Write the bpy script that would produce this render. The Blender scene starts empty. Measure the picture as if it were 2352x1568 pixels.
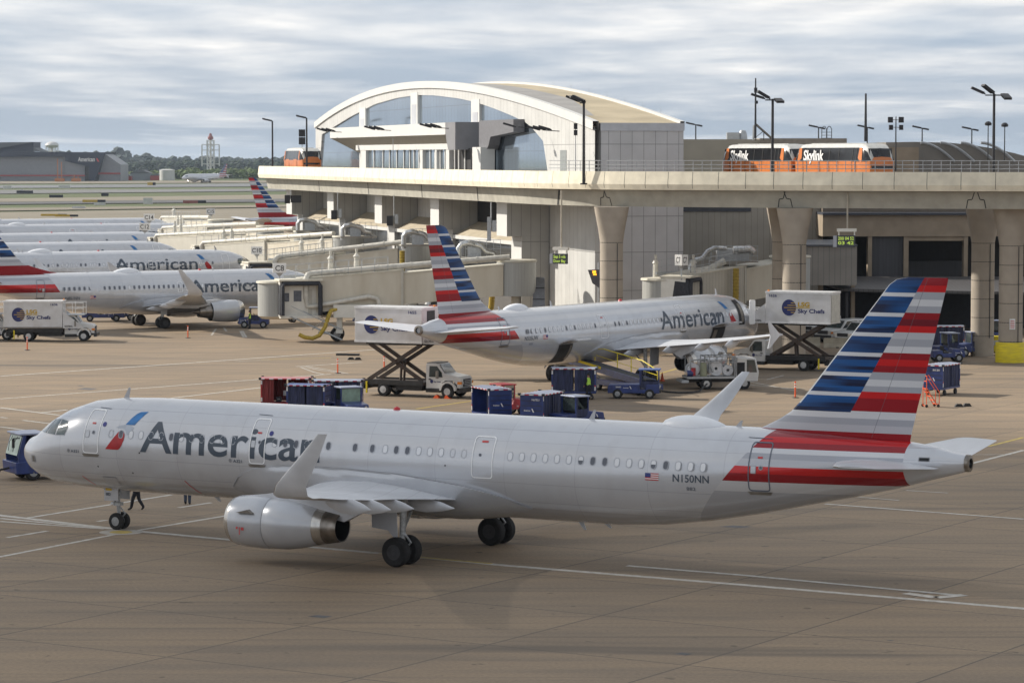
import bpy, bmesh, math, random
from mathutils import Vector, Matrix
from mathutils.geometry import tessellate_polygon
R = math.radians; PI = math.pi
random.seed(7)
SC = bpy.context.scene; COL = SC.collection
# ------------------------------------------------------------------ camera, sky, sun, exposure
FPX, CAMH = 6849.3, 16.30            # focal length in 2352-px units, camera height
PIT = math.atan((784-360.3)/FPX)
cam = bpy.data.objects.new('camera', bpy.data.cameras.new('camera')); COL.objects.link(cam)
cam.location = (0, 0, CAMH); cam.rotation_euler = (PI/2-PIT, 0, 0)
cam.data.sensor_width = 36; cam.data.lens = FPX/2352*36
cam.data.clip_start = 1; cam.data.clip_end = 30000
cam.data.dof.use_dof = True; cam.data.dof.focus_distance = 135; cam.data.dof.aperture_fstop = 4.0
SC.camera = cam
SUN_EL, SUN_DX, SUN_DY = R(30), -0.928, 0.372      # towards the sun: left and beyond the scene
world = bpy.data.worlds.new("World"); SC.world = world; world.use_nodes = True
def build_world():
    nt = world.node_tree; nt.nodes.clear(); N = nt.nodes.new; L = nt.links.new
    out = N('ShaderNodeOutputWorld'); bg = N('ShaderNodeBackground'); L(bg.outputs[0], out.inputs[0])
    sky = N('ShaderNodeTexSky'); sky.sky_type = 'NISHITA'; sky.sun_disc = False
    sky.sun_elevation = SUN_EL; sky.sun_rotation = math.atan2(SUN_DX, SUN_DY)
    sky.air_density = 1.2; sky.dust_density = 1.6; sky.ozone_density = 1.0
    tc = N('ShaderNodeTexCoord'); sep = N('ShaderNodeSeparateXYZ'); L(tc.outputs['Generated'], sep.inputs[0])
    # clouds on a flat layer: direction / height
    mx = N('ShaderNodeMath'); mx.operation = 'MAXIMUM'; mx.inputs[1].default_value = 0.0; L(sep.outputs['Z'], mx.inputs[0])
    ad = N('ShaderNodeMath'); ad.operation = 'ADD'; ad.inputs[1].default_value = 0.035; L(mx.outputs[0], ad.inputs[0])
    dx = N('ShaderNodeMath'); dx.operation = 'DIVIDE'; L(sep.outputs['X'], dx.inputs[0]); L(ad.outputs[0], dx.inputs[1])
    dy = N('ShaderNodeMath'); dy.operation = 'DIVIDE'; L(sep.outputs['Y'], dy.inputs[0]); L(ad.outputs[0], dy.inputs[1])
    cb = N('ShaderNodeCombineXYZ'); L(dx.outputs[0], cb.inputs[0]); L(dy.outputs[0], cb.inputs[1])
    n1 = N('ShaderNodeTexNoise'); n1.inputs['Scale'].default_value = 0.55; n1.inputs['Detail'].default_value = 7; n1.inputs['Roughness'].default_value = .55
    n1.inputs['Distortion'].default_value = .25
    mp = N('ShaderNodeMapping'); mp.inputs['Location'].default_value = (3.3, 1.7, 0); mp.inputs['Scale'].default_value = (1.2, .62, 1); L(cb.outputs[0], mp.inputs[0]); L(mp.outputs[0], n1.inputs[0])
    # coverage: more cloud high up, clear band near the horizon
    cv = N('ShaderNodeMapRange'); cv.inputs['From Min'].default_value = 0.0; cv.inputs['From Max'].default_value = 0.05
    cv.inputs['To Min'].default_value = -0.16; cv.inputs['To Max'].default_value = 0.10; L(sep.outputs['Z'], cv.inputs[0])
    sm = N('ShaderNodeMath'); sm.operation = 'ADD'; L(n1.outputs[0], sm.inputs[0]); L(cv.outputs[0], sm.inputs[1])
    mask = N('ShaderNodeMapRange'); mask.inputs['From Min'].default_value = 0.36; mask.inputs['From Max'].default_value = 0.70; L(sm.outputs[0], mask.inputs[0])
    n2 = N('ShaderNodeTexNoise'); n2.inputs['Scale'].default_value = 1.3; n2.inputs['Detail'].default_value = 6; L(mp.outputs[0], n2.inputs[0])
    cr = N('ShaderNodeValToRGB'); L(n2.outputs[0], cr.inputs[0])
    cr.color_ramp.elements[0].position = .34; cr.color_ramp.elements[0].color = (4.6, 4.85, 5.2, 1)
    cr.color_ramp.elements[1].position = .64; cr.color_ramp.elements[1].color = (7.7, 7.5, 7.2, 1)
    hz = N('ShaderNodeMapRange'); hz.inputs['From Min'].default_value = -.01; hz.inputs['From Max'].default_value = .06; L(sep.outputs['Z'], hz.inputs[0])
    base = N('ShaderNodeMixRGB'); base.inputs[1].default_value = (2.6, 3.15, 3.85, 1); base.inputs[2].default_value = (3.25, 4.0, 5.05, 1); L(hz.outputs[0], base.inputs[0])
    mb = N('ShaderNodeMixRGB'); mb.inputs[0].default_value = .10; L(base.outputs[0], mb.inputs[1]); L(sky.outputs[0], mb.inputs[2])
    mc = N('ShaderNodeMixRGB'); L(mask.outputs[0], mc.inputs[0]); L(mb.outputs[0], mc.inputs[1]); L(cr.outputs[0], mc.inputs[2])
    dk = N('ShaderNodeMapRange'); dk.inputs['From Min'].default_value = .20; dk.inputs['From Max'].default_value = .55; dk.inputs['To Min'].default_value = 1.0; dk.inputs['To Max'].default_value = .78; L(sep.outputs['Z'], dk.inputs[0])
    md = N('ShaderNodeMixRGB'); md.blend_type = 'MULTIPLY'; md.inputs[0].default_value = 1; L(mc.outputs[0], md.inputs[1]); L(dk.outputs[0], md.inputs[2])   # sky darkened overhead to cut the fill light
    L(md.outputs[0], bg.inputs[0]); bg.inputs[1].default_value = 0.12
build_world()
sun = bpy.data.objects.new('sun', bpy.data.lights.new('sun', 'SUN')); COL.objects.link(sun)
sun.data.energy = 4.9; sun.data.angle = R(1.2); sun.data.color = (1.0, .93, .82)
sun.rotation_euler = Vector((SUN_DX*math.cos(SUN_EL), SUN_DY*math.cos(SUN_EL), math.sin(SUN_EL))).to_track_quat('Z', 'Y').to_euler()
SC.view_settings.view_transform = 'Standard'; SC.view_settings.look = 'None'
SC.view_settings.exposure = 0.3; SC.view_settings.gamma = 1
SC.cycles.max_bounces = 6; SC.cycles.diffuse_bounces = 3; SC.cycles.glossy_bounces = 3
# ------------------------------------------------------------------ measuring helpers (2352-px photo grid -> places in the world)
CP, SP = math.cos(PIT), math.sin(PIT)
def ray(u, v):
    x = (u-1176)/FPX; y = -(v-784)/FPX
    return Vector((x, CP+y*SP, -SP+y*CP))
def G(u, v, z=0.0):
    d = ray(u, v); return d*((z-CAMH)/d.z)+Vector((0, 0, CAMH))
def AY(u, v, Y):
    d = ray(u, v); return d*(Y/d.y)+Vector((0, 0, CAMH))
# ------------------------------------------------------------------ materials
MATS = {}
def nodes(m):
    nt = m.node_tree; return nt, nt.nodes['Principled BSDF'], nt.nodes.new, nt.links.new
def mat(name, col, rough=.6, metal=0., var=.12, scale=3., coat=0., bump=0., stretch=(1, 1, 1), dirt=None, spec=.5, trans=0., emit=None):
    if name in MATS: return MATS[name]
    m = bpy.data.materials.new(name); m.use_nodes = True
    nt, b, N, L = nodes(m)
    b.inputs['Roughness'].default_value = rough; b.inputs['Metallic'].default_value = metal
    b.inputs['Coat Weight'].default_value = coat; b.inputs['Coat Roughness'].default_value = .08
    b.inputs['Specular IOR Level'].default_value = spec
    if trans: b.inputs['Transmission Weight'].default_value = trans
    tc = N('ShaderNodeTexCoord'); mp = N('ShaderNodeMapping'); mp.inputs['Scale'].default_value = stretch
    L(tc.outputs['Object'], mp.inputs[0])
    n = N('ShaderNodeTexNoise'); n.inputs['Scale'].default_value = scale; n.inputs['Detail'].default_value = 5; L(mp.outputs[0], n.inputs[0])
    cr = N('ShaderNodeValToRGB'); L(n.outputs[0], cr.inputs[0]); e = cr.color_ramp.elements
    e[0].position = .3; e[1].position = .7
    d = dirt if dirt else tuple(c*(1-var*1.6) for c in col)
    e[0].color = (*d, 1); e[1].color = (*[min(1, c*(1+var*.5)) for c in col], 1)
    L(cr.outputs[0], b.inputs['Base Color'])
    if bump:
        bp = N('ShaderNodeBump'); bp.inputs['Strength'].default_value = bump; L(n.outputs[0], bp.inputs['Height']); L(bp.outputs[0], b.inputs['Normal'])
    if emit: b.inputs['Emission Color'].default_value = (*emit[:3], 1); b.inputs['Emission Strength'].default_value = emit[3]
    MATS[name] = m; return m
def math_node(nt, op, a, b=None, c=None):
    n = nt.nodes.new('ShaderNodeMath'); n.operation = op
    for i, v in enumerate((a, b, c)):
        if v is None: continue
        if isinstance(v, (int, float)): n.inputs[i].default_value = v
        else: nt.links.new(v, n.inputs[i])
    return n.outputs[0]
def cramp(nt, val, lo, hi, stops):
    """stops: (position in units, colour) constant steps"""
    mr = nt.nodes.new('ShaderNodeMapRange'); mr.inputs['From Min'].default_value = lo; mr.inputs['From Max'].default_value = hi
    nt.links.new(val, mr.inputs[0])
    r = nt.nodes.new('ShaderNodeValToRGB'); r.color_ramp.interpolation = 'CONSTANT'; nt.links.new(mr.outputs[0], r.inputs[0])
    e = r.color_ramp.elements
    stops = sorted(stops)
    e[0].position = 0; e[0].color = (*stops[0][1], 1)
    e[1].position = (stops[1][0]-lo)/(hi-lo); e[1].color = (*stops[1][1], 1)
    for p, c in stops[2:]:
        x = e.new((p-lo)/(hi-lo)); x.color = (*c, 1)
    return r.outputs[0]
def mixc(nt, f, a, b):
    n = nt.nodes.new('ShaderNodeMixRGB')
    for i, v in enumerate((f, a, b)):
        if isinstance(v, (int, float)): n.inputs[i].default_value = v
        elif isinstance(v, tuple): n.inputs[i].default_value = (*v, 1)
        else: nt.links.new(v, n.inputs[i])
    return n.outputs[0]
# ------------------------------------------------------------------ mesh builder
class MB:
    def __init__(s): s.v = []; s.f = []; s.mi = []; s.mats = []; s.T = Matrix.Identity(4)
    def midx(s, m):
        if m not in s.mats: s.mats.append(m)
        return s.mats.index(m)
    def add(s, vs, fs, m):
        k = len(s.v); T = s.T
        s.v += [tuple(T @ Vector(p)) for p in vs]; i = s.midx(m)
        for f in fs: s.f.append([a+k for a in f]); s.mi.append(i)
        return s
    def box(s, x0, x1, y0, y1, z0, z1, m):
        return s.add([(x0,y0,z0),(x1,y0,z0),(x1,y1,z0),(x0,y1,z0),(x0,y0,z1),(x1,y0,z1),(x1,y1,z1),(x0,y1,z1)],
              [(0,3,2,1),(4,5,6,7),(0,1,5,4),(1,2,6,5),(2,3,7,6),(3,0,4,7)], m)
    def quad(s, a, b, c, d, m): return s.add([a, b, c, d], [(0,1,2,3)], m)
    def prism(s, pts, a, b, m, axis='y'):
        """polygon pts (2-D) extruded from a to b along axis"""
        n = len(pts)
        P = {'y': lambda p, t: (p[0], t, p[1]), 'x': lambda p, t: (t, p[0], p[1]), 'z': lambda p, t: (p[0], p[1], t)}[axis]
        vs = [P(p, a) for p in pts]+[P(p, b) for p in pts]
        fs = [tuple(range(n)), tuple(range(2*n-1, n-1, -1))]+[(i, i+n, (i+1) % n+n, (i+1) % n) for i in range(n)]
        return s.add(vs, fs, m)
    def cyl(s, a, b, r0, r1=None, n=12, m=None, caps=True):
        if r1 is None: r1 = r0
        a = Vector(a); b = Vector(b); d = (b-a).normalized()
        u = d.orthogonal().normalized(); w = d.cross(u)
        vs = []
        for p, r in ((a, r0), (b, r1)):
            for i in range(n):
                t = 2*PI*(i+.5)/n; vs.append(p+(u*math.cos(t)+w*math.sin(t))*r)
        fs = [(i, (i+1) % n, (i+1) % n+n, i+n) for i in range(n)]
        if caps: fs += [tuple(range(n-1, -1, -1)), tuple(range(n, 2*n))]
        return s.add(vs, fs, m)
    def tube(s, pts, r, n=8, m=None):
        pts = [Vector(p) for p in pts]; k = len(pts); vs = []; u = None
        for i, p in enumerate(pts):
            d = (pts[min(i+1, k-1)]-pts[max(i-1, 0)]).normalized()
            if u is None: u = d.orthogonal().normalized()
            u = (u-d*u.dot(d)).normalized(); w = d.cross(u)
            rr = r[i] if isinstance(r, (list, tuple)) else r
            for j in range(n):
                t = 2*PI*j/n; vs.append(p+(u*math.cos(t)+w*math.sin(t))*rr)
        fs = [(i*n+j, i*n+(j+1) % n, (i+1)*n+(j+1) % n, (i+1)*n+j) for i in range(k-1) for j in range(n)]
        fs += [tuple(range(n-1, -1, -1)), tuple(range((k-1)*n, k*n))]
        return s.add(vs, fs, m)
    def loft(s, secs, m, caps=True, mfun=None):
        n = len(secs[0]); k = len(secs); vs = [p for q in secs for p in q]
        for i in range(k-1):
            pass
        fs = [(i*n+j, i*n+(j+1) % n, (i+1)*n+(j+1) % n, (i+1)*n+j) for i in range(k-1) for j in range(n)]
        if mfun:
            base = len(s.v); s.add(vs, [], m)
            for idx, f in enumerate(fs): s.f.append([a+base for a in f]); s.mi.append(s.midx(mfun(idx//n, idx % n)))
            if caps:
                s.f.append([base+a for a in range(n-1, -1, -1)]); s.mi.append(s.midx(m)); s.f.append([base+a for a in range((k-1)*n, k*n)]); s.mi.append(s.midx(m))
            return s
        if caps: fs += [tuple(range(n-1, -1, -1)), tuple(range((k-1)*n, k*n))]
        return s.add(vs, fs, m)
    def lathe(s, prof, m, axis=((0,0,0),(1,0,0)), n=24, mfun=None):
        """prof: (distance along axis, radius)"""
        a = Vector(axis[0]); d = (Vector(axis[1])-a).normalized(); u = d.orthogonal().normalized(); w = d.cross(u)
        secs = [[a+d*t+(u*math.cos(2*PI*(j+.5)/n)+w*math.sin(2*PI*(j+.5)/n))*max(r, 1e-4) for j in range(n)] for t, r in prof]
        return s.loft(secs, m, caps=False, mfun=mfun)
    def sheet(s, poly, m):
        """polygon of 3-D points -> triangles"""
        tr = tessellate_polygon([[Vector(p) for p in poly]]); return s.add(poly, [tuple(t) for t in tr], m)
    def build(s, name, parent=None, smooth=True, fixn=True, bevel=0, ang=35):
        me = bpy.data.meshes.new(name); me.from_pydata(s.v, [], s.f)
        for m in s.mats: me.materials.append(m)
        me.polygons.foreach_set('material_index', s.mi)
        if fixn:
            bm = bmesh.new(); bm.from_mesh(me); bmesh.ops.recalc_face_normals(bm, faces=bm.faces); bm.to_mesh(me); bm.free()
        if smooth:
            me.polygons.foreach_set('use_smooth', [True]*len(me.polygons)); me.set_sharp_from_angle(angle=R(ang))
        me.update()
        o = bpy.data.objects.new(name, me); COL.objects.link(o)
        if parent: o.parent = parent
        if bevel:
            b = o.modifiers.new('bevel', 'BEVEL'); b.width = bevel; b.segments = 2; b.limit_method = 'ANGLE'; b.angle_limit = R(40)
        return o
def tag(o, label=None, cat=None, group=None, kind=None):
    if label: o['label'] = label
    if cat: o['category'] = cat
    if group: o['group'] = group
    if kind: o['kind'] = kind
    return o
def thing(name, loc, rz, label, cat, group=None):
    o = bpy.data.objects.new(name, None); COL.objects.link(o); o.empty_display_size = .5
    o.location = loc; o.rotation_euler = (0, 0, rz); return tag(o, label, cat, group)
def kids(o): return [c for c in COL.objects if c.parent == o]
def copy_tree(o, loc=None, rz=None, label=None, parent=None, group=None):
    c = o.copy(); COL.objects.link(c); c.parent = parent
    if loc is not None: c.location = loc
    if rz is not None: c.rotation_euler = (0, 0, rz)
    if label: c['label'] = label
    if group: c['group'] = group
    for ch in kids(o): copy_tree(ch, parent=c)
    return c
def structure(o): o['kind'] = 'structure'; return o
# ------------------------------------------------------------------ lettering
def text_mesh(txt, bold=0.0, size=1.0, shear=0.0, space=1.0):
    """returns (verts2d, faces, width) with baseline 0 and cap height about 'size'"""
    cu = bpy.data.curves.new('t', 'FONT'); cu.body = txt; cu.offset = bold; cu.shear = shear; cu.space_character = space; cu.resolution_u = 4
    ob = bpy.data.objects.new('t', cu); COL.objects.link(ob)
    dg = bpy.context.evaluated_depsgraph_get(); me = bpy.data.meshes.new_from_object(ob.evaluated_get(dg))
    vs = [(v.co.x, v.co.y) for v in me.vertices]; fs = [tuple(p.vertices) for p in me.polygons]
    bpy.data.objects.remove(ob); bpy.data.curves.remove(cu); bpy.data.meshes.remove(me)
    k = size/0.73; vs = [(x*k, y*k) for x, y in vs]
    x0 = min(x for x, y in vs); vs = [(x-x0, y) for x, y in vs]
    return vs, fs, max(x for x, y in vs)
def put_text(mb, txt, origin, xdir, ydir, size, m, width=None, bold=0.02, align='l', lift=.006, shear=0.):
    vs, fs, w = text_mesh(txt, bold, size, shear); k = (width/w) if width else 1
    X = Vector(xdir).normalized(); Y = Vector(ydir).normalized(); Nn = X.cross(Y); O = Vector(origin)
    sh = -w*k/2 if align == 'c' else 0
    mb.add([O+X*(x*k+sh)+Y*y+Nn*lift for x, y in vs], fs, m)
def slice2d(vs, fs, dx, dz):
    """cut a flat mesh on a grid so that it can be bent"""
    bm = bmesh.new(); bv = [bm.verts.new((x, 0, z)) for x, z in vs]
    for f in fs:
        try: bm.faces.new([bv[i] for i in f])
        except ValueError: pass
    for ax, d in ((0, dx), (2, dz)):
        if not d: continue
        lo = min(v.co[ax] for v in bm.verts); hi = max(v.co[ax] for v in bm.verts); t = math.floor(lo/d)*d+d
        while t < hi:
            no = [0, 0, 0]; no[ax] = 1; co = [0, 0, 0]; co[ax] = t
            bmesh.ops.bisect_plane(bm, geom=bm.verts[:]+bm.edges[:]+bm.faces[:], plane_co=co, plane_no=no); t += d
    bm.verts.index_update(); out = [(v.co.x, v.co.z) for v in bm.verts]; of = [tuple(v.index for v in f.verts) for f in bm.faces]
    bm.free(); return out, of
def lerp(tab, x, k):
    if x <= tab[0][0]: return tab[0][k]
    for a, b in zip(tab, tab[1:]):
        if x <= b[0]:
            t = (x-a[0])/(b[0]-a[0]); return a[k]+(b[k]-a[k])*t
    return tab[-1][k]
def rrect(w, h, r, n=4, cx=0, cz=0):
    P = []
    for qx, qz, a0 in ((1, 1, 0), (-1, 1, 90), (-1, -1, 180), (1, -1, 270)):
        for i in range(n+1):
            a = R(a0+90*i/n); P.append((cx+qx*(w/2-r)+r*math.cos(a), cz+qz*(h/2-r)+r*math.sin(a)))
    return P
# ------------------------------------------------------------------ airliners (local frame: -x aft of the nose tip, +y port, z up)
WHT = mat('aircraft_paint', (.50, .515, .55), .25, .3, .05, 1.2, coat=.5)
LGR = mat('aircraft_grey', (.47, .485, .52), .4, .1, .08, 1.5)
WGREY = mat('wing_grey', (.58, .60, .64), .36, .1, .12, 1.0, stretch=(1, .25, 1))
def wing_mat():
    m = mat('wing_skin', (.56, .58, .62), .36, .1, .10, 1.0, stretch=(1, .25, 1)); nt, b, N, L = nodes(m); old = b.inputs['Base Color'].links[0].from_socket
    tc = N('ShaderNodeTexCoord'); sp = N('ShaderNodeSeparateXYZ'); L(tc.outputs['Object'], sp.inputs[0]); ay = math_node(nt, 'ABSOLUTE', sp.outputs['Y'])
    l1 = math_node(nt, 'LESS_THAN', math_node(nt, 'FRACT', math_node(nt, 'DIVIDE', ay, 1.9)), .02)
    xs_ = math_node(nt, 'ADD', math_node(nt, 'MULTIPLY', sp.outputs['X'], -1), math_node(nt, 'MULTIPLY', ay, -.42)); l2 = math_node(nt, 'LESS_THAN', math_node(nt, 'FRACT', math_node(nt, 'DIVIDE', xs_, .95)), .04)
    L(mixc(nt, math_node(nt, 'MULTIPLY', math_node(nt, 'MAXIMUM', l1, l2), .45), old, (.22, .23, .25)), b.inputs['Base Color']); return m
WTOP = wing_mat()
TITLE = mat('title_slate', (.055, .075, .105), .35, 0, .05)
LOGOB = mat('logo_blue', (.02, .18, .48), .3, 0, .3, 1.5)
LOGOR = mat('logo_red', (.42, .012, .016), .3, 0, .2, 1.5)
LOGOG = mat('logo_silver', (.42, .46, .53), .3, .2, .1)
CHROME = mat('bare_metal', (.62, .6, .57), .26, .9, .15, 2.)
NOZ = mat('nozzle_metal', (.30, .27, .24), .33, .9, .3, 2.5)
SOOT = mat('soot_black', (.012, .012, .013), .7)
TYRE = mat('tyre_rubber', (.018, .018, .019), .85, 0, .3, 8)
RIM = mat('wheel_rim', (.35, .36, .37), .45, .5, .2)
RIMD = mat('wheel_rim_dark', (.05, .05, .055), .6, .2, .2)
STRUT = mat('gear_strut', (.45, .46, .47), .4, .3, .3, 9)
WINDARK = mat('cabin_glass', (.13, .14, .17), .12, 0, .2)
WINSH = mat('window_shade', (.74, .76, .80), .4, 0, .03)
WINRIM = mat('window_rim', (.36, .38, .42), .4, .3, .05)
COCK = mat('cockpit_glass', (.05, .085, .095), .05, 0, .3, 2, coat=1)
DOORW = mat('door_band_white', (.86, .87, .88), .35, 0, .03)
DOORG = mat('door_band_grey', (.11, .13, .17), .4, 0, .05)
SCUFF = mat('scuff_plate', (.21, .19, .165), .55, .3, .2)
LBLR = mat('placard_red', (.55, .05, .05), .5)
SEAM = mat('panel_seam', (.23, .235, .25), .5)
DARKIN = mat('dark_interior', (.02, .02, .022), .8)
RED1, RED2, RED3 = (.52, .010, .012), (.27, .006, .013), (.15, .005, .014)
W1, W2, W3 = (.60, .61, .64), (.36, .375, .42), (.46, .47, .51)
def body_mat(name, dx, za, zb):
    """tail stripes on the fuselage; x_ref = x_aft+dx, z_ref = zb+(z-za[0])*za[1]"""
    if name in MATS: return MATS[name]
    m = bpy.data.materials.new(name); m.use_nodes = True; nt, b, N, L = nodes(m)
    tc = N('ShaderNodeTexCoord'); sp = N('ShaderNodeSeparateXYZ'); L(tc.outputs['Object'], sp.inputs[0])
    x = math_node(nt, 'MULTIPLY_ADD', sp.outputs['X'], -1.0, dx)
    z = math_node(nt, 'MULTIPLY_ADD', sp.outputs['Z'], za[1], zb-za[0]*za[1])
    bands = cramp(nt, z, 0, 8, [(0, (.43, .445, .48)), (3.52, W1), (3.92, RED2), (4.24, RED1), (4.52, W3), (4.79, W2), (5.01, W1), (5.2, RED2), (5.41, RED1), (5.61, RED2)])
    lim = math_node(nt, 'MULTIPLY_ADD', z, .83, 35.03-3.81*.83)
    m1 = math_node(nt, 'GREATER_THAN', x, lim)
    zz = math_node(nt, 'SUBTRACT', z, 4.75); bow = math_node(nt, 'MULTIPLY', zz, zz); lim2 = math_node(nt, 'MULTIPLY_ADD', bow, .12, 42.12)
    m2 = math_node(nt, 'LESS_THAN', x, lim2); mk = math_node(nt, 'MULTIPLY', m1, m2)
    n = N('ShaderNodeTexNoise'); n.inputs['Scale'].default_value = .7; n.inputs['Detail'].default_value = 4; L(tc.outputs['Object'], n.inputs[0])
    wcol = mixc(nt, n.outputs[0], (.54, .555, .595), (.61, .625, .66))
    # frame seams every 3.2 m around the barrel and two long stringers
    fr = math_node(nt, 'FRACT', math_node(nt, 'DIVIDE', x, 3.2)); sm = math_node(nt, 'LESS_THAN', fr, .006)
    s2 = math_node(nt, 'COMPARE', z, 5.42, .012); s3 = math_node(nt, 'COMPARE', z, 3.36, .01)
    s4 = math_node(nt, 'COMPARE', z, 4.98, .008); s5 = math_node(nt, 'COMPARE', z, 2.6, .01)
    sm = math_node(nt, 'MULTIPLY', math_node(nt, 'MAXIMUM', math_node(nt, 'MAXIMUM', s4, s5), math_node(nt, 'MAXIMUM', sm, math_node(nt, 'MAXIMUM', s2, s3))), .5)
    pw = N('ShaderNodeTexWhiteNoise'); pw.noise_dimensions = '2D'; pc = N('ShaderNodeCombineXYZ'); L(math_node(nt, 'FLOOR', math_node(nt, 'DIVIDE', x, 3.2)), pc.inputs[0]); L(math_node(nt, 'FLOOR', math_node(nt, 'DIVIDE', z, .83)), pc.inputs[1]); L(pc.outputs[0], pw.inputs['Vector'])
    wcol = mixc(nt, math_node(nt, 'MULTIPLY', pw.outputs[0], .16), wcol, (.38, .40, .44))
    gs = N('ShaderNodeTexNoise'); gs.inputs['Scale'].default_value = 1.0; gs.inputs['Detail'].default_value = 5; gm = N('ShaderNodeMapping'); gm.inputs['Scale'].default_value = (1.3, 1.3, .22); L(tc.outputs['Object'], gm.inputs[0]); L(gm.outputs[0], gs.inputs[0])
    gk = N('ShaderNodeMapRange'); gk.inputs['From Min'].default_value = .52; gk.inputs['From Max'].default_value = .75; L(gs.outputs[0], gk.inputs[0]); wcol = mixc(nt, math_node(nt, 'MULTIPLY', gk.outputs[0], .16), wcol, (.33, .32, .31))
    wcol = mixc(nt, sm, wcol, (.30, .31, .34))
    c = mixc(nt, mk, wcol, bands)
    # grime under the belly, real streaks running aft
    st = N('ShaderNodeTexNoise'); st.inputs['Scale'].default_value = 1.0; mp = N('ShaderNodeMapping'); mp.inputs['Scale'].default_value = (.15, 2.5, 2.5)
    L(tc.outputs['Object'], mp.inputs[0]); L(mp.outputs[0], st.inputs[0])
    lo = math_node(nt, 'LESS_THAN', z, 2.35); g = math_node(nt, 'MULTIPLY', math_node(nt, 'MULTIPLY', st.outputs[0], lo), .5)
    c = mixc(nt, g, c, (.28, .25, .21))
    L(c, b.inputs['Base Color']); b.inputs['Roughness'].default_value = .24; b.inputs['Metallic'].default_value = .3
    b.inputs['Coat Weight'].default_value = .5; b.inputs['Coat Roughness'].default_value = .07
    MATS[name] = m; return m
def fin_mat(name, dx, ztop, k):
    if name in MATS: return MATS[name]
    m = bpy.data.materials.new(name); m.use_nodes = True; nt, b, N, L = nodes(m)
    tc = N('ShaderNodeTexCoord'); sp = N('ShaderNodeSeparateXYZ'); L(tc.outputs['Object'], sp.inputs[0])
    x = math_node(nt, 'MULTIPLY_ADD', sp.outputs['X'], -1.0, dx)
    z = math_node(nt, 'MULTIPLY_ADD', sp.outputs['Z'], k, 11.79-ztop*k)
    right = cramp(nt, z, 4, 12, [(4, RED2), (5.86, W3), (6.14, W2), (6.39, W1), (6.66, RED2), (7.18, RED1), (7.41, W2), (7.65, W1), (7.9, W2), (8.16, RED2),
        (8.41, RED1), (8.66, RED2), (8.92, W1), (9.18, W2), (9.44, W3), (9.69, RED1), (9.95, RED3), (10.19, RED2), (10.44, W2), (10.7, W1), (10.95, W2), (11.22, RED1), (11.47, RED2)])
    fr = math_node(nt, 'FRACT', math_node(nt, 'DIVIDE', math_node(nt, 'SUBTRACT', z, 7.24), .765))
    fr2 = math_node(nt, 'GREATER_THAN', math_node(nt, 'FRACT', math_node(nt, 'ADD', fr, 1.0)), .19)
    def hashed(step, off):
        w = N('ShaderNodeTexWhiteNoise'); w.noise_dimensions = '1D'
        L(math_node(nt, 'ADD', math_node(nt, 'FLOOR', math_node(nt, 'DIVIDE', math_node(nt, 'SUBTRACT', z, 7.24), step)), off), w.inputs['W'])
        r = N('ShaderNodeValToRGB'); L(w.outputs[0], r.inputs[0]); e = r.color_ramp.elements
        e[0].position = .1; e[0].color = (.005, .010, .042, 1); e[1].position = .9; e[1].color = (.008, .078, .26, 1)
        return r.outputs[0]
    lez = math_node(nt, 'MULTIPLY_ADD', z, .79, 37.3-6.6*.79)
    fx = N('ShaderNodeMapRange'); L(math_node(nt, 'SUBTRACT', x, lez), fx.inputs[0]); fx.inputs['From Min'].default_value = .5; fx.inputs['From Max'].default_value = 1.5
    n = N('ShaderNodeTexNoise'); n.inputs['Scale'].default_value = 1.4; L(tc.outputs['Object'], n.inputs[0])
    f = math_node(nt, 'ADD', fx.outputs[0], math_node(nt, 'MULTIPLY_ADD', n.outputs[0], .6, -.3)); f = math_node(nt, 'MINIMUM', math_node(nt, 'MAXIMUM', f, 0), 1)
    blue = mixc(nt, f, hashed(.153, 3.7), hashed(.1275, 11.2))
    left = mixc(nt, fr2, W1, blue)
    isr = math_node(nt, 'GREATER_THAN', x, math_node(nt, 'MULTIPLY_ADD', z, .563, 39.75-6.63*.563))
    low = math_node(nt, 'LESS_THAN', z, 6.63); sel = math_node(nt, 'MAXIMUM', isr, low)
    c = mixc(nt, sel, left, right)
    # rudder hinge lines
    h1 = math_node(nt, 'COMPARE', math_node(nt, 'SUBTRACT', x, math_node(nt, 'MULTIPLY', z, .36)), 38.55, .012)
    c = mixc(nt, math_node(nt, 'MULTIPLY', h1, .6), c, (.1, .1, .12))
    L(c, b.inputs['Base Color']); b.inputs['Roughness'].default_value = .4; b.inputs['Specular IOR Level'].default_value = .25; b.inputs['Coat Weight'].default_value = .08; b.inputs['Coat Roughness'].default_value = .06
    MATS[name] = m; return m
A321 = dict(kind='A', L=44.4, zc=3.8,
  top=[(-.12,3.3),(-.09,3.42),(.08,3.6),(.43,3.88),(.95,4.1),(1.47,4.5),(2.07,4.9),(2.76,5.25),(4.03,5.64),(5.5,5.81),(7.3,5.87),(36,5.87),(39,5.8),(42,5.62),(43,5.5),(43.9,5.28),(44.42,5.22)],
  bot=[(-.12,3.3),(-.08,3.05),(.16,2.72),(.58,2.4),(1.2,2.12),(1.9,1.94),(3.56,1.80),(6,1.73),(30,1.73),(32,1.86),(34,2.14),(36,2.52),(38.3,3.04),(39.9,3.39),(41.5,3.77),(43,4.2),(44.1,4.5),(44.42,4.6)],
  wid=[(-.12,.03),(0,.25),(.16,.46),(.43,.74),(.95,1.1),(1.47,1.36),(2.07,1.57),(2.76,1.74),(4.03,1.90),(5.5,1.965),(7,1.975),(30.5,1.975),(33,1.93),(35,1.8),(37,1.58),(39,1.28),(41,.94),(43,.55),(44.1,.36),(44.42,.3)])
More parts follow.
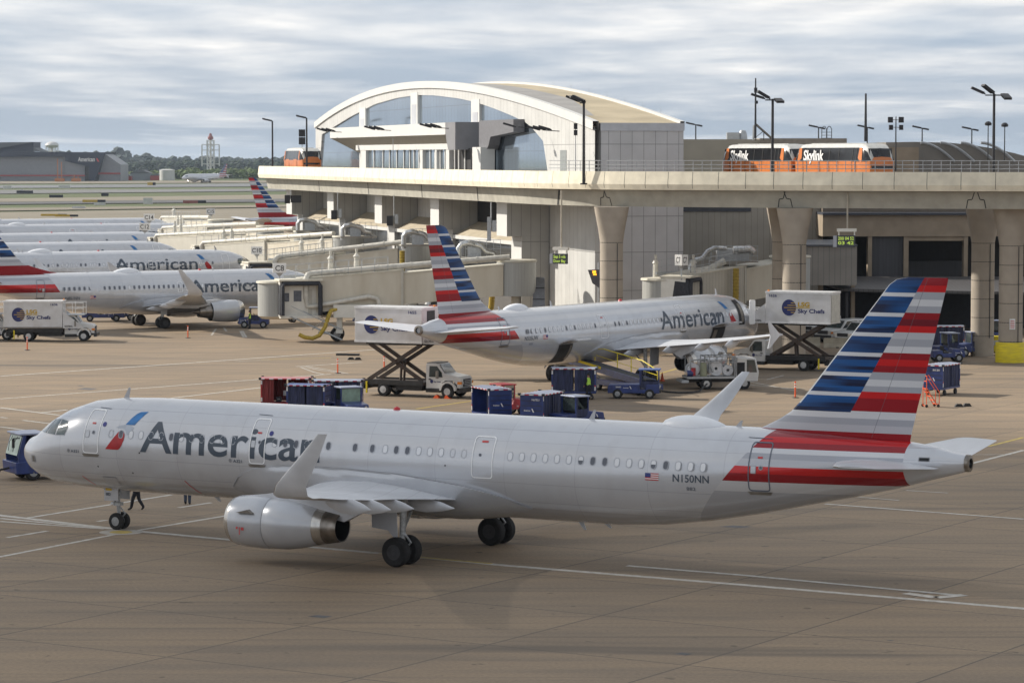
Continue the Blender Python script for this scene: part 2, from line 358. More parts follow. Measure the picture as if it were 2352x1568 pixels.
B737 = dict(kind='B', L=39.4, zc=3.38,
  top=[(-.05,2.9),(0,3.0),(.3,3.25),(1,3.62),(1.7,3.95),(2.3,4.55),(3,4.9),(4.5,5.22),(6.5,5.38),(30,5.38),(34,5.36),(37,5.25),(39,5.1),(39.4,5.05)],
  bot=[(-.05,2.9),(0,2.75),(.3,2.5),(1,2.1),(2,1.75),(3.5,1.5),(6,1.38),(24,1.38),(27,1.62),(31,2.5),(35,3.55),(38,4.35),(39.4,4.75)],
  wid=[(-.05,.03),(0,.12),(.3,.45),(1,.9),(2,1.35),(3.5,1.72),(6,1.88),(26,1.88),(30,1.68),(34,1.2),(37,.72),(39.4,.2)])
class Air:
    def __init__(s, spec, cut=0.0):
        s.sp = spec; s.cut = cut; s.T = Matrix.Scale(-1, 4, (1, 0, 0))
    def sec(s, x):
        xx = x if x < 9 or not s.cut else x+s.cut
        t = lerp(s.sp['top'], xx, 1); b = lerp(s.sp['bot'], xx, 1); w = lerp(s.sp['wid'], xx, 1)
        return (t+b)/2, max((t-b)/2, .01), w
    def y(s, x, z):
        c, r, w = s.sec(x); q = 1-((z-c)/r)**2
        return w*math.sqrt(max(q, 0.0))
    def P(s, x, z, side, eps):
        c, r, w = s.sec(x); q = max(1-((z-c)/r)**2, 0); y = w*math.sqrt(q)
        nz = (z-c)/r**2; ny = y/w**2 if w > 0 else 1; l = math.hypot(nz, ny) or 1
        return (x, side*(y+eps*ny/l), z+eps*nz/l)
    def decal(s, mb, pts, side, m, eps=.008, dx=.5, dz=.12):
        tr = [tuple(t) for t in tessellate_polygon([[Vector((p[0], p[1], 0)) for p in pts]])]
        v, f = slice2d(pts, tr, dx, dz); mb.add([s.P(x, z, side, eps) for x, z in v], f, m)
    def ring(s, mb, outer, inner, side, m, eps=.01):
        n = len(outer); mb.add([s.P(x, z, side, eps) for x, z in outer]+[s.P(x, z, side, eps) for x, z in inner], [(i, (i+1) % n, (i+1) % n+n, i+n) for i in range(n)], m)
    def text(s, mb, txt, xa, xb, z0, h, side, m, bold=.02, eps=.008):
        """runs from xa to xb along the hull (xa under the first letter)"""
        vs, fs, w = text_mesh(txt, bold, h); k = (xb-xa)/w
        v, f = slice2d(vs, fs, 0, .1)
        c, r, wd = s.sec((xa+xb)/2); p0 = math.asin((z0-c)/r)
        mb.add([s.P(xa+x*k, c+r*math.sin(p0+zz/r), side, eps) for x, zz in v], f, m)
def airfoil(x0, ch, y, z, th, n=(0, 0, 1)):
    U = [(0, 0), (.02, .32), (.08, .62), (.22, .92), (.42, 1.0), (.65, .72), (.85, .34), (1, .03)]
    Lw = [(1, -.03), (.85, -.08), (.65, -.28), (.42, -.55), (.22, -.6), (.08, -.42), (.02, -.22)]
    t = th*.62
    return [(x0+c*ch+n[0]*h*t, y+n[1]*h*t, z+n[2]*h*t) for c, h in U+Lw]
def wheel(mb, c, r, w, rim=RIM, ax=(0, 1, 0), n=20):
    c = Vector(c); a = Vector(ax)
    mb.lathe([(-w/2, .01), (-w/2, r*.52), (-w/2*.98, r*.6), (-w/2, r*.86), (-w*.36, r*.97), (0, r), (w*.36, r*.97), (w/2, r*.86), (w/2*.98, r*.6), (w/2, r*.52), (w/2, .01)], TYRE, (c, c+a), n,
             mfun=lambda i, j: rim if i in (0, 9) else TYRE)
    for s in (-1, 1): mb.cyl(c+a*(s*w/2*.9), c+a*(s*(w/2+.03)), r*.2, r*.16, 8, rim)
def airliner(name, loc, head, label, group, spec=A321, cut=0, side=1, livery=None, tail='A321', detail=2, wins=None, titles='American', reg=None, fleet=None, open_doors=False, sharklets=True, dome=True, titx=None, shade=.5, cut_tail=False):
    """side: which flank the photo shows (1 port, -1 starboard); the other flank gets the same titles and windows"""
    S = spec; A = Air(S, cut); L = S['L']-cut; isA = S['kind'] == 'A'
    root = thing(name, loc, head, label, 'airplane', group)
    BM = body_mat('hull_'+('a' if isA else 'b')+str(cut), cut if isA else 6.0, (3.81, 1.0) if isA else (3.6, .78), 3.81 if isA else 3.92)
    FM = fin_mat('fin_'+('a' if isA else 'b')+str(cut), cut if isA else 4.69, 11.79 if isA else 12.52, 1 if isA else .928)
    def new(): m = MB(); m.T = A.T; return m
    # fuselage
    xs = sorted(set([p[0]-(cut if p[0] > 9 else 0) for p in S['top']+S['bot']+S['wid'] if p[0] < 9 or p[0]-cut > 9.5]))
    xx = []
    for a, b in zip(xs, xs[1:]):
        n = max(1, int((b-a)/(.35 if a < 8 else 1.2))); xx += [a+(b-a)*i/n for i in range(n)]
    xx.append(xs[-1]); secs = []; NN = 56
    for x in xx:
        c, r, w = A.sec(x); secs.append([(x, w*math.sin(2*PI*j/NN), c+r*math.cos(2*PI*j/NN)) for j in range(NN)])
    hull = new(); hull.loft(secs, BM); hull_o = hull.build('fuselage', root, ang=50)
    k = new(); c, r, w = A.sec(L)          # auxiliary power unit outlet
    k.lathe([(-.02, r*1.06), (.12, r*1.02), (.14, r*.62), (-.25, r*.5), (-.3, .01)], NOZ, ((L, 0, c), (L+1, 0, c)), 20, mfun=lambda i, j: NOZ if i < 2 else SOOT); k.build('exhaust_outlet', root)
    # lettering, symbol
    for sd in ((side,) if detail < 2 else (1, -1)):
        t = new()
        if titles:
            xa, xb = titx or (7.68, 16.85)
            z0 = 3.73 if isA else 3.3
            if sd > 0: A.text(t, titles, xa, xb, z0, 1.42 if isA else 1.30, 1, TITLE, .012)
            else: A.text(t, titles, xb, xa, z0, 1.42 if isA else 1.30, -1, TITLE, .012)
        if t.v: t.build('title_lettering', root, smooth=False, fixn=False)
        t = new()
        if reg:
            if sd > 0: A.text(t, reg, 33.1-cut if isA else 27.2, 34.6-cut if isA else 28.6, 3.80 if isA else 2.9, .30, 1, TITLE, .012)
            else: A.text(t, reg, 34.6-cut if isA else 28.6, 33.1-cut if isA else 27.2, 3.80 if isA else 2.9, .30, -1, TITLE, .012)
            t.build('registration', root, smooth=False, fixn=False); t = new()
            if fleet:
                a_, b_ = (33.66, 34.03) if isA else (27.7, 28.1)
                A.text(t, fleet, a_ if sd > 0 else b_, b_ if sd > 0 else a_, 3.48 if isA else 2.6, .14, sd, TITLE, .005)
        if t.v: t.build('fleet_number', root, smooth=False, fixn=False)
        ox, oz = (0, 0) if isA else (-.1, -.42)
        if titx and isA: ox = titx[0]-7.68
        if detail >= 1 and titles:
            lg = new(); sh = lambda P: [(x+ox, z+oz) for x, z in P]
            A.decal(lg, sh([(6.74,4.81),(6.95,5.1),(7.12,5.27),(7.28,5.35),(7.65,5.37),(7.45,5.12),(7.22,4.81)]), sd, LOGOB, dx=.2, dz=.1)
            A.decal(lg, sh([(5.82,3.74),(6.2,4.2),(6.46,4.5),(6.58,4.59),(6.72,4.52),(6.8,4.42),(6.82,4.32),(6.8,4.18),(6.7,3.95),(6.6,3.8),(6.5,3.74)]), sd, LOGOR, .01, dx=.2, dz=.1)
            A.decal(lg, sh([(6.27,4.67),(6.45,4.76),(6.7,4.81),(7.0,4.8),(7.24,4.7),(7.0,4.45),(6.9,4.38),(6.86,4.5),(6.74,4.62),(6.6,4.66),(6.45,4.66)]), sd, LOGOG, .008, dx=.2, dz=.1)
            lg.build('eagle_symbol', root, smooth=False, fixn=False)
        if reg:
            fl = new(); x0, z0 = (31.92-cut, 3.80) if isA else (25.6, 2.95); w_, h_ = .58, .28
            F1 = mat('flag_white', (.8, .8, .8), .4); F2 = mat('flag_red', (.5, .03, .04), .4); F3 = mat('flag_blue', (.03, .05, .22), .4)
            for i in range(7): A.decal(fl, [(x0, z0+h_*i/7), (x0+w_, z0+h_*i/7), (x0+w_, z0+h_*(i+1)/7), (x0, z0+h_*(i+1)/7)], sd, F2 if i % 2 == 0 else F1, .008)
            A.decal(fl, [(x0, z0+h_*3/7), (x0+w_*.42, z0+h_*3/7), (x0+w_*.42, z0+h_), (x0, z0+h_)], sd, F3, .014)
            fl.build('national_flag', root, smooth=False, fixn=False)
    # windows: one mesh for each look, shared by all copies
    zw = 4.41 if isA else 3.92; ww, wh = (.25, .36) if isA else (.26, .38)
    meshes = {}
    def window(x, st, sd):
        key = (st, sd)
        if key not in meshes:
            m = new(); o = rrect(ww, wh, .115 if isA else .09, 3); i_ = rrect(ww-.055, wh-.055, .09 if isA else .07, 3)
            xr = 15-0 if cut == 0 else 9.5
            A.ring(m, [(x_+xr, z_+zw) for x_, z_ in o], [(x_+xr, z_+zw) for x_, z_ in i_], sd, WINRIM if st != 'o' else LGR, .008)
            if st != 'o':
                sp_ = {'d': 1.1, 'w': -1.1, 'h': 0}[st]
                up = [(x_+xr, max(z_, 0)+zw) for x_, z_ in i_]; lo_ = [(x_+xr, min(z_, 0)+zw) for x_, z_ in i_]; al = [(x_+xr, z_+zw) for x_, z_ in i_]
                if st == 'd': A.decal(m, al, sd, WINDARK, .006)
                elif st == 'w': A.decal(m, al, sd, WINSH, .006)
                else: A.decal(m, up, sd, WINSH, .006); A.decal(m, [(a, b) for a, b in lo_], sd, WINDARK, .006)
            ob = m.build('cabin_window', root, smooth=False, fixn=False); meshes[key] = (ob, xr); ob.location.x = xr-x; return
        ob, xr = meshes[key]; c = ob.copy(); COL.objects.link(c); c.parent = root; c.location = (xr-x, 0, 0)
    rnd = random.Random(len(label)+int(abs(loc[0])*10))
    for sd in ((side,) if detail < 2 else (1, -1)):
        if wins and sd == side: lst = wins
        elif isA:
            lst = []; x = 6.61
            while x < 34.6-cut:
                if not (12.9 < x < 14.3 or 23.6 < x < 25.4) or cut: lst.append((x, 'w' if rnd.random() < shade else 'd'))
                x += .532
        else: lst = [(5.9+.508*i, 'w' if rnd.random() < shade*.3 else 'd') for i in range(46)]
        if detail >= 1 and (detail > 1 or sd == side):
            for x, st in lst: window(x, st, sd)
    # cockpit glazing
    if detail >= 1:
        gl = [[(1.58,4.28),(1.72,4.52),(2.02,4.72),(2.3,4.78),(2.12,4.22)], [(2.2,4.21),(2.4,4.78),(2.86,4.84),(2.82,4.2)], [(2.9,4.2),(2.94,4.84),(3.36,4.80),(3.52,4.55),(3.42,4.22)]] if isA else \
             [[(1.75,3.8),(2.0,4.15),(2.3,4.4),(2.55,4.42),(2.35,3.78)], [(2.45,3.78),(2.62,4.44),(3.0,4.46),(2.95,3.8)], [(3.03,3.82),(3.08,4.44),(3.4,4.3),(3.35,3.86)]]
        for sd in (1, -1):
            for P in gl:
                m = new(); cx = sum(p[0] for p in P)/len(P); cz = sum(p[1] for p in P)/len(P)
                A.decal(m, [(cx+(x-cx)*1.12, cz+(z-cz)*1.12) for x, z in P], sd, WINRIM, .006, .15, .1); A.decal(m, P, sd, COCK, .013, .15, .1)
                m.build('cockpit_window', root, smooth=True, fixn=False)
    # doors
    dl = [(5.0, 4.44, .86, 1.86, 1), (13.72, 4.42, .80, 1.86, 1), (24.6, 4.3, .98, 1.66, 0), (36.6, 4.5, .86, 1.86, 2)] if isA and not cut else \
         [(5.0, 4.44, .86, 1.86, 1), (13.1, 4.25, .52, 1.05, 0), (13.95, 4.25, .52, 1.05, 0), (36.6-cut, 4.5, .86, 1.86, 2)] if isA else \
         [(4.6, 3.95, .86, 1.75, 1), (15.9, 3.85, .52, 1.0, 0), (16.9, 3.85, .52, 1.0, 0), (31.0, 3.95, .8, 1.7, 2)]
    if detail >= 1:
        for sd in ((side,) if detail < 2 else (1, -1)):
            for i, (x, z, w_, h_, ty) in enumerate(dl):
                if open_doors and sd == side and i == 0: continue
                m = new(); o = rrect(w_, h_, .14, 4, x, z); n_ = rrect(w_-.09, h_-.09, .1, 4, x, z)
                def rr(P): # refine vertical edges so that the band follows the curve
                    Q = []
                    for a, b in zip(P, P[1:]+P[:1]):
                        n2 = 8 if math.dist(a, b) > .4 else 1
                        Q += [(a[0]+(b[0]-a[0])*t/n2, a[1]+(b[1]-a[1])*t/n2) for t in range(n2)]
                    return Q
                A.ring(m, rr(o), rr(n_), sd, DOORW if ty < 2 else DOORG, .012)
                if ty and detail > 1:
                    wx = x+(.1 if ty == 1 else .08)
                    A.decal(m, rrect(.17, .17, .08, 3, wx, z-.02), sd, WINRIM, .012); A.decal(m, rrect(.12, .12, .058, 3, wx, z-.02), sd, WINDARK, .016)
                    A.decal(m, rrect(.2, .07, .01, 1, x+.02, z+.36), sd, LBLR, .012)
                    A.decal(m, rrect(.22, .3, .02, 1, x-.22, z-.1), sd, SEAM, .009); A.decal(m, rrect(.19, .27, .02, 1, x-.22, z-.1), sd, WHT, .011)
                if ty == 0 and isA and not cut: A.decal(m, rrect(.12, .12, .058, 3, x-.12, z+.1), sd, WINDARK, .012); A.decal(m, rrect(.3, .07, .01, 1, x, z+.62), sd, LBLR, .012)
                m.build('door', root, smooth=False, fixn=False)
                if ty and detail > 1:
                    m = new(); A.decal(m, [(x-w_/2-.06, z-h_/2-.02), (x-w_/2+.04, z-h_/2-.14), (x+w_/2-.04, z-h_/2-.14), (x+w_/2+.06, z-h_/2-.02)], sd, SCUFF, .014, .3, .05); m.build('scuff_plate', root, smooth=False, fixn=False)
    # belly fairing
    if isA:
        FT = [(12.2,2.45),(12.7,2.95),(13.4,3.25),(15,3.5),(17.7,3.54),(20.5,3.43),(22.3,3.25),(23.6,3.12),(24.8,2.9),(25.7,2.66),(26.3,2.46),(26.6,2.34)]; FB = [(12.2,2.3),(12.7,1.95),(13.4,1.7),(15,1.56),(23,1.55),(24.3,1.66),(25.3,1.82),(26.0,1.99),(26.45,2.16),(26.6,2.3)]; fo = cut*.62
    else: FT = [(11.5,1.9),(12.2,2.6),(14,2.95),(18,2.95),(20.5,2.7),(22.2,2.3),(23,1.95)]; FB = [(11.5,1.8),(12.2,1.45),(14,1.22),(20,1.2),(21.5,1.3),(22.5,1.6),(23,1.9)]; fo = 0
    m = new(); secs = []; n = 34; zc_ = S['zc']
    for i in range(n+1):
        xr = FT[0][0]+(FT[-1][0]-FT[0][0])*i/n; x = xr-fo; zt = lerp(FT, xr, 1); zb = lerp(FB, xr, 1); q = min(1, (i/n)/.16, (1-i/n)/.22); q = q*q*(3-2*q); H_ = []
        for j in range(13):
            f_ = (1-math.cos(PI*j/12))/2; z = zt+(zb-zt)*f_; hy = A.y(x, z); zm = zc_-.4; w_ = A.y(x, zm)+.10
            su = w_*max(0, 1-(max(0, zm-z)/(zm-zb+.001))**3)**.42 if z < zm else A.y(x, z)+.03
            H_.append((hy*(1-q)+max(su, 0)*q+(.02 if j < 12 else 0), z))
        secs.append([(x, y_, z_) for y_, z_ in H_]+[(x, -y_, z_) for y_, z_ in reversed(H_)])
    m.loft(secs, WHT); bf = m.build('belly_fairing', root, ang=60)
    if detail > 1:
        m = new(); up = [(FT[0][0]+(FT[-1][0]-FT[0][0])*i/60-fo, lerp(FT, FT[0][0]+(FT[-1][0]-FT[0][0])*i/60, 1)) for i in range(61)]
        for sd in (1, -1): m.add([A.P(x, z+.02, sd, .03) for x, z in up]+[A.P(x, z-.03, sd, .07) for x, z in up], [(i, i+1, 62+i, 61+i) for i in range(60)], SEAM)
        m.build('fairing_seal', bf, smooth=False, fixn=False)
    # wings
    wx = -cut*.4 if isA else 0
    if isA: W = [(1.2,15.9,8.1,2.45,.95),(2.0,16.35,7.0,2.55,.85),(4.2,17.55,5.7,2.78,.68),(6.4,18.8,4.5,3.0,.5),(10,20.9,3.35,3.38,.38),(14,23.2,2.35,3.88,.27),(16.3,24.55,1.75,4.2,.19)]
    else: W = [(1.2,13.0,8.4,2.0,.95),(2.2,13.7,6.9,2.1,.8),(5.0,15.5,4.6,2.4,.5),(10,18.1,3.2,3.0,.34),(14,20.2,2.4,3.45,.26),(16.3,21.45,1.75,3.75,.19)]
    for sd in (1, -1):
        m = new(); m.loft([airfoil(x+wx, c, sd*y, z, t) for y, x, c, z, t in W], WTOP, mfun=lambda i, j: CHROME if j in (0, 14) else WTOP)
        wo = m.build('wing', root, ang=30)
        y0, x0, c0, z0, t0 = W[-1]; x0 += wx
        if sharklets:
            m = new(); SH = []
            top = (2.42 if isA else 2.4)
            for q in (0, .12, .28, .45, .7, 1.0):
                ang = min(1, q/.42)*R(83); dyy = .35*math.sin(min(1, q/.42)*PI/2)+(q-.2)*.5*(q > .2) ; zz = z0+(top*max(0, (q-.07)/.93)**1.12)
                ch = 1.6-1.15*q**1.05 if q < .99 else .38
                xl = x0+(.15*q if q < .2 else .03+(q-.2)*(2.95 if isA else 2.95)); SH.append(airfoil(xl, ch, sd*(y0+.25+dyy*1.15), zz, .16*(1-.6*q), (0, -sd*math.sin(ang), math.cos(ang))))
            m.loft([airfoil(x0, 1.75, sd*y0, z0, .19)]+SH, WGREY, mfun=lambda i, j: CHROME if j in (0, 14) else WGREY); m.build('winglet', wo, ang=40)
        else:
            m = new(); m.prism([(x0+.4, z0), (x0+1.9, z0+1.0), (x0+2.1, z0+1.0), (x0+1.75, z0), (x0+2.1, z0-.85), (x0+1.9, z0-.85)], sd*y0-.02, sd*y0+.04, WGREY); m.build('winglet', wo)
        fys = (3.2, 6.5, 9.6, 12.6) if isA else (3.4, 7.2, 11.0)
        if detail >= 1:
            for y in fys:
                x_le = lerp(W, y, 1)+wx; ch = lerp(W, y, 2); z = lerp(W, y, 3); m = new(); l = 1.15+ch*.32
                prof = [(0, .02), (.12, .5), (.35, .95), (.6, 1), (.82, .6), (1, .04)]; secs = []
                for t, rr_ in prof:
                    xc = x_le+ch*.62+l*t; secs.append([(xc, sd*y+.15*rr_*math.cos(2*PI*j/10), z-.16-.16*t+.30*rr_*math.sin(2*PI*j/10)) for j in range(10)])
                m.loft(secs, WGREY); m.build('flap_fairing', wo)
        # engine
        if detail >= 1:
            ey = 5.75 if isA else 4.83; m = new()
            if isA:
                ax = ((15.28+wx, sd*ey, 1.66), (16.28+wx, sd*ey, 1.655)); E_ = lambda P: [(t_*.915, r_) for t_, r_ in P]
                m.lathe(E_([(1.0, .74), (.45, .72), (.12, .76), (.02, .83), (0, .87), (.06, .93), (.3, 1.0), (.9, 1.055), (1.6, 1.07), (2.08, 1.06), (2.1, 1.045), (2.12, 1.06), (2.9, 1.03), (3.6, .94), (4.48, .76)]), WHT, ax, 32,
                        mfun=lambda i, j: SOOT if i < 1 else CHROME if i < 6 else SEAM if i in (9, 10) else WHT)
                eo = m.build('engine', root, ang=45)
                m = new(); m.lathe(E_([(4.46, .755), (4.9, .68), (5.5, .59), (5.62, .57), (5.6, .53), (4.7, .6), (4.6, .02)]), NOZ, ax, 32, mfun=lambda i, j: CHROME if i == 0 and isA else NOZ if i < 4 else SOOT); m.build('exhaust_nozzle', eo)
                m = new(); m.lathe([(.75, .74), (.76, .02)], SOOT, ax, 24); m.lathe([(.35, .02), (.55, .16), (.78, .24)], WINRIM, ax, 16); m.build('fan', eo)
                if detail > 1:
                    m = new(); a0 = (15.7+wx, sd*(ey+.93), 2.1); m.prism([(16.04+wx, 2.1), (16.57+wx, 2.24), (16.84+wx, 2.1)], sd*(ey+.88), sd*(ey+1.12), SCUFF); m.build('strake', eo)
                    m = new(); yy = sd*(ey+1.068)
                    m.quad((16.17+wx, yy, 1.52), (16.21+wx, yy, 1.52), (16.21+wx, yy, 1.22), (16.17+wx, yy, 1.22), LBLR)
                    m.quad((16.26+wx, yy, 1.52), (16.39+wx, yy, 1.52), (16.39+wx, yy, 1.4), (16.26+wx, yy, 1.4), LBLR); m.quad((16.02+wx, yy, 1.53), (16.10+wx, yy, 1.53), (16.10+wx, yy, 1.44), (16.02+wx, yy, 1.44), LBLR)
                    m.build('hazard_placard', eo, smooth=False, fixn=False)
                m = new(); m.loft([[(x+wx, sd*ey+hw*a, z) for a, z in ((-1, z0_), (1, z0_), (1, z1_), (-1, z1_))] for x, hw, z0_, z1_ in ((15.6, .03, 2.6, 2.66), (16.6, .2, 2.4, 2.75), (18.6, .24, 2.2, 3.1), (20.6, .2, 1.9, 2.9), (21.8, .04, 2.5, 2.7))], WGREY); m.build('pylon', eo)
            else:
                ax = ((11.9, sd*ey, 1.62), (12.9, sd*ey, 1.61))
                m.lathe([(.9, .74), (.1, .8), (0, .88), (.1, .96), (.6, 1.05), (1.4, 1.08), (2.4, 1.03), (3.3, .9), (3.32, .84), (2.6, .82)], WHT, ax, 32, mfun=lambda i, j: SOOT if i < 1 or i > 6 else CHROME if i < 4 else WHT)
                eo = m.build('engine', root, ang=45)
                m = new(); m.lathe([(2.6, .8), (3.3, .7), (4.0, .56), (4.5, .5), (4.52, .42), (4.1, .38), (5.0, .12), (5.2, .02)], NOZ, ax, 24); m.build('exhaust_nozzle', eo)
                m = new(); m.lathe([(.7, .76), (.71, .02)], SOOT, ax, 24); m.lathe([(.3, .02), (.7, .24)], WINRIM, ax, 16); m.build('fan', eo)
                m = new(); m.loft([[(x, sd*ey+hw*a, z) for a, z in ((-1, z0_), (1, z0_), (1, z1_), (-1, z1_))] for x, hw, z0_, z1_ in ((12.6, .05, 2.5, 2.62), (14.4, .22, 2.0, 2.75), (16.2, .22, 1.9, 2.6), (18.8, .05, 2.0, 2.3))], WGREY); m.build('pylon', eo)
        # main gear
        if detail >= 1:
            gx, gy = (21.97+wx, 3.795) if isA else (19.2, 2.86); zt = 2.75 if isA else 2.2; wr = .60 if isA else .56
            m = new(); m.cyl((gx, sd*gy, wr), (gx+.05, sd*gy*.98, zt), .11, .16, 12, STRUT); m.cyl((gx, sd*(gy-.6), wr), (gx, sd*(gy+.6), wr), .08, .08, 8, STRUT)
            m.cyl((gx, sd*gy, 1.25), (gx-.1, sd*(gy-1.4), zt), .06, .06, 8, STRUT); m.tube([(gx+.12, sd*gy, .65), (gx+.42, sd*gy, .95), (gx+.14, sd*gy, 1.3)], .045, 6, STRUT)
            gd = m.build('main_landing_gear', root)
            for o_ in (-.44, .44): m = new(); wheel(m, (gx, sd*(gy+o_), wr), wr, .42, RIMD, n=28); m.build('wheel', gd)
            if isA: m = new(); m.prism([(gx-1.25, zt-.15), (gx-.1, zt-.05), (gx-.03, 1.08), (gx-.25, 1.2), (gx-.45, 1.42), (gx-1.22, 1.5)], sd*(gy+.26), sd*(gy+.31), LGR); m.build('gear_door', gd)
            else: m = new(); m.prism([(gx-.4, 2.2), (gx+.4, 2.2), (gx+.3, 1.3), (gx-.3, 1.3)], sd*(gy+.25), sd*(gy+.29), LGR); m.build('gear_door', gd)
    if detail >= 1:
        gx = 5.07 if isA else 4.0; wr = .38 if isA else .34; zb_ = 1.85 if isA else 1.5
        m = new(); m.cyl((gx, 0, wr), (gx-.12, 0, zb_), .07, .12, 10, STRUT); m.cyl((gx, -.3, wr), (gx, .3, wr), .05, .05, 8, STRUT); m.cyl((gx-.05, 0, 1.0), (gx-.9, 0, zb_), .05, .05, 8, STRUT)
        m.box(gx-.22, gx+.1, -.16, .16, 1.05, 1.2, STRUT); m.cyl((gx-.2, -.14, 1.15), (gx-.32, -.14, 1.15), .07, .07, 10, WINSH); m.cyl((gx-.2, .14, 1.15), (gx-.32, .14, 1.15), .07, .07, 10, WINSH)
        m.tube([(gx+.08, 0, .5), (gx+.32, 0, .72), (gx+.06, 0, .98)], .035, 6, STRUT); gd = m.build('nose_landing_gear', root)
        for o_ in (-.22, .22): m = new(); wheel(m, (gx, o_, wr), wr, .2, RIM, n=24); m.build('wheel', gd)
        for sd in (1, -1): m = new(); m.box(gx-.5, gx+.25, sd*.42-.015, sd*.42+.015, 1.3, zb_+.08, WHT); m.build('gear_door', gd)
        if fleet and detail > 1:
            m = new(); m.quad((gx-.42, .44, 1.74), (gx-.08, .44, 1.74), (gx-.08, .44, 1.86), (gx-.42, .44, 1.86), mat('placard_amber', (.55, .35, .02), .5)); put_text(m, fleet, (gx-.4, .44, 1.52), (1, 0, 0), (0, 0, 1), .13, TITLE, lift=-.006); m.build('fleet_number', gd, smooth=False, fixn=False)
    # tail surfaces
    m = new()
    if isA: F = [(5.5,35.0-cut,7.1,.5),(5.95,36.15-cut,6.02,.44),(6.25,36.75-cut,5.5,.42),(6.55,37.22-cut,5.1,.4),(6.9,37.55-cut,4.85,.38),(7.4,37.98-cut,4.55,.36),(9.2,39.41-cut,3.55,.28),(10.95,40.79-cut,2.6,.2),(11.5,41.22-cut,2.31,.17),(11.7,41.5-cut,2.07,.13),(11.79,41.95-cut,1.62,.06)]
    else: F = [(5.2,27.8,9.1,.2),(5.55,29.6,7.3,.24),(6.0,31.2,5.85,.3),(6.4,32.2,4.95,.34),(6.87,32.7,4.6,.36),(9.3,34.75,3.25,.28),(12.2,37.15,1.7,.16),(12.45,37.5,1.42,.12),(12.52,37.9,1.0,.05)]
    def finsec(z, x, c, t): return [(x+q*c, sgn*h*t*.5, z) for q, h, sgn in ((0,0,1),(.02,.45,1),(.08,.8,1),(.3,1,1),(.6,.8,1),(.85,.35,1),(1,.04,1),(1,.04,-1),(.85,.35,-1),(.6,.8,-1),(.3,1,-1),(.08,.8,-1),(.02,.45,-1))]
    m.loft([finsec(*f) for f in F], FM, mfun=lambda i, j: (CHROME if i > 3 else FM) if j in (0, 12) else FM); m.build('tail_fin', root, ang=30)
    H = [(.6,39.3-cut,4.2,4.72,.38),(1.2,39.55-cut,4.0,4.75,.34),(6.0,41.55-cut,1.75,5.18,.16),(6.2,41.85-cut,1.4,5.2,.08)] if isA else [(.4,34.3,4.2,4.5,.36),(1.0,34.6,4.0,4.55,.34),(7.0,38.0,1.5,5.2,.14),(7.17,38.3,1.1,5.22,.07)]
    for sd in (1, -1):
        m = new(); m.loft([airfoil(x, c, sd*y, z, t) for y, x, c, z, t in H], WGREY, mfun=lambda i, j: CHROME if j in (0, 14) else WGREY); m.build('horizontal_stabilizer', root, ang=30)
    # aerials, satellite dome, beacon
    if dome:
        dx0, dx1, zt = ((31.6-cut, 34.6-cut, 5.84) if isA else (20.2, 23.2, 5.34)); m = new(); secs = []
        for i in range(13):
            t = i/12; e = math.sin(PI*t**.85)**.6 if 0 < t < 1 else 0.02; x = dx0+(dx1-dx0)*t; secs.append([(x, .58*e*math.cos(PI*j/11), zt-.12+.50*e*math.sin(PI*j/11)) for j in range(12)])
        m.loft(secs, WINSH); m.build('antenna_dome', root, ang=60)
    for x, h_ in (((5.5, .42), (28.5, .40), (34.95-cut, .26)) if isA else ((12.5, .38), (25.6, .22))):
        m = new(); m.prism([(x-.12, (5.84 if isA else 5.34)-.03), (x+.14, (5.84 if isA else 5.34)-.03), (x+.22, (5.84 if isA else 5.34)+h_), (x+.14, (5.84 if isA else 5.34)+h_)], -.02, .02, WHT); m.build('antenna', root)
    bx = 19.4 if isA else 14.0
    m = new(); m.lathe([(0, .16), (.08, .13), (.13, .04)], mat('beacon_red', (.5, .01, .02), .3), ((bx, 0, S['zc']+2.06 if isA else 5.37), (bx, 0, S['zc']+3.06 if isA else 6.37)), 10); m.build('beacon', root)
    if detail > 1:
        for x, h_ in ((28.0, .34), (29.15, .2), (10.2, .22)):
            m = new(); m.prism([(x-.1, 1.76), (x+.15, 1.76), (x+.3, 1.76-h_), (x+.2, 1.76-h_)], -.02, .02, LGR); m.build('antenna', root)
    return root, A, new
P1WINS = [(6.07,'o')]+[(6.61+.532*i, s) for i, s in enumerate('dwwwwdwdwwww')]+[(14.58+.532*i, s) for i, s in enumerate('wddddd')]+[(18.54,'d'),(19.38,'d')]+[(20.0+.532*i, s) for i, s in enumerate('wddwwwoo')]+[(25.86+.5325*i, s) for i, s in enumerate('wwwwwwhddwwwhdwww')]
air1, AA, NEW1 = airliner('airliner', (-21.628, 132.625, 0), 2.625, 'largest airliner, crossing the whole foreground with its nose at left', 'airliners', A321, side=1, wins=P1WINS, reg='N150NN', fleet='882')
# small marks beside the doors
NB = mat('roundel_blue', (.02, .03, .22), .4)
def mark(nm, *fs):
    m_ = NEW1()
    for f in fs: f(m_)
    m_.build(nm, air1, smooth=False, fixn=False)
for x, z in ((5.62, 4.78), (14.32, 4.78)): mark('roundel', lambda m: AA.decal(m, rrect(.2, .2, .095, 4, x, z), 1, NB, .012))
for x in (3.62, 12.25):
    mark('type_emblem', lambda m: AA.decal(m, rrect(.16, .16, .078, 4, x+.12, 3.57), 1, SEAM, .012)); mark('type_lettering', lambda m: AA.text(m, 'A321', x+.27, x+.72, 3.5, .13, 1, TITLE, .012, .014))
for x0_, z0_, x1_, z1_ in ((4.15, 2.45, 4.5, 2.02), (9.7, 2.55, 10.1, 1.95)): mark('red_stripe', lambda m: AA.decal(m, [(x0_, z0_), (x0_+.05, z0_), (x1_+.05, z1_), (x1_, z1_)], 1, LBLR, .01))
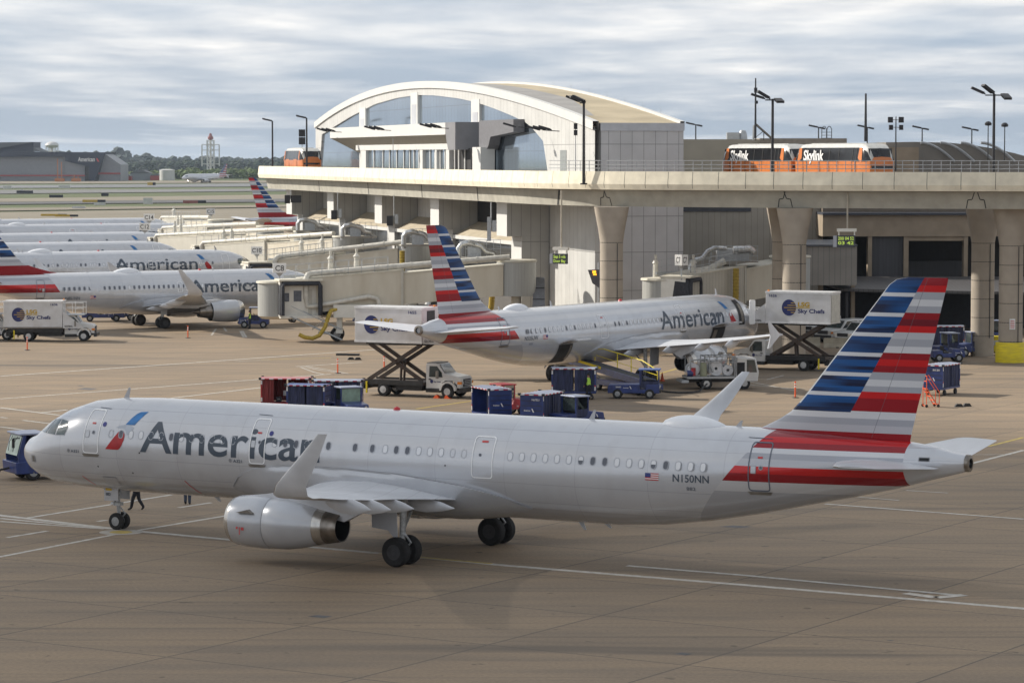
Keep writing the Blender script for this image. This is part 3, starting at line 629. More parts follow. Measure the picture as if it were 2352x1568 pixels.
for x_, z_, w_, h_, v_, vm in ((1.35, 3.05, .34, .3, .12, SCUFF), (5.7, 2.3, .75, .4, .7, WHT), (42.9, 5.02, .42, .16, .36, DARKIN)):
    mark('access_panel', lambda m: AA.decal(m, rrect(w_, h_, .02, 1, x_, z_), 1, SEAM, .01), lambda m: AA.decal(m, rrect(v_, h_-.06, .01, 1, x_, z_), 1, vm, .014))
for x0_, x1_, z_ in ((4.9, 5.6, 5.42), (13.3, 14.0, 5.48), (35.9, 36.9, 5.55)): mark('rain_gutter', lambda m: AA.decal(m, [(x0_, z_), (x1_, z_-.02), (x1_, z_), (x0_, z_+.02)], 1, TITLE, .01))
for x_, z_ in ((7.65, 3.66), (5.3, 2.95), (7.1, 2.75), (17.2, 3.4), (20.6, 3.35), (22.9, 3.9)): mark('static_port', lambda m: AA.decal(m, rrect(.07, .07, .03, 2, x_, z_), 1, DARKIN, .012))
# ------------------------------------------------------------------ ground
def ground_mat():
    m = bpy.data.materials.new('apron_concrete'); m.use_nodes = True; nt, b, N, L = nodes(m)
    tc = N('ShaderNodeTexCoord'); mp = N('ShaderNodeMapping'); mp.inputs['Rotation'].default_value = (0, 0, R(32)); L(tc.outputs['Object'], mp.inputs[0])
    n1 = N('ShaderNodeTexNoise'); n1.inputs['Scale'].default_value = .035; n1.inputs['Detail'].default_value = 6; L(mp.outputs[0], n1.inputs[0])
    mp2 = N('ShaderNodeMapping'); mp2.inputs['Rotation'].default_value = (0, 0, R(-4)); mp2.inputs['Scale'].default_value = (.12, .75, 1); L(tc.outputs['Object'], mp2.inputs[0])
    n2 = N('ShaderNodeTexNoise'); n2.inputs['Scale'].default_value = .6; n2.inputs['Detail'].default_value = 6; n2.inputs['Roughness'].default_value = .6; L(mp2.outputs[0], n2.inputs[0])
    n3 = N('ShaderNodeTexNoise'); n3.inputs['Scale'].default_value = 7; n3.inputs['Detail'].default_value = 5; L(mp.outputs[0], n3.inputs[0])
    c = mixc(nt, n1.outputs[0], (.236, .170, .110), (.325, .250, .172))
    s = N('ShaderNodeMapRange'); s.inputs['From Min'].default_value = .42; s.inputs['From Max'].default_value = .66; L(n2.outputs[0], s.inputs[0])
    c = mixc(nt, math_node(nt, 'MULTIPLY', s.outputs[0], .6), c, (.155, .128, .102))
    c2 = N('ShaderNodeMixRGB'); c2.blend_type = 'OVERLAY'; c2.inputs[0].default_value = .35; L(c, c2.inputs[1]); L(n3.outputs[0], c2.inputs[2])
    c = c2.outputs[0]
    # slab joints (7.6 m), each slab slightly different
    sp = N('ShaderNodeSeparateXYZ'); L(mp.outputs[0], sp.inputs[0])
    cells = []
    lines = None
    for ax in ('X', 'Y'):
        q = math_node(nt, 'DIVIDE', sp.outputs[ax], 7.6); fr = math_node(nt, 'FRACT', q); d = math_node(nt, 'ABSOLUTE', math_node(nt, 'SUBTRACT', fr, .5))
        ln = math_node(nt, 'GREATER_THAN', d, .4945); lines = ln if lines is None else math_node(nt, 'MAXIMUM', lines, ln); cells.append(math_node(nt, 'FLOOR', q))
    w = N('ShaderNodeTexWhiteNoise'); w.noise_dimensions = '2D'; cb = N('ShaderNodeCombineXYZ'); L(cells[0], cb.inputs[0]); L(cells[1], cb.inputs[1]); L(cb.outputs[0], w.inputs['Vector'])
    c = mixc(nt, math_node(nt, 'MULTIPLY', w.outputs[0], .3), c, (.15, .122, .096))
    c = mixc(nt, math_node(nt, 'MULTIPLY', lines, .7), c, (.07, .065, .06))
    # oil stains
    v = N('ShaderNodeTexNoise'); v.inputs['Scale'].default_value = .16; v.inputs['Detail'].default_value = 4; v.inputs['Distortion'].default_value = 1.0; L(mp2.outputs[0], v.inputs[0])
    o = N('ShaderNodeMapRange'); o.inputs['From Min'].default_value = .63; o.inputs['From Max'].default_value = .72; L(v.outputs[0], o.inputs[0])
    c = mixc(nt, math_node(nt, 'MULTIPLY', o.outputs[0], .6), c, (.09, .08, .07))
    mp3 = N('ShaderNodeMapping'); mp3.inputs['Rotation'].default_value = (0, 0, R(33)); mp3.inputs['Scale'].default_value = (.03, 1.6, 1); L(tc.outputs['Object'], mp3.inputs[0])
    n4 = N('ShaderNodeTexNoise'); n4.inputs['Scale'].default_value = 1.0; n4.inputs['Detail'].default_value = 3; L(mp3.outputs[0], n4.inputs[0])
    k4 = N('ShaderNodeMapRange'); k4.inputs['From Min'].default_value = .56; k4.inputs['From Max'].default_value = .72; L(n4.outputs[0], k4.inputs[0])
    c = mixc(nt, math_node(nt, 'MULTIPLY', k4.outputs[0], .45), c, (.10, .085, .07))
    n5 = N('ShaderNodeTexNoise'); n5.inputs['Scale'].default_value = 1.1; n5.inputs['Detail'].default_value = 2; L(mp.outputs[0], n5.inputs[0])
    k5 = N('ShaderNodeMapRange'); k5.inputs['From Min'].default_value = .70; k5.inputs['From Max'].default_value = .74; L(n5.outputs[0], k5.inputs[0])
    c = mixc(nt, math_node(nt, 'MULTIPLY', k5.outputs[0], .55), c, (.06, .052, .045))
    L(c, b.inputs['Base Color']); b.inputs['Roughness'].default_value = .82; b.inputs['Specular IOR Level'].default_value = .3
    bp = N('ShaderNodeBump'); bp.inputs['Strength'].default_value = .15; bp.inputs['Distance'].default_value = .02; L(n3.outputs[0], bp.inputs['Height']); L(bp.outputs[0], b.inputs['Normal'])
    return m
def sheet_obj(name, polys, m, kind='structure', z=.004):
    mb = MB()
    for P in polys: mb.sheet([(p.x, p.y, z) if hasattr(p, 'x') else (p[0], p[1], z) for p in P], m)
    o = mb.build(name, smooth=False, fixn=False); o['kind'] = kind; return o
CONC = ground_mat()
g = MB(); g.sheet([(-9000, -300, 0), (9000, -300, 0), (9000, 16000, 0), (-9000, 16000, 0)], CONC); structure(g.build('ground', smooth=False))
# ------------------------------------------------------------------ shared frame of guideway, station and concourse: u runs away to the left, v to the right
U_ = Vector((-.2516, .9678, 0)); V_ = Vector((.9678, .2516, 0)); O_ = Vector((67.8-.26*275, 275, 0))
def Q(a, o, z=0): p = O_+U_*a+V_*o; return Vector((p.x, p.y, z))
def UA(px, o):
    k = (px-1176)/FPX; p = O_+V_*o      # (p.x+U.x a)=k(p.y+U.y a)
    return (k*p.y-p.x)/(U_.x-k*U_.y)
def uvT(): return Matrix(((U_.x, V_.x, 0, O_.x), (U_.y, V_.y, 0, O_.y), (0, 0, 1, 0), (0, 0, 0, 1)))
def UVB(): m = MB(); m.T = uvT(); return m
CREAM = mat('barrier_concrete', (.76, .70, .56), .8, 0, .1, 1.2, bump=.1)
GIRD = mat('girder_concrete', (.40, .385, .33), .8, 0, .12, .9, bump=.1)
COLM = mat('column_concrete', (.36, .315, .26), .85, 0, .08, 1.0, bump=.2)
JOINT = mat('joint_dark', (.05, .05, .05), .9)
DECK = mat('deck_concrete', (.3, .28, .25), .85)
POLEB = mat('black_pole', (.018, .018, .022), .5)
STEELG = mat('galvanised_steel', (.42, .44, .46), .45, .5, .12, 6)
YEL = mat('safety_yellow', (.62, .48, .015), .5, 0, .15, 4)
YELW = mat('worn_yellow', (.72, .58, .005), .55, 0, .15, 2.5, dirt=(.55, .43, .02), stretch=(.6, .6, 4))
def panel_mat(name, col, px, pz, horiz=(), rough=.5, rot=0, seam=(.12, .12, .12), rib=0):
    """flat cladding with vertical joints every px metres and horizontal joints at given heights"""
    if name in MATS: return MATS[name]
    m = mat(name, col, rough, 0, .07, .6); nt, b, N, L = nodes(m)
    old = b.inputs['Base Color'].links[0].from_socket
    tc = N('ShaderNodeTexCoord'); mp = N('ShaderNodeMapping'); mp.inputs['Rotation'].default_value = (0, 0, rot); L(tc.outputs['Object'], mp.inputs[0])
    sp = N('ShaderNodeSeparateXYZ'); L(mp.outputs[0], sp.inputs[0])
    fr = math_node(nt, 'FRACT', math_node(nt, 'DIVIDE', sp.outputs['X'], px)); ln = math_node(nt, 'LESS_THAN', fr, .05/px)
    for h in horiz: ln = math_node(nt, 'MAXIMUM', ln, math_node(nt, 'COMPARE', sp.outputs['Z'], h, .03))
    w = N('ShaderNodeTexWhiteNoise'); w.noise_dimensions = '1D'; L(math_node(nt, 'FLOOR', math_node(nt, 'DIVIDE', sp.outputs['X'], px)), w.inputs['W'])
    c = mixc(nt, math_node(nt, 'MULTIPLY', w.outputs[0], .10), old, tuple(v*.6 for v in col))
    c = mixc(nt, math_node(nt, 'MULTIPLY', ln, .7), c, seam); L(c, b.inputs['Base Color'])
    return m
RU = math.atan2(U_.y, U_.x)      # panels counted along u / along v
PU = panel_mat('white_panels_u', (.54, .54, .525), 1.32, 0, (7.95, 12.0, 17.4), rot=-RU)
PV = panel_mat('grey_panels_v', (.50, .50, .51), 1.07, 0, (4.6, 7.95, 11.1, 17.4), rot=-(RU-PI/2))
PVF = panel_mat('fin_panels_v', (.42, .415, .40), .92, 0, (8.5,), rot=-(RU-PI/2))
FINW = mat('fin_white', (.58, .58, .565), .6, 0, .03, 1)
ROOFT = mat('roof_tan', (.44, .37, .255), .9, 0, .15, .25, bump=.1)
ROOFG = mat('roof_grey', (.30, .29, .28), .9, 0, .1, .4)
def glass_mat(name, col, rough, met, px, rot, mull):
    if name in MATS: return MATS[name]
    m = mat(name, col, rough, met, .12, .12, stretch=(1, 1, .4)); nt, b, N, L = nodes(m); old = b.inputs['Base Color'].links[0].from_socket
    tc = N('ShaderNodeTexCoord'); mp = N('ShaderNodeMapping'); mp.inputs['Rotation'].default_value = (0, 0, rot); L(tc.outputs['Object'], mp.inputs[0]); sp = N('ShaderNodeSeparateXYZ'); L(mp.outputs[0], sp.inputs[0])
    fr = math_node(nt, 'FRACT', math_node(nt, 'DIVIDE', sp.outputs['X'], px)); ln = math_node(nt, 'LESS_THAN', fr, .09/px)
    fz = math_node(nt, 'LESS_THAN', math_node(nt, 'FRACT', math_node(nt, 'DIVIDE', sp.outputs['Z'], 2.4)), .03); ln = math_node(nt, 'MAXIMUM', ln, fz)
    L(mixc(nt, math_node(nt, 'MULTIPLY', ln, .6), old, mull), b.inputs['Base Color']); return m
GLU = glass_mat('curtain_glass', (.33, .40, .48), .07, .75, 1.4, -RU, (.16, .17, .19))
GLD = glass_mat('concourse_glass', (.10, .105, .11), .08, .6, 1.5, -RU, (.20, .20, .2))
# guideway path: outer face of the barrier
GP = [Vector(p) for p in ((58,229.5,0),(49,231,0),(39.4,233.2,0),(31,235.5,0),(22.7,238.4,0),(15.2,241.8,0),(9.9,245.0,0),(6.4,248.0,0),(3.9,251.4,0),(1.9,255.4,0))]
GP += [Q(a, 0) for a in (-14, 0, 15, 30, 45, 60, 75, 90, 100, 107)] + [Vector((-33.0, 388, 0)), Vector((-31, 396, 0)), Vector((-26, 403, 0)), Vector((-18, 408, 0))]
def smooth_path(P, n=4):
    out = []
    for i in range(len(P)-1):
        p0, p1, p2, p3 = P[max(i-1, 0)], P[i], P[i+1], P[min(i+2, len(P)-1)]
        for k in range(n):
            t = k/n; out.append(.5*((2*p1)+(p2-p0)*t+(2*p0-5*p1+4*p2-p3)*t*t+(3*p1-p0-3*p2+p3)*t**3))
    return out+[P[-1]]
GPS = smooth_path(GP)
def nrm(P, i):
    d = (P[min(i+1, len(P)-1)]-P[max(i-1, 0)]).normalized(); return Vector((d.y, -d.x, 0))*1.0
def sweep(mb, P, prof, m, mfun=None):
    secs = []
    for i, p in enumerate(P):
        n = nrm(P, i); secs.append([tuple(Vector((p.x+n.x*o, p.y+n.y*o, z))) for o, z in prof])
    mb.loft(secs, m, mfun=mfun)
gw = thing('guideway', (0, 0, 0), 0, 'long raised concrete train guideway curving past the arched station, carrying the trains', 'guideway')
mb = MB(); sweep(mb, GPS, [(.12, 15.1), (-.02, 14.05), (.10, 13.6), (.45, 13.58), (.42, 14.1), (.34, 15.1)], CREAM); gb = mb.build('barrier', gw, smooth=False)
mb = MB(); sweep(mb, GPS, [(.46, 14.0), (.46, 13.56), (7.0, 13.56), (7.0, 14.0)], DECK); mb.build('deck', gw, smooth=False)
for o0, o1 in ((1.0, 3.4), (4.4, 6.6)):
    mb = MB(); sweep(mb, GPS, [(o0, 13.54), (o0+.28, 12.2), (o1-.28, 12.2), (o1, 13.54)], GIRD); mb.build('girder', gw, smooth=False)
def path_at_px(px, P=GPS):
    for i in range(len(P)-1):
        a, b = P[i], P[i+1]; ua = 1176+FPX*a.x/a.y; ub = 1176+FPX*b.x/b.y
        if min(ua, ub) <= px <= max(ua, ub) and ua != ub:
            t = (px-ua)/(ub-ua); p = a+(b-a)*t; n = nrm(P, i); return p, n, (b-a).normalized()
    return None
jp = [(1240+c*.2979)/1.0884 for c in (45,130,235,345,470,607,748,905,1075,1250,1440,1645,1862,2090,2325)]+[(1860+c*.2979)/1.0884 for c in (490,735,990,1255,1530,1815,2105)]+[2352, 2431]
jp += [jp[0]-16.5*i-0*i for i in range(1, 34)]
mb = MB()
for px in jp:
    r = path_at_px(px)
    if not r: continue
    p, n, d = r
    for (oa, za), (ob, zb) in (((.12, 15.08), (-.02, 14.05)), ((-.02, 14.05), (.10, 13.62))):
        A_ = [p+n*(o-.004)+d*s_+Vector((0, 0, z)) for o, z, s_ in ((oa, za, -.02), (ob, zb, -.02), (ob, zb, .02), (oa, za, .02))]; mb.add(A_, [(0,1,2,3)], JOINT)
mb.build('expansion_joint', gb, smooth=False, fixn=False)
for px in (1363, 1376, 1786, 1800, 2225, 2250, 1257, 1070, 944, 823, 712):      # stepped halving joints in the girder over each support
    r = path_at_px(px)
    if not r: continue
    p, n, d = r; s_ = -1 if px in (1376, 1800, 2250) else 1; mb = MB(); w_ = .04; lst = [(-.30*s_, 13.5), (-.12*s_, 12.95), (.22*s_, 12.9), (.34*s_, 12.24)] if px > 1300 else [(-.3, 13.5), (.4, 12.22)]
    for (sa, za), (sb, zb) in zip(lst, lst[1:]):
        oa = 1.0+.28*(13.54-za)/1.34-.01; ob = 1.0+.28*(13.54-zb)/1.34-.01; e = Vector((0, 0, w_)) if abs(za-zb) < .1 else d*(w_ if px > 1300 else .16)
        mb.add([p+n*oa+d*sa+Vector((0,0,za))-e, p+n*ob+d*sb+Vector((0,0,zb))-e, p+n*ob+d*sb+Vector((0,0,zb))+e, p+n*oa+d*sa+Vector((0,0,za))+e], [(0,1,2,3)], JOINT)
    mb.build('halving_joint', gw, smooth=False, fixn=False)
# hand rail on the barrier
mb = MB(); RP = [i for i in range(len(GPS)) if GPS[i].x > 2.6 and GPS[i].y < 262]
for z in (15.35, 15.65, 15.98): mb.tube([GPS[i]+nrm(GPS, i)*.3+Vector((0, 0, z)) for i in RP], .03, 5, STEELG)
for px in range(1300, 2440, 22):
    r = path_at_px(px+ (px*7 % 5))
    if r: p, n, d = r; q = p+n*.3; mb.cyl((q.x, q.y, 15.05), (q.x, q.y, 15.98), .03, .03, 5, STEELG)
mb.build('hand_rail', gw)
def column(px, Z, yellow, label, back=False):
    X = (px-1176)/FPX*Z; t = thing('guideway_column', (X, Z, 0), 0, label, 'column', 'columns under the guideway'); r = .95
    mb = MB(); secs = []
    for z, a, b in ((0, r, r), (9.25, r, r), (10.3, r*1.16, r*1.05), (11.6, r*1.42, r*1.15), (12.18, r*1.52, r*1.2)):
        S_ = []
        for j in range(24):
            th = 2*PI*j/24; c, s = math.cos(th), math.sin(th); f = (z-9.25)/2.93 if z > 9.25 else 0
            sq = .62 if f > 0 else 1; cc = math.copysign(abs(c)**(1-f*.45), c); ss = math.copysign(abs(s)**(1-f*.45), s); S_.append((a*cc, b*ss, z))
        secs.append(S_)
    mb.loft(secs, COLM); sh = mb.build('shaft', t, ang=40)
    mb = MB()
    for z in [9.25-1.52*i for i in range(0, 6)]:
        mb.lathe([(0, r+.006), (.05, r+.006)], JOINT, ((0, 0, z-.02), (0, 0, z+1)), 24)
    mb.box(.42, .48, -r*.93, -r*.90, 1.5, 9.2, JOINT); mb.build('joint', t, fixn=False)
    if yellow:
        mb = MB(); mb.lathe([(0, r+.24), (1.55, r+.24), (1.6, r+.2), (1.6, r-.02)], YELW, ((0,0,0),(0,0,1)), 32); mb.build('yellow_base', t, ang=50)
    return t
c1 = column(2323, 236.9, True, 'near column of the right hand pair with a thick yellow painted foot')
column(2258, 244.5, False, 'column just behind and left of the yellow footed one, partly hidden by blue tractors')
column(1824.5, 240.2, False, 'concrete guideway column rising behind the raised catering box')
column(1800, 247.5, False, 'shaded rear column tucked behind the one over the catering box')
column(1404.5, 246.3, False, 'concrete column in front of the grey station wall, behind the parked airliner')
mb = MB(); mb.box(-.25, .2, -1.0, -.965, 2.65, 3.5, mat('sign_white', (.7, .7, .7), .5)); 
for i in range(5): mb.box(-.19, .14, -1.006, -1.0, 3.3-i*.13, 3.35-i*.13, LBLR)
mb.build('notice_sign', c1, smooth=False)
# ------------------------------------------------------------------ arched station
st = thing('station_building', (0, 0, 0), 0, 'white station hall with a barrel roof and arched glass front above the guideway', 'station')
def FZ(px, y, o=7.0):     # point on the facade plane seen at this pixel -> (a, z)
    a = UA(px, o); p = Q(a, o); return a, CAMH+(360.3-y)*p.y/FPX
arch = [(a_, -2.578e-6*a_**3-6.716e-4*a_**2+.10398*a_+20.80) for a_ in [UA(1366, 7)+(UA(726, 7)-UA(1366, 7))*i/30 for i in range(31)]]
aR, aL = UA(1366, 7), UA(726, 7)
mb = UVB(); DB = 8.1
pts = [(a, z) for a, z in arch]; low = [(aL, 14.0), (aR, 14.0)]
# glass openings cut as separate panes proud of nothing: wall is built as strips round them
def strip(mb, P, Qq, o0, o1, m): # ribbon between two polylines with thickness
    n = len(P); mb.add([(a, o0, z) for a, z in P]+[(a, o0, z) for a, z in Qq]+[(a, o1, z) for a, z in P]+[(a, o1, z) for a, z in Qq],
      [(i, i+1, i+1+n, i+n) for i in range(n-1)]+[(2*n+i, 3*n+i, 3*n+i+1, 2*n+i+1) for i in range(n-1)]+[(n+i, n+i+1, 3*n+i+1, 3*n+i) for i in range(n-1)]+[(i, 2*n+i, 2*n+i+1, i+1) for i in range(n-1)], m)
k = .2737
def C4(cx, cy): return FZ(588.0+k*cx, 165.4+k*cy)
inner = [FZ(*p) for p in ((1248,330),(1248,312),)]+[C4(*p) for p in ((2290,440),(2150,370),(2000,310),(1880,268),(1700,225),(1560,205),(1365,197),(1250,207),(1100,240),(930,298),(800,370),(665,458))]
# white arch band between the outer and inner curves
inn = [FZ(1366,330)]+[FZ(1330,322)]+[C4(*p) for p in ((2400,500),(2290,440),(2150,370),(2000,310),(1850,258),(1700,225),(1500,200),(1350,197),(1180,222),(1000,273),(800,375),(600,492))]
def resample(P, A):
    P = sorted(P); return [(a, lerp(P, a, 1)) for a in A]
aa = [aR+(aL-aR)*i/60 for i in range(61)]
outer = resample(arch, aa); gl_top = resample([(UA(1366, 7)-1, 17.0), (UA(1248.5, 7), FZ(1248.5, 326)[1])]+[C4(*p) for p in ((2290,440),(2150,370),(2000,310),(1850,258),(1700,225),(1500,200),(1350,197),(1180,222),(1000,273),(800,375),(665,458),(600,500),(500,560))], aa)
gl_top = [(a, min(z, o[1]-.25)) for (a, z), o in zip(gl_top, outer)]
a0, a1 = UA(1248.5, 7), UA(739, 7)
lowq = [(a, z if a0 < a < a1 else 14.0) for a, z in gl_top]
strip(mb, outer, lowq, 7.0, 7.5, PU)
mb.build('arch_wall', st, smooth=False)
mb = UVB(); g_ = [(a, z) for a, z in gl_top if a0-2 < a < a1+2]; strip(mb, g_, [(a, 13.9) for a, z in g_], 7.2, 7.3, GLU); mb.build('arch_glass', st, smooth=False)
for x0, x1, y_ in ((875, 925, 300), (1305, 1362, 200), (1812, 1880, 225)):
    mb = UVB(); aA, aB = UA(588+k*x0, 7), UA(588+k*x1, 7); ztop = lerp(sorted(gl_top), (aA+aB)/2, 1)+.3; mb.box(min(aA, aB), max(aA, aB), 6.93, 7.25, 14.0, ztop, FINW); pil = mb.build('pilaster', st, smooth=False)
    mb = UVB(); mm = (aA+aB)/2; mb.box(mm-1.1, mm+1.1, 6.9, 6.935, ztop-4.6, ztop-1.3, LGR); mb.build('louvre', pil, smooth=False)
# barrel roof
mb = UVB(); n = len(outer); RB = [(a, 6.9, z+.0) for a, z in outer]+[(a, 7.0+DB, z+.0) for a, z in outer]
mb.add(RB+[(a, o, z+.28) for a, o, z in RB], [(i, i+1, n+i+1, n+i) for i in range(n-1)]+[(2*n+i, 3*n+i, 3*n+i+1, 2*n+i+1) for i in range(n-1)], ROOFT)
mb.build('barrel_roof', st, ang=60)
mb = UVB()      # grey newer membrane patch
g2 = [(a, z) for a, z in outer[3:44]]; m_ = len(g2); mb.add([(a, 7.6, z+.29) for a, z in g2]+[(a, 7.6+(3.9 if i > 8 else 1.2+i*.34), z+.29) for i, (a, z) in enumerate(g2)], [(i, i+1, m_+i+1, m_+i) for i in range(m_-1)], ROOFG); mb.build('roof_patch', st, fixn=False)
for o0, o1 in ((6.8, 7.35), (7.0+DB-.3, 7.0+DB+.1)):
    mb = UVB(); strip(mb, [(a, z+.5) for a, z in outer], [(a, z-.25) for a, z in outer], o0, o1, FINW); mb.build('roof_edge', st, smooth=False)
mb = UVB(); zt = outer[0][1]; mb.box(aR-.03, aR+.25, 7.55, 7.0+DB, 0, zt-.35, PV); mb.build('side_wall', st, smooth=False)
mb = UVB(); mb.box(aR-.1, aR+.3, 7.5, 7.05+DB, zt-.35, zt+.35, LGR); mb.build('parapet_cap', st, smooth=False)
mb = UVB(); mb.box(aR, UA(1262, 7), 7.03, 7.5, 0, 13.96, PU); mb.build('lower_wall', st, smooth=False)
for i, px in enumerate(range(1115, 1380, 38)):
    a = UA(px, 8); zz = lerp(sorted(outer), a, 1); mb = UVB(); mb.cyl((a, 7.0+DB, zz+.3), (a, 7.0+DB, zz+1.0), .02, .01, 4, STEELG); mb.build('lightning_rod', st)
mb = UVB(); aD = UA(1292.5, 6.98); mb.box(aD-1.2, aD+.9, 6.97, 7.0, 14.0, 16.9, mat('door_grey', (.25, .27, .27), .5)); mb.build('service_door', st, smooth=False)
# entrance canopy and platform front (stands 2.6 m proud of the arch)
def F6(cx, cy, o=4.3): a = UA(588+k*cx, o); p = Q(a, o); return a, CAMH+(360.3-(165.4+k*cy))*p.y/FPX
mb = UVB(); c0, c1_ = UA(588+k*1590, 4.3), UA(588+k*625, 4.3); zt = F6(1590, 427)[1]; zb = F6(1590, 527)[1]
mb.box(c0, c1_, 4.3, 7.0, zb, zt, FINW); cn = mb.build('canopy', st, smooth=False)
mb = UVB(); mb.prism([(c0-4.2, zt+.02), (c0-.01, zt+.02), (c0-.01, zb+.1), (c0-.3, zb-.55), (c0-1.1, zb-1.55), (c0-4.2, zb-1.55)], 4.33, 7.0, mat('canopy_grey', (.20, .20, .215), .5, 0, .08, 1)); mb.build('canopy_end', cn, smooth=False)
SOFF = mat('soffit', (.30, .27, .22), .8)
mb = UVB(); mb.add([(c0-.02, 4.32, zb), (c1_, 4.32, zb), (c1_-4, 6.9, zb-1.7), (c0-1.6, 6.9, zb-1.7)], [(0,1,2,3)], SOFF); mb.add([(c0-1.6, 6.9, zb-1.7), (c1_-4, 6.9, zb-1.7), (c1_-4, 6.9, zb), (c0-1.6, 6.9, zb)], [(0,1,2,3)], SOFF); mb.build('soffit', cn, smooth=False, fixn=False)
mb = UVB(); e0, e1 = UA(588+k*1880, 6.0), UA(588+k*2168, 6.0); mb.prism([(e1, zt+.1), (e0, zt+.1), (e0, zb-1.6), (e0-3.0, zb-1.6), (e0-3.9, zb-1.1), (e0-4.6, zb-.3), (e1, zb+.1)], 5.9, 7.0, mat('canopy_grey2', (.15, .15, .165), .5)); mb.build('side_canopy', st, smooth=False)
zp = F6(1610, 600)[1]; zq = F6(1610, 650)[1]
mb = UVB(); mb.box(UA(588+k*1615, 5.2), UA(588+k*840, 5.2), 5.2, 6.9, zq, zp, FINW); mb.build('platform_fascia', st, smooth=False)
for x0, x1 in ((875, 920), (1590, 1618), (1812, 1880), (1370, 1395), (1500, 1512)):
    mb = UVB(); A0, A1 = UA(588+k*x1, 5.2), UA(588+k*x0, 5.2); mb.box(A0, A1, 5.25, 6.7, 14.0, zq+.02 if x0 < 1800 else zb-1.3, FINW); mb.build('platform_pier', st, smooth=False)
mb = UVB(); mb.box(UA(588+k*1600, 5.6), UA(588+k*905, 5.6), 5.6, 5.66, 14.0, zq, GLU); mb.build('platform_glass', st, smooth=False)
mb = UVB(); mb.box(UA(588+k*1808, 5.7), UA(588+k*1618, 5.7), 5.7, 5.78, 14.0, zb-1.4, DARKIN); mb.build('platform_opening', st, smooth=False)
mb = UVB()
for x_ in (990, 1065, 1120, 1180, 1240, 1290, 1325, 1365, 1460, 1500, 1545, 1585, 1665, 1700, 1750): a_ = UA(588+k*x_, 5.5); mb.box(a_-.12, a_+.12, 5.5, 5.58, 14.0, zq, FINW)
mb.box(UA(588+k*1808, 5.5), UA(588+k*905, 5.5), 5.52, 5.57, 14.85, 14.95, FINW); mb.build('platform_mullion', st, smooth=False)
# ------------------------------------------------------------------ concourse under the guideway: repeating bays
co = thing('concourse_building', (0, 0, 0), 0, 'long pale concourse of repeating bays below the guideway beside the jet bridges', 'terminal')
bays = [UA(1165, 3), ]; step = 27.43; bays = [bays[0]+step*i for i in range(5)]
SLOPE = mat('bay_roof', (.46, .40, .30), .85, 0, .12, .8)
for i, a in enumerate(bays):
    mb = UVB(); mb.box(a, a+3.75, 3.0, 6.97, 9.0, 12.0, PVF); f_ = mb.build('bay_fin', co, smooth=False)
    mb = UVB(); mb.box(a-.03, a+3.78, 2.96, 3.0, 8.98, 11.98, FINW); mb.box(a-.12, a+3.87, 2.9, 7, 12.0, 12.12, FINW); mb.build('fin_face', f_, smooth=False)
    mb = UVB(); mb.box(a+.02, a+3.72, 4.4, 6.96, 0, 8.99, PVF); p_ = mb.build('pier', co, smooth=False)
    mb = UVB(); mb.box(a, a+3.74, 4.36, 4.4, 0, 8.5, FINW); mb.build('pier_face', p_, smooth=False)
    if i < 4:
        a0_, a1_ = a+3.76, a+step-.02
        mb = UVB(); mb.add([(a0_, 4.5, 8.42), (a1_, 4.5, 8.42), (a1_, 7.0, 9.75), (a0_, 7.0, 9.75), (a0_, 4.5, 8.2), (a1_, 4.5, 8.2), (a1_, 7.0, 9.5), (a0_, 7.0, 9.5)], [(0,1,2,3),(7,6,5,4),(0,4,5,1),(0,3,7,4),(1,5,6,2)], SLOPE); mb.build('bay_roof', co, smooth=False)
        mb = UVB(); mb.box(a0_, a1_, 4.42, 4.5, 8.1, 8.46, FINW); mb.build('eaves', co, smooth=False)
        mb = UVB(); mb.box(a0_, a1_, 4.7, 4.8, 4.6, 8.15, GLD); mb.build('window_band', co, smooth=False)
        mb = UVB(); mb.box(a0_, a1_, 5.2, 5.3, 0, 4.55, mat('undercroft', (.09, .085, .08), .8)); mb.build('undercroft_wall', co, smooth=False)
        mb = UVB(); mb.box(a0_, a1_, 7.0, 7.1, 9.4, 13.5, PU if i else DARKIN); mb.build('clerestory_wall', co, smooth=False)
        mb = UVB(); mb.box(a0_, a1_, 4.66, 5.3, 4.5, 4.7, GIRD); mb.build('floor_edge', co, smooth=False)
mb = UVB(); mb.box(bays[0]+3.8, bays[4]+3.5, 7.2, 20, 0, 13.4, mat('concourse_mass', (.3, .29, .27), .8)); mb.build('main_block', co, smooth=False)
# ------------------------------------------------------------------ beige block right of the station
BEI = panel_mat('beige_ribs', (.36, .325, .275), .6, 0, (), rot=0, seam=(.2, .18, .15)); BEI2 = mat('beige_wall', (.40, .36, .29), .8, 0, .08, .4)
bb = thing('terminal_block', (0, 0, 0), 0, 'plain beige block between the grey station wall and the brown terminal', 'terminal')
def bx(nm, par, x0, x1, y0, y1, Y, dep, m, **kw):
    """box whose front face at distance Y fills this photo rectangle"""
    a = AY(x0, y0, Y); b = AY(x1, y1, Y); mb = MB(); mb.box(a.x, b.x, Y, Y+dep, b.z if y1 else 0, a.z, m); return mb.build(nm, par, smooth=False, **kw)
ax0 = AY(1566, 320, 292).x; mb = MB(); mb.box(ax0, AY(1892, 320, 292).x, 292, 330, 0, 12.4, BEI); mb.box(ax0-3, AY(1945, 320, 300).x, 300, 340, 12.4, 18.05, BEI2); mb.build('wall', bb, smooth=False)
bx('window_band', bb, 1570, 1725, 466, 486, 291.9, .05, mat('slot_glass', (.08, .085, .1), .15, .4))
bx('parapet', bb, 1745, 1945, 318, 333, 299.8, 8, mat('parapet_taupe', (.30, .265, .22), .8))
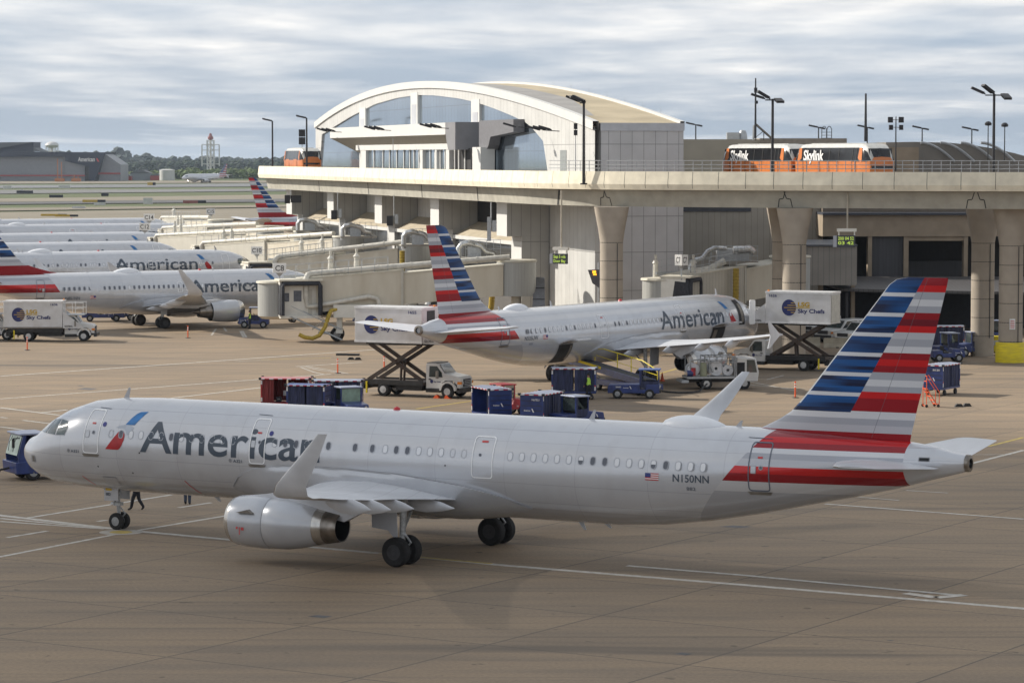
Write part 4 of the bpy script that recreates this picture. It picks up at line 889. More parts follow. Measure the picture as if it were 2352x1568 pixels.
# ------------------------------------------------------------------ brown terminal with the dark service bays
tb = thing('brown_terminal', (0, 0, 0), 0, 'brown concrete terminal with dark service openings behind the two right columns', 'terminal')
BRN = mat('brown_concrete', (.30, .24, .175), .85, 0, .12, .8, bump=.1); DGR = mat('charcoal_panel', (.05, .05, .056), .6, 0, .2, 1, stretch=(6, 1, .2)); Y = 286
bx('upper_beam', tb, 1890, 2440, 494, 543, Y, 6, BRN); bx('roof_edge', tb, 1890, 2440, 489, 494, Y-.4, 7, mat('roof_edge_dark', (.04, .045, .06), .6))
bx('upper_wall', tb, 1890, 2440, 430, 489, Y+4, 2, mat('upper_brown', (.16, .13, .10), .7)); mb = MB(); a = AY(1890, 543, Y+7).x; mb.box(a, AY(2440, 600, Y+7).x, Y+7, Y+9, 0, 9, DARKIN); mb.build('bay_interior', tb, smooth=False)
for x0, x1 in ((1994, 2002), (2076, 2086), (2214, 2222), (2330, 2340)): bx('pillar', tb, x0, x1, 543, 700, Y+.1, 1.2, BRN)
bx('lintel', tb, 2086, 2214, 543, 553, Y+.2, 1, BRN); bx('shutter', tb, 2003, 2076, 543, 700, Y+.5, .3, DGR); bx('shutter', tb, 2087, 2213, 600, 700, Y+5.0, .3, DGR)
fw = thing('fixed_walkway', (0, 0, 0), 0, 'grey beige enclosed walkway box between the brown terminal and the C7 bridge', 'walkway'); WKM = panel_mat('walkway_ribs', (.27, .25, .225), .5, 0, ())
bx('box', fw, 1850, 1968, 566, 655, 268, 17, WKM); bx('roof_cap', fw, 1848, 1970, 562, 566, 267.8, 17, mat('cap_dark', (.08, .085, .1), .5)); bx('leg', fw, 1880, 1890, 655, 785, 272, .6, BRN); bx('leg', fw, 1955, 1963, 655, 785, 272, .6, BRN)
m_ = MB(); a = AY(1932, 660, 271); b = AY(2440, 690, 271); CAN = panel_mat('canopy_metal', (.085, .08, .08), .45, 0, (), seam=(.02, .02, .02))
m_.add([(a.x, 271, 4.35), (b.x, 271, 3.95), (b.x, 285.5, 4.85), (a.x-1.5, 285.5, 4.9), (a.x, 271, 4.1), (b.x, 271, 3.7), (b.x, 285.5, 4.6), (a.x-1.5, 285.5, 4.6)], [(0,1,2,3),(7,6,5,4),(0,4,5,1),(0,3,7,4),(1,5,6,2)], CAN)
cp = thing('service_canopy', (0, 0, 0), 0, 'low dark ribbed metal canopy along the foot of the brown terminal', 'canopy'); m_.build('roof', cp, smooth=False)
for px in (1945, 2050, 2150, 2250, 2345): p = AY(px, 700, 271.5); mb = MB(); mb.box(p.x-.12, p.x+.12, 271.4, 271.64, 0, 3.95, DGR); mb.build('post', cp, smooth=False)
mb = MB(); mb.box(AY(1900, 700, 284).x, AY(2440, 700, 284).x, 284, 284.3, 0, 4.6, mat('canopy_back', (.035, .035, .04), .8)); mb.build('rear_wall', cp, smooth=False)
# far right: second building with a curved ribbed roof
cv = thing('curved_roof_hall', (0, 0, 0), 0, 'hall with a ribbed curved roof on the skyline at far right behind the train', 'building')
Y = 330; RBM = mat('curved_roof', (.20, .185, .165), .6, 0, .1, .5); P0 = AY(2040, 326, Y); mb = MB(); secs = []
prof = [(2035, 327), (2100, 326), (2180, 328), (2230, 333), (2280, 341), (2330, 352), (2380, 366), (2420, 380)]
for px, y_ in prof: p = AY(px, y_, Y); secs.append([(p.x, Y, p.z), (p.x, Y, 13.0), (p.x, Y+26, 13.0), (p.x, Y+26, p.z)])
mb.loft(secs, RBM); mb.build('roof', cv, smooth=False)
for dx_ in (0, 45, 92, 138):
    mb = MB(); mb.tube([AY(2115+dx_+t*78, 328+ (t**1.8)*44, Y-.6) for t in [i/8 for i in range(9)]], .16, 6, STEELG); mb.build('rib', cv)
bx('wall', cv, 2040, 2110, 338, 400, 318, 14, BRN)
# ------------------------------------------------------------------ trains
ORG = mat('train_orange', (.60, .18, .04), .35, 0, .1, 2, coat=.3); TRW = mat('train_white', (.50, .50, .48), .4); TRG = mat('train_glass', (.016, .017, .02), .15, 0, .2, 2); LET = mat('lettering_white', (.75, .75, .75), .5)
def train_car(loc, rz, label, text=True):
    """local +x = running direction, 12.2 m long, 2.8 wide"""
    t = thing('train_car', loc, rz, label, 'train', 'people mover cars on the guideway'); H = 3.4; Ln = 6.1
    def sect(x, w, zt, zb): return [(x, -w, zb), (x, -w*1.0, zb+.9), (x, -w*1.02, zb+1.6), (x, -w*.9, zt-.35), (x, -w*.72, zt-.05), (x, 0, zt), (x, w*.72, zt-.05), (x, w*.9, zt-.35), (x, w*1.02, zb+1.6), (x, w, zb+.9), (x, w, zb)]
    X = [(-Ln, 1.12, 2.3, .35), (-Ln+.35, 1.28, 3.0, .3), (-Ln+.95, 1.38, 3.32, .3), (-Ln+1.6, 1.4, H, .3), (Ln-1.6, 1.4, H, .3), (Ln-.95, 1.38, 3.32, .3), (Ln-.35, 1.28, 3.0, .3), (Ln, 1.12, 2.3, .35)]
    def mf(i, j):
        if j in (3, 4, 5, 6): return TRG if i in (0, 1, 5, 6) and j in (4, 5) and i in (0, 6) else TRW
        if j in (2, 7): return TRG
        if i in (0, 6) and j in (1, 8): return ORG
        return ORG
    mb = MB(); mb.loft([sect(*x) for x in X], ORG, mfun=mf); b = mb.build('body', t, ang=30, bevel=0)
    for s in (1, -1):     # windscreens
        mb = MB(); mb.add([(s*(Ln-.02), -1.0, 1.35), (s*(Ln-.02), 1.0, 1.35), (s*(Ln-.42), 1.12, 2.98), (s*(Ln-.42), -1.12, 2.98)], [(0,1,2,3)], TRG)
        mb.v = [(x*1.012 if abs(x) < 99 else x, y, z) for x, y, z in mb.v]; mb.add([(s*(Ln+.03), -1.12, .35), (s*(Ln+.03), 1.12, .35), (s*(Ln+.04), 1.08, 1.3), (s*(Ln+.04), -1.08, 1.3)], [(0,1,2,3)], ORG); mb.build('windscreen', t, smooth=False, fixn=False)
        for y in (-.75, .75): mb = MB(); mb.cyl((s*(Ln+.03), y, .75), (s*(Ln+.07), y, .75), .1, .1, 10, WINSH); mb.build('headlight', t)
    for y in (-1, 1):     # door leaves and pillars
        for x in (-2.6, 2.6): mb = MB(); mb.box(x-1.05, x+1.05, min(y*1.405, y*1.435), max(y*1.405, y*1.435), .45, 2.0, ORG); mb.build('door_panel', t, smooth=False)
        for x in (-4.3, -3.7, -1.5, 0, 1.5, 3.7, 4.3):
            mb = MB(); mb.add([(x-.03, y*1.435, .35), (x+.03, y*1.435, .35), (x+.03, y*1.45, 1.9), (x-.03, y*1.45, 1.9), (x+.03, y*1.3, 3.05), (x-.03, y*1.3, 3.05)], [(0,1,2,3),(3,2,4,5)], JOINT); mb.build('panel_gap', t, smooth=False, fixn=False)
        for x in (-4.9, 4.9):
            mb = MB(); mb.add([(x-.4, y*1.42, 1.85), (x+.3, y*1.42, 1.85), (x+.22, y*1.285, 3.04), (x-.2, y*1.285, 3.04)], [(0,1,2,3)], ORG); mb.build('end_pillar', t, smooth=False, fixn=False)
        if text:
            mb = MB(); xd = (1, 0, 0) if y < 0 else (-1, 0, 0); o = Vector((-4.2 if y < 0 else 4.2, y*1.43, 2.02)); put_text(mb, 'Skylink', o, xd, (0, -y*-.0-y*.11, 1), .86, LET, width=3.3, bold=.03, lift=.03); mb.build('lettering', t, smooth=False, fixn=False)
    for x in (-4, 4): mb = MB(); mb.box(x-1, x+1, -1.1, 1.1, .02, .5, JOINT); mb.build('bogie', t, smooth=False)
    mb = MB(); mb.box(-4.5, 4.5, -.5, .5, H-.02, H+.03, TRW); mb.build('roof_unit', t, smooth=False, bevel=.04)
    return t
br = MB(); BP = [Vector((36, 234.5+2, 0)), Vector((30.5, 246, 0)), Vector((19.6, 270, 0)), Vector((10, 291, 0))]
sweep(br, smooth_path(BP), [(-2.2, 14.0), (-2.2, 13.5), (2.2, 13.5), (2.2, 14.0)], DECK); br = br.build('branch_guideway', None, smooth=False); tag(br, 'second guideway track branching away behind the barrier under the two right trains', 'guideway')
bd = (Vector((19.6, 270, 0))-Vector((30.5, 246, 0))).normalized(); rb = math.atan2(bd.y, bd.x)
p1 = Vector((27.7, 249.5, 14.0)); train_car(p1, rb+PI, 'orange and black train car nearest the right light pole, white lettering on its side')
train_car(p1+bd*12.9, rb+PI, 'orange train car coupled behind the nearer one, cut by the middle light pole')
pl = Q(UA(717, 2.9)+6.2, 2.9, 14.0); train_car(pl, RU+PI, 'orange train car with black windscreen at the far left end of the guideway', False)
# ------------------------------------------------------------------ light poles and masts on the guideway
def flood(mb, p, yaw, tilt=R(18), w=.62, l=1.05):
    M_ = Matrix.Translation(p) @ Matrix.Rotation(yaw, 4, 'Z') @ Matrix.Rotation(tilt, 4, 'Y'); T = mb.T; mb.T = T @ M_
    mb.box(.15, .15+l, -w/2, w/2, -.08, .1, POLEB); mb.box(0, .2, -.08, .08, -.06, .06, POLEB); mb.T = T
def light_pole(px, Z, ztop, heads, label, base=14.0, o=None):
    X = (px-1176)/FPX*Z; t = thing('light_pole', (X, Z, base), 0, label, 'light pole', 'black floodlight poles'); h = ztop-base
    mb = MB(); mb.cyl((0, 0, 0), (0, 0, h-.15), .13, .10, 10, POLEB); mb.cyl((0, 0, 0), (0, 0, .12), .3, .3, 10, POLEB); mb.build('pole', t)
    mb = MB(); xs = [x for x, y, _ in heads]; mb.box(min(xs+[0]), max(xs+[0]), -.05, .05, h-.3, h-.2, POLEB); mb.build('crossarm', t, smooth=False)
    for x, yaw, tl in heads: mb = MB(); flood(mb, Vector((x, 0, h-.15)), yaw, R(tl)); mb.build('floodlight', t, smooth=False)
    return t
light_pole(1340.5, 247.9, 21.0, [(-.35, PI*.95, -22), (-.1, PI*1.1, -20), (.15, PI*.9, -24)], 'black light pole with slanted heads in front of the roof of the station')
light_pole(1773, 240.5, 21.1, [(-.6, PI, -18), (-.2, PI*1.05, -30), (.35, -PI*.45, 14)], 'black light pole standing in front of the rear train car')
light_pole(2280, 236.3, 21.4, [(-.7, PI, -24), (0, PI*1.1, -35), (.75, -PI*.45, 20)], 'tallest looking black light pole at far right with three flat heads')
light_pole(627, 381.5, 21.0, [(-.1, PI, -15), (.0, PI*1.08, -12)], 'thin black light pole at the left tip of the guideway')
light_pole(705.5, 360, 21.1, [(-.1, PI, -15), (.0, PI*1.08, -12)], 'thin black light pole beside the leftmost train car')
for px, y, Z, lb in ((755, 302, 352, 'leftmost pair of black floodlights bracketed at the corner of the station arch'), (866, 298, 322, 'black floodlight cluster on the left half of the white canopy'), (996, 293, 296, 'black floodlight cluster at the right end of the white canopy'), (1190, 292, 275, 'small black floodlight at the tip of the dark side canopy'), (1246, 299, 262, 'black floodlight cluster fixed on the lit arch wall near its right end')):
    p = AY(px, y, Z); t = thing('canopy_floodlight', p, 0, lb, 'floodlight', 'floodlights on the station canopy')
    mb = MB(); mb.cyl((0, 0, 0), (1.5, .4, -.1), .04, .04, 6, POLEB); mb.build('bracket', t)
    for i in range(3 if px != 1190 else 1): mb = MB(); flood(mb, Vector((-.2+i*.5, 0, 0)), PI*(.97+.03*i), R(-16)); mb.build('lamp_head', t, smooth=False)
def mast(px, Z, y0, y1, label, boxes=(), r=.05, name='mast', cat='mast'):
    a = AY(px, y0, Z); b = AY(px, y1, Z); t = thing(name, (a.x, Z, a.z), 0, label, cat); h = b.z-a.z
    mb = MB(); mb.cyl((0, 0, 0), (0, 0, h), r, r*.6, 8, POLEB if r > .06 else STEELG); mb.build('pole', t)
    for dx_, dz, w, hh in boxes: mb = MB(); mb.box(dx_-w/2, dx_+w/2, -.25, .1, h*dz-hh/2, h*dz+hh/2, POLEB); mb.box(min(0, dx_), max(0, dx_), -.02, .02, h*dz-.03, h*dz+.03, STEELG); mb.build('equipment_box', t, smooth=False)
    return t
mast(1322, 250.5, 393, 287, 'slim post with two black boxes left of the near light pole', [(0, .97, .3, .5), (0, .83, .3, .45)], .05)
mast(2057, 236, 393, 268, 'mast with four grey boxes in front of the curved roof hall', [(-.45, .94, .38, .45), (.4, .94, .38, .45), (-.4, .8, .3, .4), (.4, .8, .3, .4)], .07)
mast(1735, 298, 318, 180, 'tall thin lattice antenna mast on the beige block roof', [(0, .8, .3, .5), (.1, .6, .25, .3)], .12)
mast(1988, 300, 325, 215, 'tall plain dark spike mast above the front train car', (), .16)
mast(694, 375, 352, 305, 'short post with two boxes between the two far left poles', [(0, .98, .8, .9), (0, .6, .8, .9)], .06)
mast(903, 330, 386, 311, 'thin grey camera post in front of the platform glass', [(.5, .92, .5, .25)], .06)
for px, y1, lb in ((1598, 287, 'small double head lamp on the skyline right of the station'), (1880, 293, 'small skyline lamp left of the rounded roof ladder'), (1992, 293, 'small skyline lamp touching the tall spike mast'), (2118, 295, 'small skyline lamp above the left part of the curved roof'), (2232, 297, 'small skyline lamp above the right part of the curved roof')):
    a = AY(px, 322, 340); t = thing('roof_lamp', a, 0, lb, 'lamp', 'small lamps on the skyline'); h = AY(px, y1, 340).z-a.z; mb = MB(); mb.cyl((0, 0, -1.5), (0, 0, h), .09, .07, 6, POLEB); mb.build('pole', t)
    for s in (-1, 1): mb = MB(); flood(mb, Vector((0, 0, h)), 0 if s > 0 else PI, R(12*s), .5, .6 if s > 0 else 1.0); mb.build('lamp_head', t, smooth=False)
for px, y1 in ((2269, 287), (2307, 290)):
    a = AY(px, 370, 300); t = thing('globe_lamp', a, 0, 'round topped lamp post just left of the far right light pole' if px < 2280 else 'round topped lamp post at the right of the far right light pole', 'lamp', 'round topped lamp posts'); h = AY(px, y1, 300).z-a.z
    mb = MB(); mb.cyl((0, 0, 0), (0, 0, h), .07, .05, 6, POLEB); mb.build('pole', t); mb = MB(); mb.lathe([(0, .05), (.05, .34), (.25, .36), (.42, .2), (.46, .02)], POLEB, ((0, 0, h-.1), (0, 0, h+.9)), 12); mb.build('globe', t)
# roof clutter on the beige block
t = thing('roof_equipment', AY(1690, 318, 305), 0, 'vent cowl and box unit on the roof left of the antenna mast', 'roof unit'); mb = MB(); mb.box(-.9, .4, 0, 1, -.3, .6, STEELG); mb.build('box_unit', t, smooth=False, bevel=.03); mb = MB(); mb.lathe([(0, .5), (.5, .45), (.9, .3), (.95, .02)], STEELG, ((.75, .5, -.1), (.75, .5, .9)), 14); mb.build('cowl', t)
t = thing('roof_ladder', AY(1897, 320, 302), 0, 'pair of tall hooped ladder rails on the roof above the train', 'ladder'); mb = MB()
for x in (-.42, .1): mb.tube([(x, 0, -.3), (x, 0, 1.0), (x+.12, 0, 1.25), (x+.24, 0, 1.3), (x+.36, 0, 1.25), (x+.48, 0, 1.0), (x+.48, 0, -.3)], .04, 5, POLEB)
for z in (.1, .4, .7): mb.cyl((-.42, 0, z), (.58, 0, z), .025, .025, 4, POLEB)
mb.build('rail', t)
t = thing('stair_conveyor', AY(1752, 318, 299), 0, 'slanted steel frame and ladder on the roof at the foot of the antenna mast', 'frame'); mb = MB()
mb.cyl((-.7, 0, 1.4), (1.0, 0, -.1), .12, .12, 4, SCUFF); mb.cyl((-.7, 0, -.2), (-.7, 0, 1.4), .05, .05, 4, POLEB); mb.cyl((.1, 0, -.2), (.1, 0, .8), .04, .04, 4, POLEB); mb.cyl((-.7, 0, .1), (.1, 0, .75), .03, .03, 4, POLEB); mb.cyl((-.95, 0, -.2), (-.9, 0, 1.3), .1, .1, 4, STEELG); mb.build('frame', t)
# ------------------------------------------------------------------ the parked and taxiing airliners
air2, A2_, NEW2 = airliner('airliner', (18.724, 232.662, 0), .977, 'silver airliner parked tail towards us at gate C7 with cargo doors open', 'airliners', A321, side=-1, reg='N535UW', fleet='535', open_doors=True, sharklets=False, shade=.7)
def opening(name, x0, x1, z0, z1, inner=None):
    m = NEW2(); A2_.decal(m, [(x0, z0), (x1, z0), (x1, z1), (x0, z1)], -1, DARKIN, .012, .25, .1)
    A2_.decal(m, [(x0-.05, z0), (x0, z0), (x0, z1), (x0-.05, z1)], -1, SEAM, .014); A2_.decal(m, [(x1, z0), (x1+.05, z0), (x1+.05, z1), (x1, z1)], -1, SEAM, .014)
    if inner: A2_.decal(m, inner, -1, SCUFF, .016, .25, .1)
    return m.build(name, air2, smooth=False, fixn=False)
opening('cargo_opening', 28.7, 30.45, 2.0, 3.3, [(28.75, 2.2), (29.0, 2.2), (29.0, 3.2), (28.75, 3.2)]); opening('cargo_opening', 7.5, 9.4, 2.3, 3.5, [(8.6, 2.4), (9.1, 2.4), (9.1, 3.3), (8.6, 3.3)]); opening('doorway', 4.5, 5.42, 3.52, 5.38, [(4.6, 3.7), (5.0, 3.7), (5.0, 5.1), (4.6, 5.1)])
for x0, x1, z in ((28.6, 30.5, 3.32), (7.4, 9.5, 3.52)):     # raised cargo doors
    m = NEW2(); secs = []
    for i in range(7):
        t = i/6; y = -1.93-1.45*t; zz = z+.32*math.sin(t*PI*.62)-.0*t; secs.append([(x0, y, zz), (x1, y, zz), (x1, y, zz+.09), (x0, y, zz+.09)])
    m.loft(secs, WHT); m.build('cargo_door', air2, ang=40)
m = NEW2(); m.prism([(x, z) for x, z in rrect(.86, 1.86, .14, 4, 4.05, 4.45)], -2.36, -2.30, DOORW); m.build('door', air2)
a3, _, _ = airliner('airliner', (-18.26, 295.99, 0), .5394, 'silver airliner with blended winglet parked at gate C8 behind the lowered catering truck', 'airliners', B737, side=-1, reg='N851NN', fleet='3GF', titx=(7.5, 15.9), shade=.2)
def other(px, Z, head, label, spec=A321, cut=6.94, detail=1, **kw): return airliner('airliner', ((px-1176)/FPX*Z, Z, 0), head, label, 'airliners', spec, cut, -1, detail=detail, sharklets=kw.pop('sharklets', False), **kw)[0]
other(600, 340, .46, 'airliner at gate C10 with its whole dark title and red tip symbol showing', titx=(8.4, 18.2))
other(436, 374, .46, 'third airliner back, title mostly hidden, nose curve showing left of the C12 bridge', titx=(8.4, 18.2), dome=False)
other(424, 420, .46, 'fourth airliner back, top half of its title showing below the C12 sign', titx=(8.4, 18.2), dome=False)
other(500, 476, .46, 'fifth airliner back, first title letter showing left of the C12 sign', A321, 0, titx=(5.5, 14.2))
other(413, 515, .46, 'farthest of the parked row of airliners at left, only roof and dome showing', A321, 0)
other(1007, 563, .5, 'airliner beyond the bridges whose striped tail stands left of the concourse', B737, 0, titles='')
k_ = other(419, 1838, PI+.80, 'tiny airliner taxiing on the far runway with its nose light on', A321, 6.94, titles='')
m = MB(); m.lathe([(0, .3), (.25, .2), (.3, .02)], mat('landing_light', (1, .95, .8), .3, emit=(1, .93, .75, 14)), ((-4.9, 0, 1.7), (-3.9, 0, 1.7)), 10); m.build('landing_light', k_)
# ------------------------------------------------------------------ jet bridges
JB = mat('bridge_cream', (.58, .545, .46), .6, 0, .10, 1.2, dirt=(.47, .42, .33), stretch=(.6, .6, .15)); JBR = panel_mat('bridge_ribs', (.50, .48, .42), .38, 0, (), seam=(.30, .29, .25)); JBT = mat('bridge_roof', (.62, .59, .50), .7, 0, .15, 1.5)
PIPE = mat('duct_white', (.60, .58, .52), .5, 0, .15, 3); DUCTY = mat('hose_yellow', (.44, .31, .03), .5, 0, .2, 6); BEL = mat('bellows', (.035, .037, .045), .8, 0, .3, 6); CABW = mat('cab_white', (.68, .665, .61), .5, 0, .06, 1.5); CABG = mat('shutter_grey', (.36, .365, .35), .5, .1, .1, 1, stretch=(8, 8, .2))
SGN = mat('sign_face', (.78, .78, .76), .4, 0, .03); SGT = mat('sign_text', (.02, .02, .022), .5); DUCTS = mat('foil_duct', (.62, .63, .63), .3, .75, .25, 9)
def gate_sign(txt, loc, rz, label, two=False, post=.5, s=1.0):
    t = thing('gate_sign', loc, rz, label, 'sign', 'gate number signs')
    mb = MB(); w, h = (1.15 if len(txt) > 2 else 1.1)*s, .78*s; mb.box(-w/2, w/2, -.16, .16, post, post+h, SGN); mb.build('box', t, smooth=False)
    mb = MB(); mb.add([(-.32*s, -.1, post), (.32*s, -.1, post), (.32*s, .1, post), (-.32*s, .1, post), (0, 0, post-.35*s)], [(0,1,4),(1,2,4),(2,3,4),(3,0,4)], STEELG); mb.cyl((0, 0, 0), (0, 0, post), .05, .05, 6, STEELG); mb.build('post', t)
    mb = MB(); put_text(mb, txt, (0, -.165, post+.17*s), (1, 0, 0), (0, 0, 1), .46*s, SGT, width=(.72 if len(txt) == 2 else .95)*s, align='c', bold=.012, lift=.004); mb.build('lettering', t, smooth=False, fixn=False)
    return t
def jet_bridge(cab, rot, label, cab_yaw=0.0, zc=2.5, zr=4.6, pipe=1, rails=1, wheels=1, lod=2, side=-1, flip=1, wx=None, dx=0.0, ribs=False):
    """cab, rot: ground points (x, y) of cabin and rotunda; floor heights zc, zr; opening of the cab faces cab_yaw"""
    c = Vector((cab[0], cab[1], 0)); r_ = Vector((rot[0], rot[1], 0)); d = (r_-c); Ln = d.length; ang = math.atan2(d.y, d.x)
    t = thing('jet_bridge', c, ang, label, 'jet bridge', 'jet bridges along the concourse')
    sl = (zr-zc)/Ln; F = lambda x: zc+sl*x
    def seg(nm, x0, x1, w, h, m, dz=0):
        mb = MB(); P = []
        for x in (x0, x1): P.append([(x, -w, F(x)-.25+dz), (x, w, F(x)-.25+dz), (x, w, F(x)+h+dz), (x, -w, F(x)+h+dz)])
        mb.loft(P, m); o = mb.build(nm, t, smooth=False)
        mb = MB(); P = [[(x, -w-.06, F(x)+h+dz), (x, w+.06, F(x)+h+dz), (x, w+.06, F(x)+h+.1+dz), (x, -w-.06, F(x)+h+.1+dz)] for x in (x0-.05, x1+.05)]; mb.loft(P, JBT); mb.build('roof_cap', o, smooth=False); return o
    seg('tunnel', 1.6, Ln*.52, 1.62, 2.78, JBR if ribs or lod < 2 else JB); seg('tunnel', Ln*.52, Ln-1.2, 1.42, 2.45, JB, .05)
    for x_ in (Ln*.52,): mb = MB(); mb.box(x_-.1, x_+.12, -1.68, 1.68, F(x_)-.32, F(x_)+2.86, JBR); mb.build('tunnel_collar', t, smooth=False)
    mb = MB(); mb.lathe([(0, 1.75), (3.0, 1.75), (3.05, 1.85), (3.2, 1.8), (3.25, .02)], CABG, ((Ln, 0, F(Ln)-.35), (Ln, 0, F(Ln)+.65)), 24, mfun=lambda i, j: CABG if i == 0 else JBT); mb.cyl((Ln, 0, 0), (Ln, 0, F(Ln)-.3), .45, .45, 12, JB); mb.build('rotunda', t, ang=50)
    mb = MB(); R_ = 1.85; mb.lathe([(0, R_), (2.9, R_), (2.92, R_+.14), (3.08, R_+.1), (3.2, .02)], CABG, ((0, 0, zc-.35), (0, 0, zc+.65)), 28, mfun=lambda i, j: CABG if i == 0 else JBT); mb.lathe([(0, R_), (-.25, R_-.3), (-.26, .02)], JB, ((0, 0, zc-.35), (0, 0, zc+.65)), 28); mb.build('cab_drum', t, ang=50)
    M_ = Matrix.Rotation(-ang, 4, 'Z') @ Matrix.Translation((dx, 0, 0)) @ Matrix.Rotation(cab_yaw, 4, 'Z'); zf = zc-.35     # cab front with canopy, local +x looks out
    def fb(): b = MB(); b.T = M_; return b
    mb = fb(); mb.box(.2, 2.3, -1.85, -1.7, zf, zf+3.15, CABW); mb.box(.2, 2.3, 1.7, 1.85, zf, zf+3.15, CABW); mb.box(.1, 2.75, -1.95, 1.95, zf+3.15, zf+3.32, JBT); mb.box(.2, 2.4, -1.8, 1.8, zf-.12, zf+.12, CABW); cf = mb.build('cab_frame', t, smooth=False, bevel=.02)
    mb = fb(); mb.box(1.86, 1.92, -1.7, 1.7, zf+.12, zf+3.1, CABW); mb.build('cab_inner_wall', cf, smooth=False)
    if lod > 1:
        for y0, y1, z0, z1, m__ in ((-.55, .15, 1.35, 2.3, WINDARK), (-1.35, -.95, 1.35, 2.1, WINDARK), (.75, 1.1, .2, 2.4, JBR)): mb = fb(); mb.box(1.92, 1.95, y0*flip, y1*flip, zf+z0, zf+z1, m__) if flip > 0 else mb.box(1.92, 1.95, -y1, -y0, zf+z0, zf+z1, m__); mb.build('cab_window', cf, smooth=False)
    mb = fb()     # bellows canopy: padded arch
    prof = [(-1.75, .15), (-1.75, 2.7), (-1.6, 3.0), (1.6, 3.0), (1.75, 2.7), (1.75, .15)]; mb.tube([(2.45, y, zf+z) for y, z in prof], .2, 8, BEL); mb.tube([(2.7, y*.95, zf+z*.98) for y, z in prof], .18, 8, BEL)
    mb.add([(1.0, -1.86, zf+.2), (2.5, -1.86, zf+.2), (2.5, -1.86, zf+2.8), (1.4, -1.86, zf+2.9)], [(0,1,2,3)], BEL); mb.add([(1.0, 1.86, zf+.2), (2.5, 1.86, zf+.2), (2.5, 1.86, zf+2.8), (1.4, 1.86, zf+2.9)], [(0,1,2,3)], BEL); mb.build('canopy_bellows', cf, ang=60)
    if wheels:
        x0 = wx or min(8.3, Ln*.42); mb = MB()
        for y in (-1.2, 1.2): mb.box(x0-.22, x0+.22, y-.2, y+.2, 1.0, F(x0)-.2, CABW); 
        mb.build('lift_column', t, smooth=False); mb = MB(); mb.box(x0-.3, x0+.3, -1.7, 1.7, .75, 1.05, CABW); mb.box(x0-1.9, x0+.3, -.35, .35, .6, .85, CABW); mb.build('bogie', t, smooth=False, bevel=.02)
        mb = MB(); mb.cyl((x0-.2, -1.2, 1.1), (x0-2.4, -1.2, F(x0)-.3), .05, .05, 6, CABW); mb.cyl((x0-2.4, -1.2, 1.1), (x0-.2, -1.2, F(x0)-.4), .05, .05, 6, CABW); mb.build('brace', t)
        for y in (-.75, .75): mb = MB(); wheel(mb, (x0-.2, y, .62), .62, .4, RIM); mb.build('wheel', t)
        mb = MB(); sx = x0-4.4; n = 13
        for s in (-1.75, -.95) if side < 0 else (.95, 1.75):
            mb.cyl((sx+.2, s+side*.9, F(sx)-.4), (sx+4.6, s+side*.9, .25), .05, .05, 4, STEELG); mb.cyl((sx+.2, s+side*.9, F(sx)+.55), (sx+4.6, s+side*.9, 1.15), .025, .025, 4, STEELG)
        for i in range(n): q = i/(n-1); x = sx+.2+4.4*q; z = F(sx)-.4+(.25-F(sx)+.4)*q; yy = side*1.35+side*.9; mb.box(x-.13, x+.13, yy-.4, yy+.4, z-.02, z+.02, STEELG)
        mb.build('service_stair', t, smooth=False)
    if pipe:
        zt = lambda x: F(x)+3.05; ys = side*1.25; mb = MB(); xe = Ln*.97
        mb.tube([(2.5, ys*1.45, F(2.5)+1.0), (2.5, ys*1.45, zt(2.5)-.3), (2.65, ys*1.3, zt(2.65)+.05), (3.1, ys, zt(3.1)+.12), (Ln*.5, ys, zt(Ln*.5)+.12), (xe, ys, zt(xe)+.1)], .27, 10, PIPE)
        for i in range(1, 6): x = 3+(xe-3)*i/6; mb.cyl((x-.06, ys, zt(x)+.12), (x+.06, ys, zt(x)+.12), .31, .31, 10, PIPE)
        if lod > 1: mb.tube([(2.5, ys*1.5, F(2.5)+1.0), (2.6, ys*1.5, F(2.6)+.35), (3.2, ys*1.5, F(3)+.3), (8.0, ys*1.5, F(8)+.75), (8.8, ys*1.5, F(8)+.55), (9.0, ys*1.5, F(9)-.3)], .2, 8, PIPE)
        mb.build('air_duct', t, ang=60)
        for x in (4.6, 6.9): mb = MB(); mb.cyl((x, -ys*.2, F(x)+2.8), (x, -ys*.2, F(x)+4.3), .27, .2, 10, PIPE); mb.cyl((x, -ys*.2, F(x)+4.3), (x, -ys*.2, F(x)+4.55), .32, .12, 10, PIPE); mb.cyl((x, -ys*.2, F(x)+4.55), (x, -ys*.2, F(x)+5.0), .1, .13, 8, PIPE); mb.build('vent_stack', t)
    if rails:
        mb = MB(); x0, x1 = .4, Ln*.46; y = 1.5*side*-1
        for yy in (-1.5, 1.5):
            for h in (.55, 1.1): mb.tube([(x0, yy, F(x0)+2.95+h), (x1, yy, F(x1)+2.95+h)], .025, 4, STEELG)
            for i in range(9): x = x0+(x1-x0)*i/8; mb.cyl((x, yy, F(x)+2.85), (x, yy, F(x)+4.05), .025, .025, 4, STEELG)
        mb.box(x0, x1, 1.3, 1.5, F(x0)+2.9, F(x0)+3.15, STEELG); mb.build('roof_railing', t, smooth=False)
    return t, F
tc8, F8 = jet_bridge((-20.7, 264.2), tuple(Q(UA(1186, 1.4), 1.4)[:2]), 'large cream bridge with the C8 sign, open dark cab mouth facing us', cab_yaw=R(-76), zc=2.6, zr=4.35, wx=5.4, dx=1.55)
mb = MB(); ti = tc8     # air unit and yellow hose hung under the C8 bridge
mb.box(4.9, 9.3, -2.05, -1.6, 2.15, 3.3, CABW); o = mb.build('air_unit', ti, smooth=False, bevel=.03)
mb = MB(); mb.box(6.9, 7.4, -2.08, -2.05, 2.5, 3.1, YELW); mb.build('warning_panel', o, smooth=False)
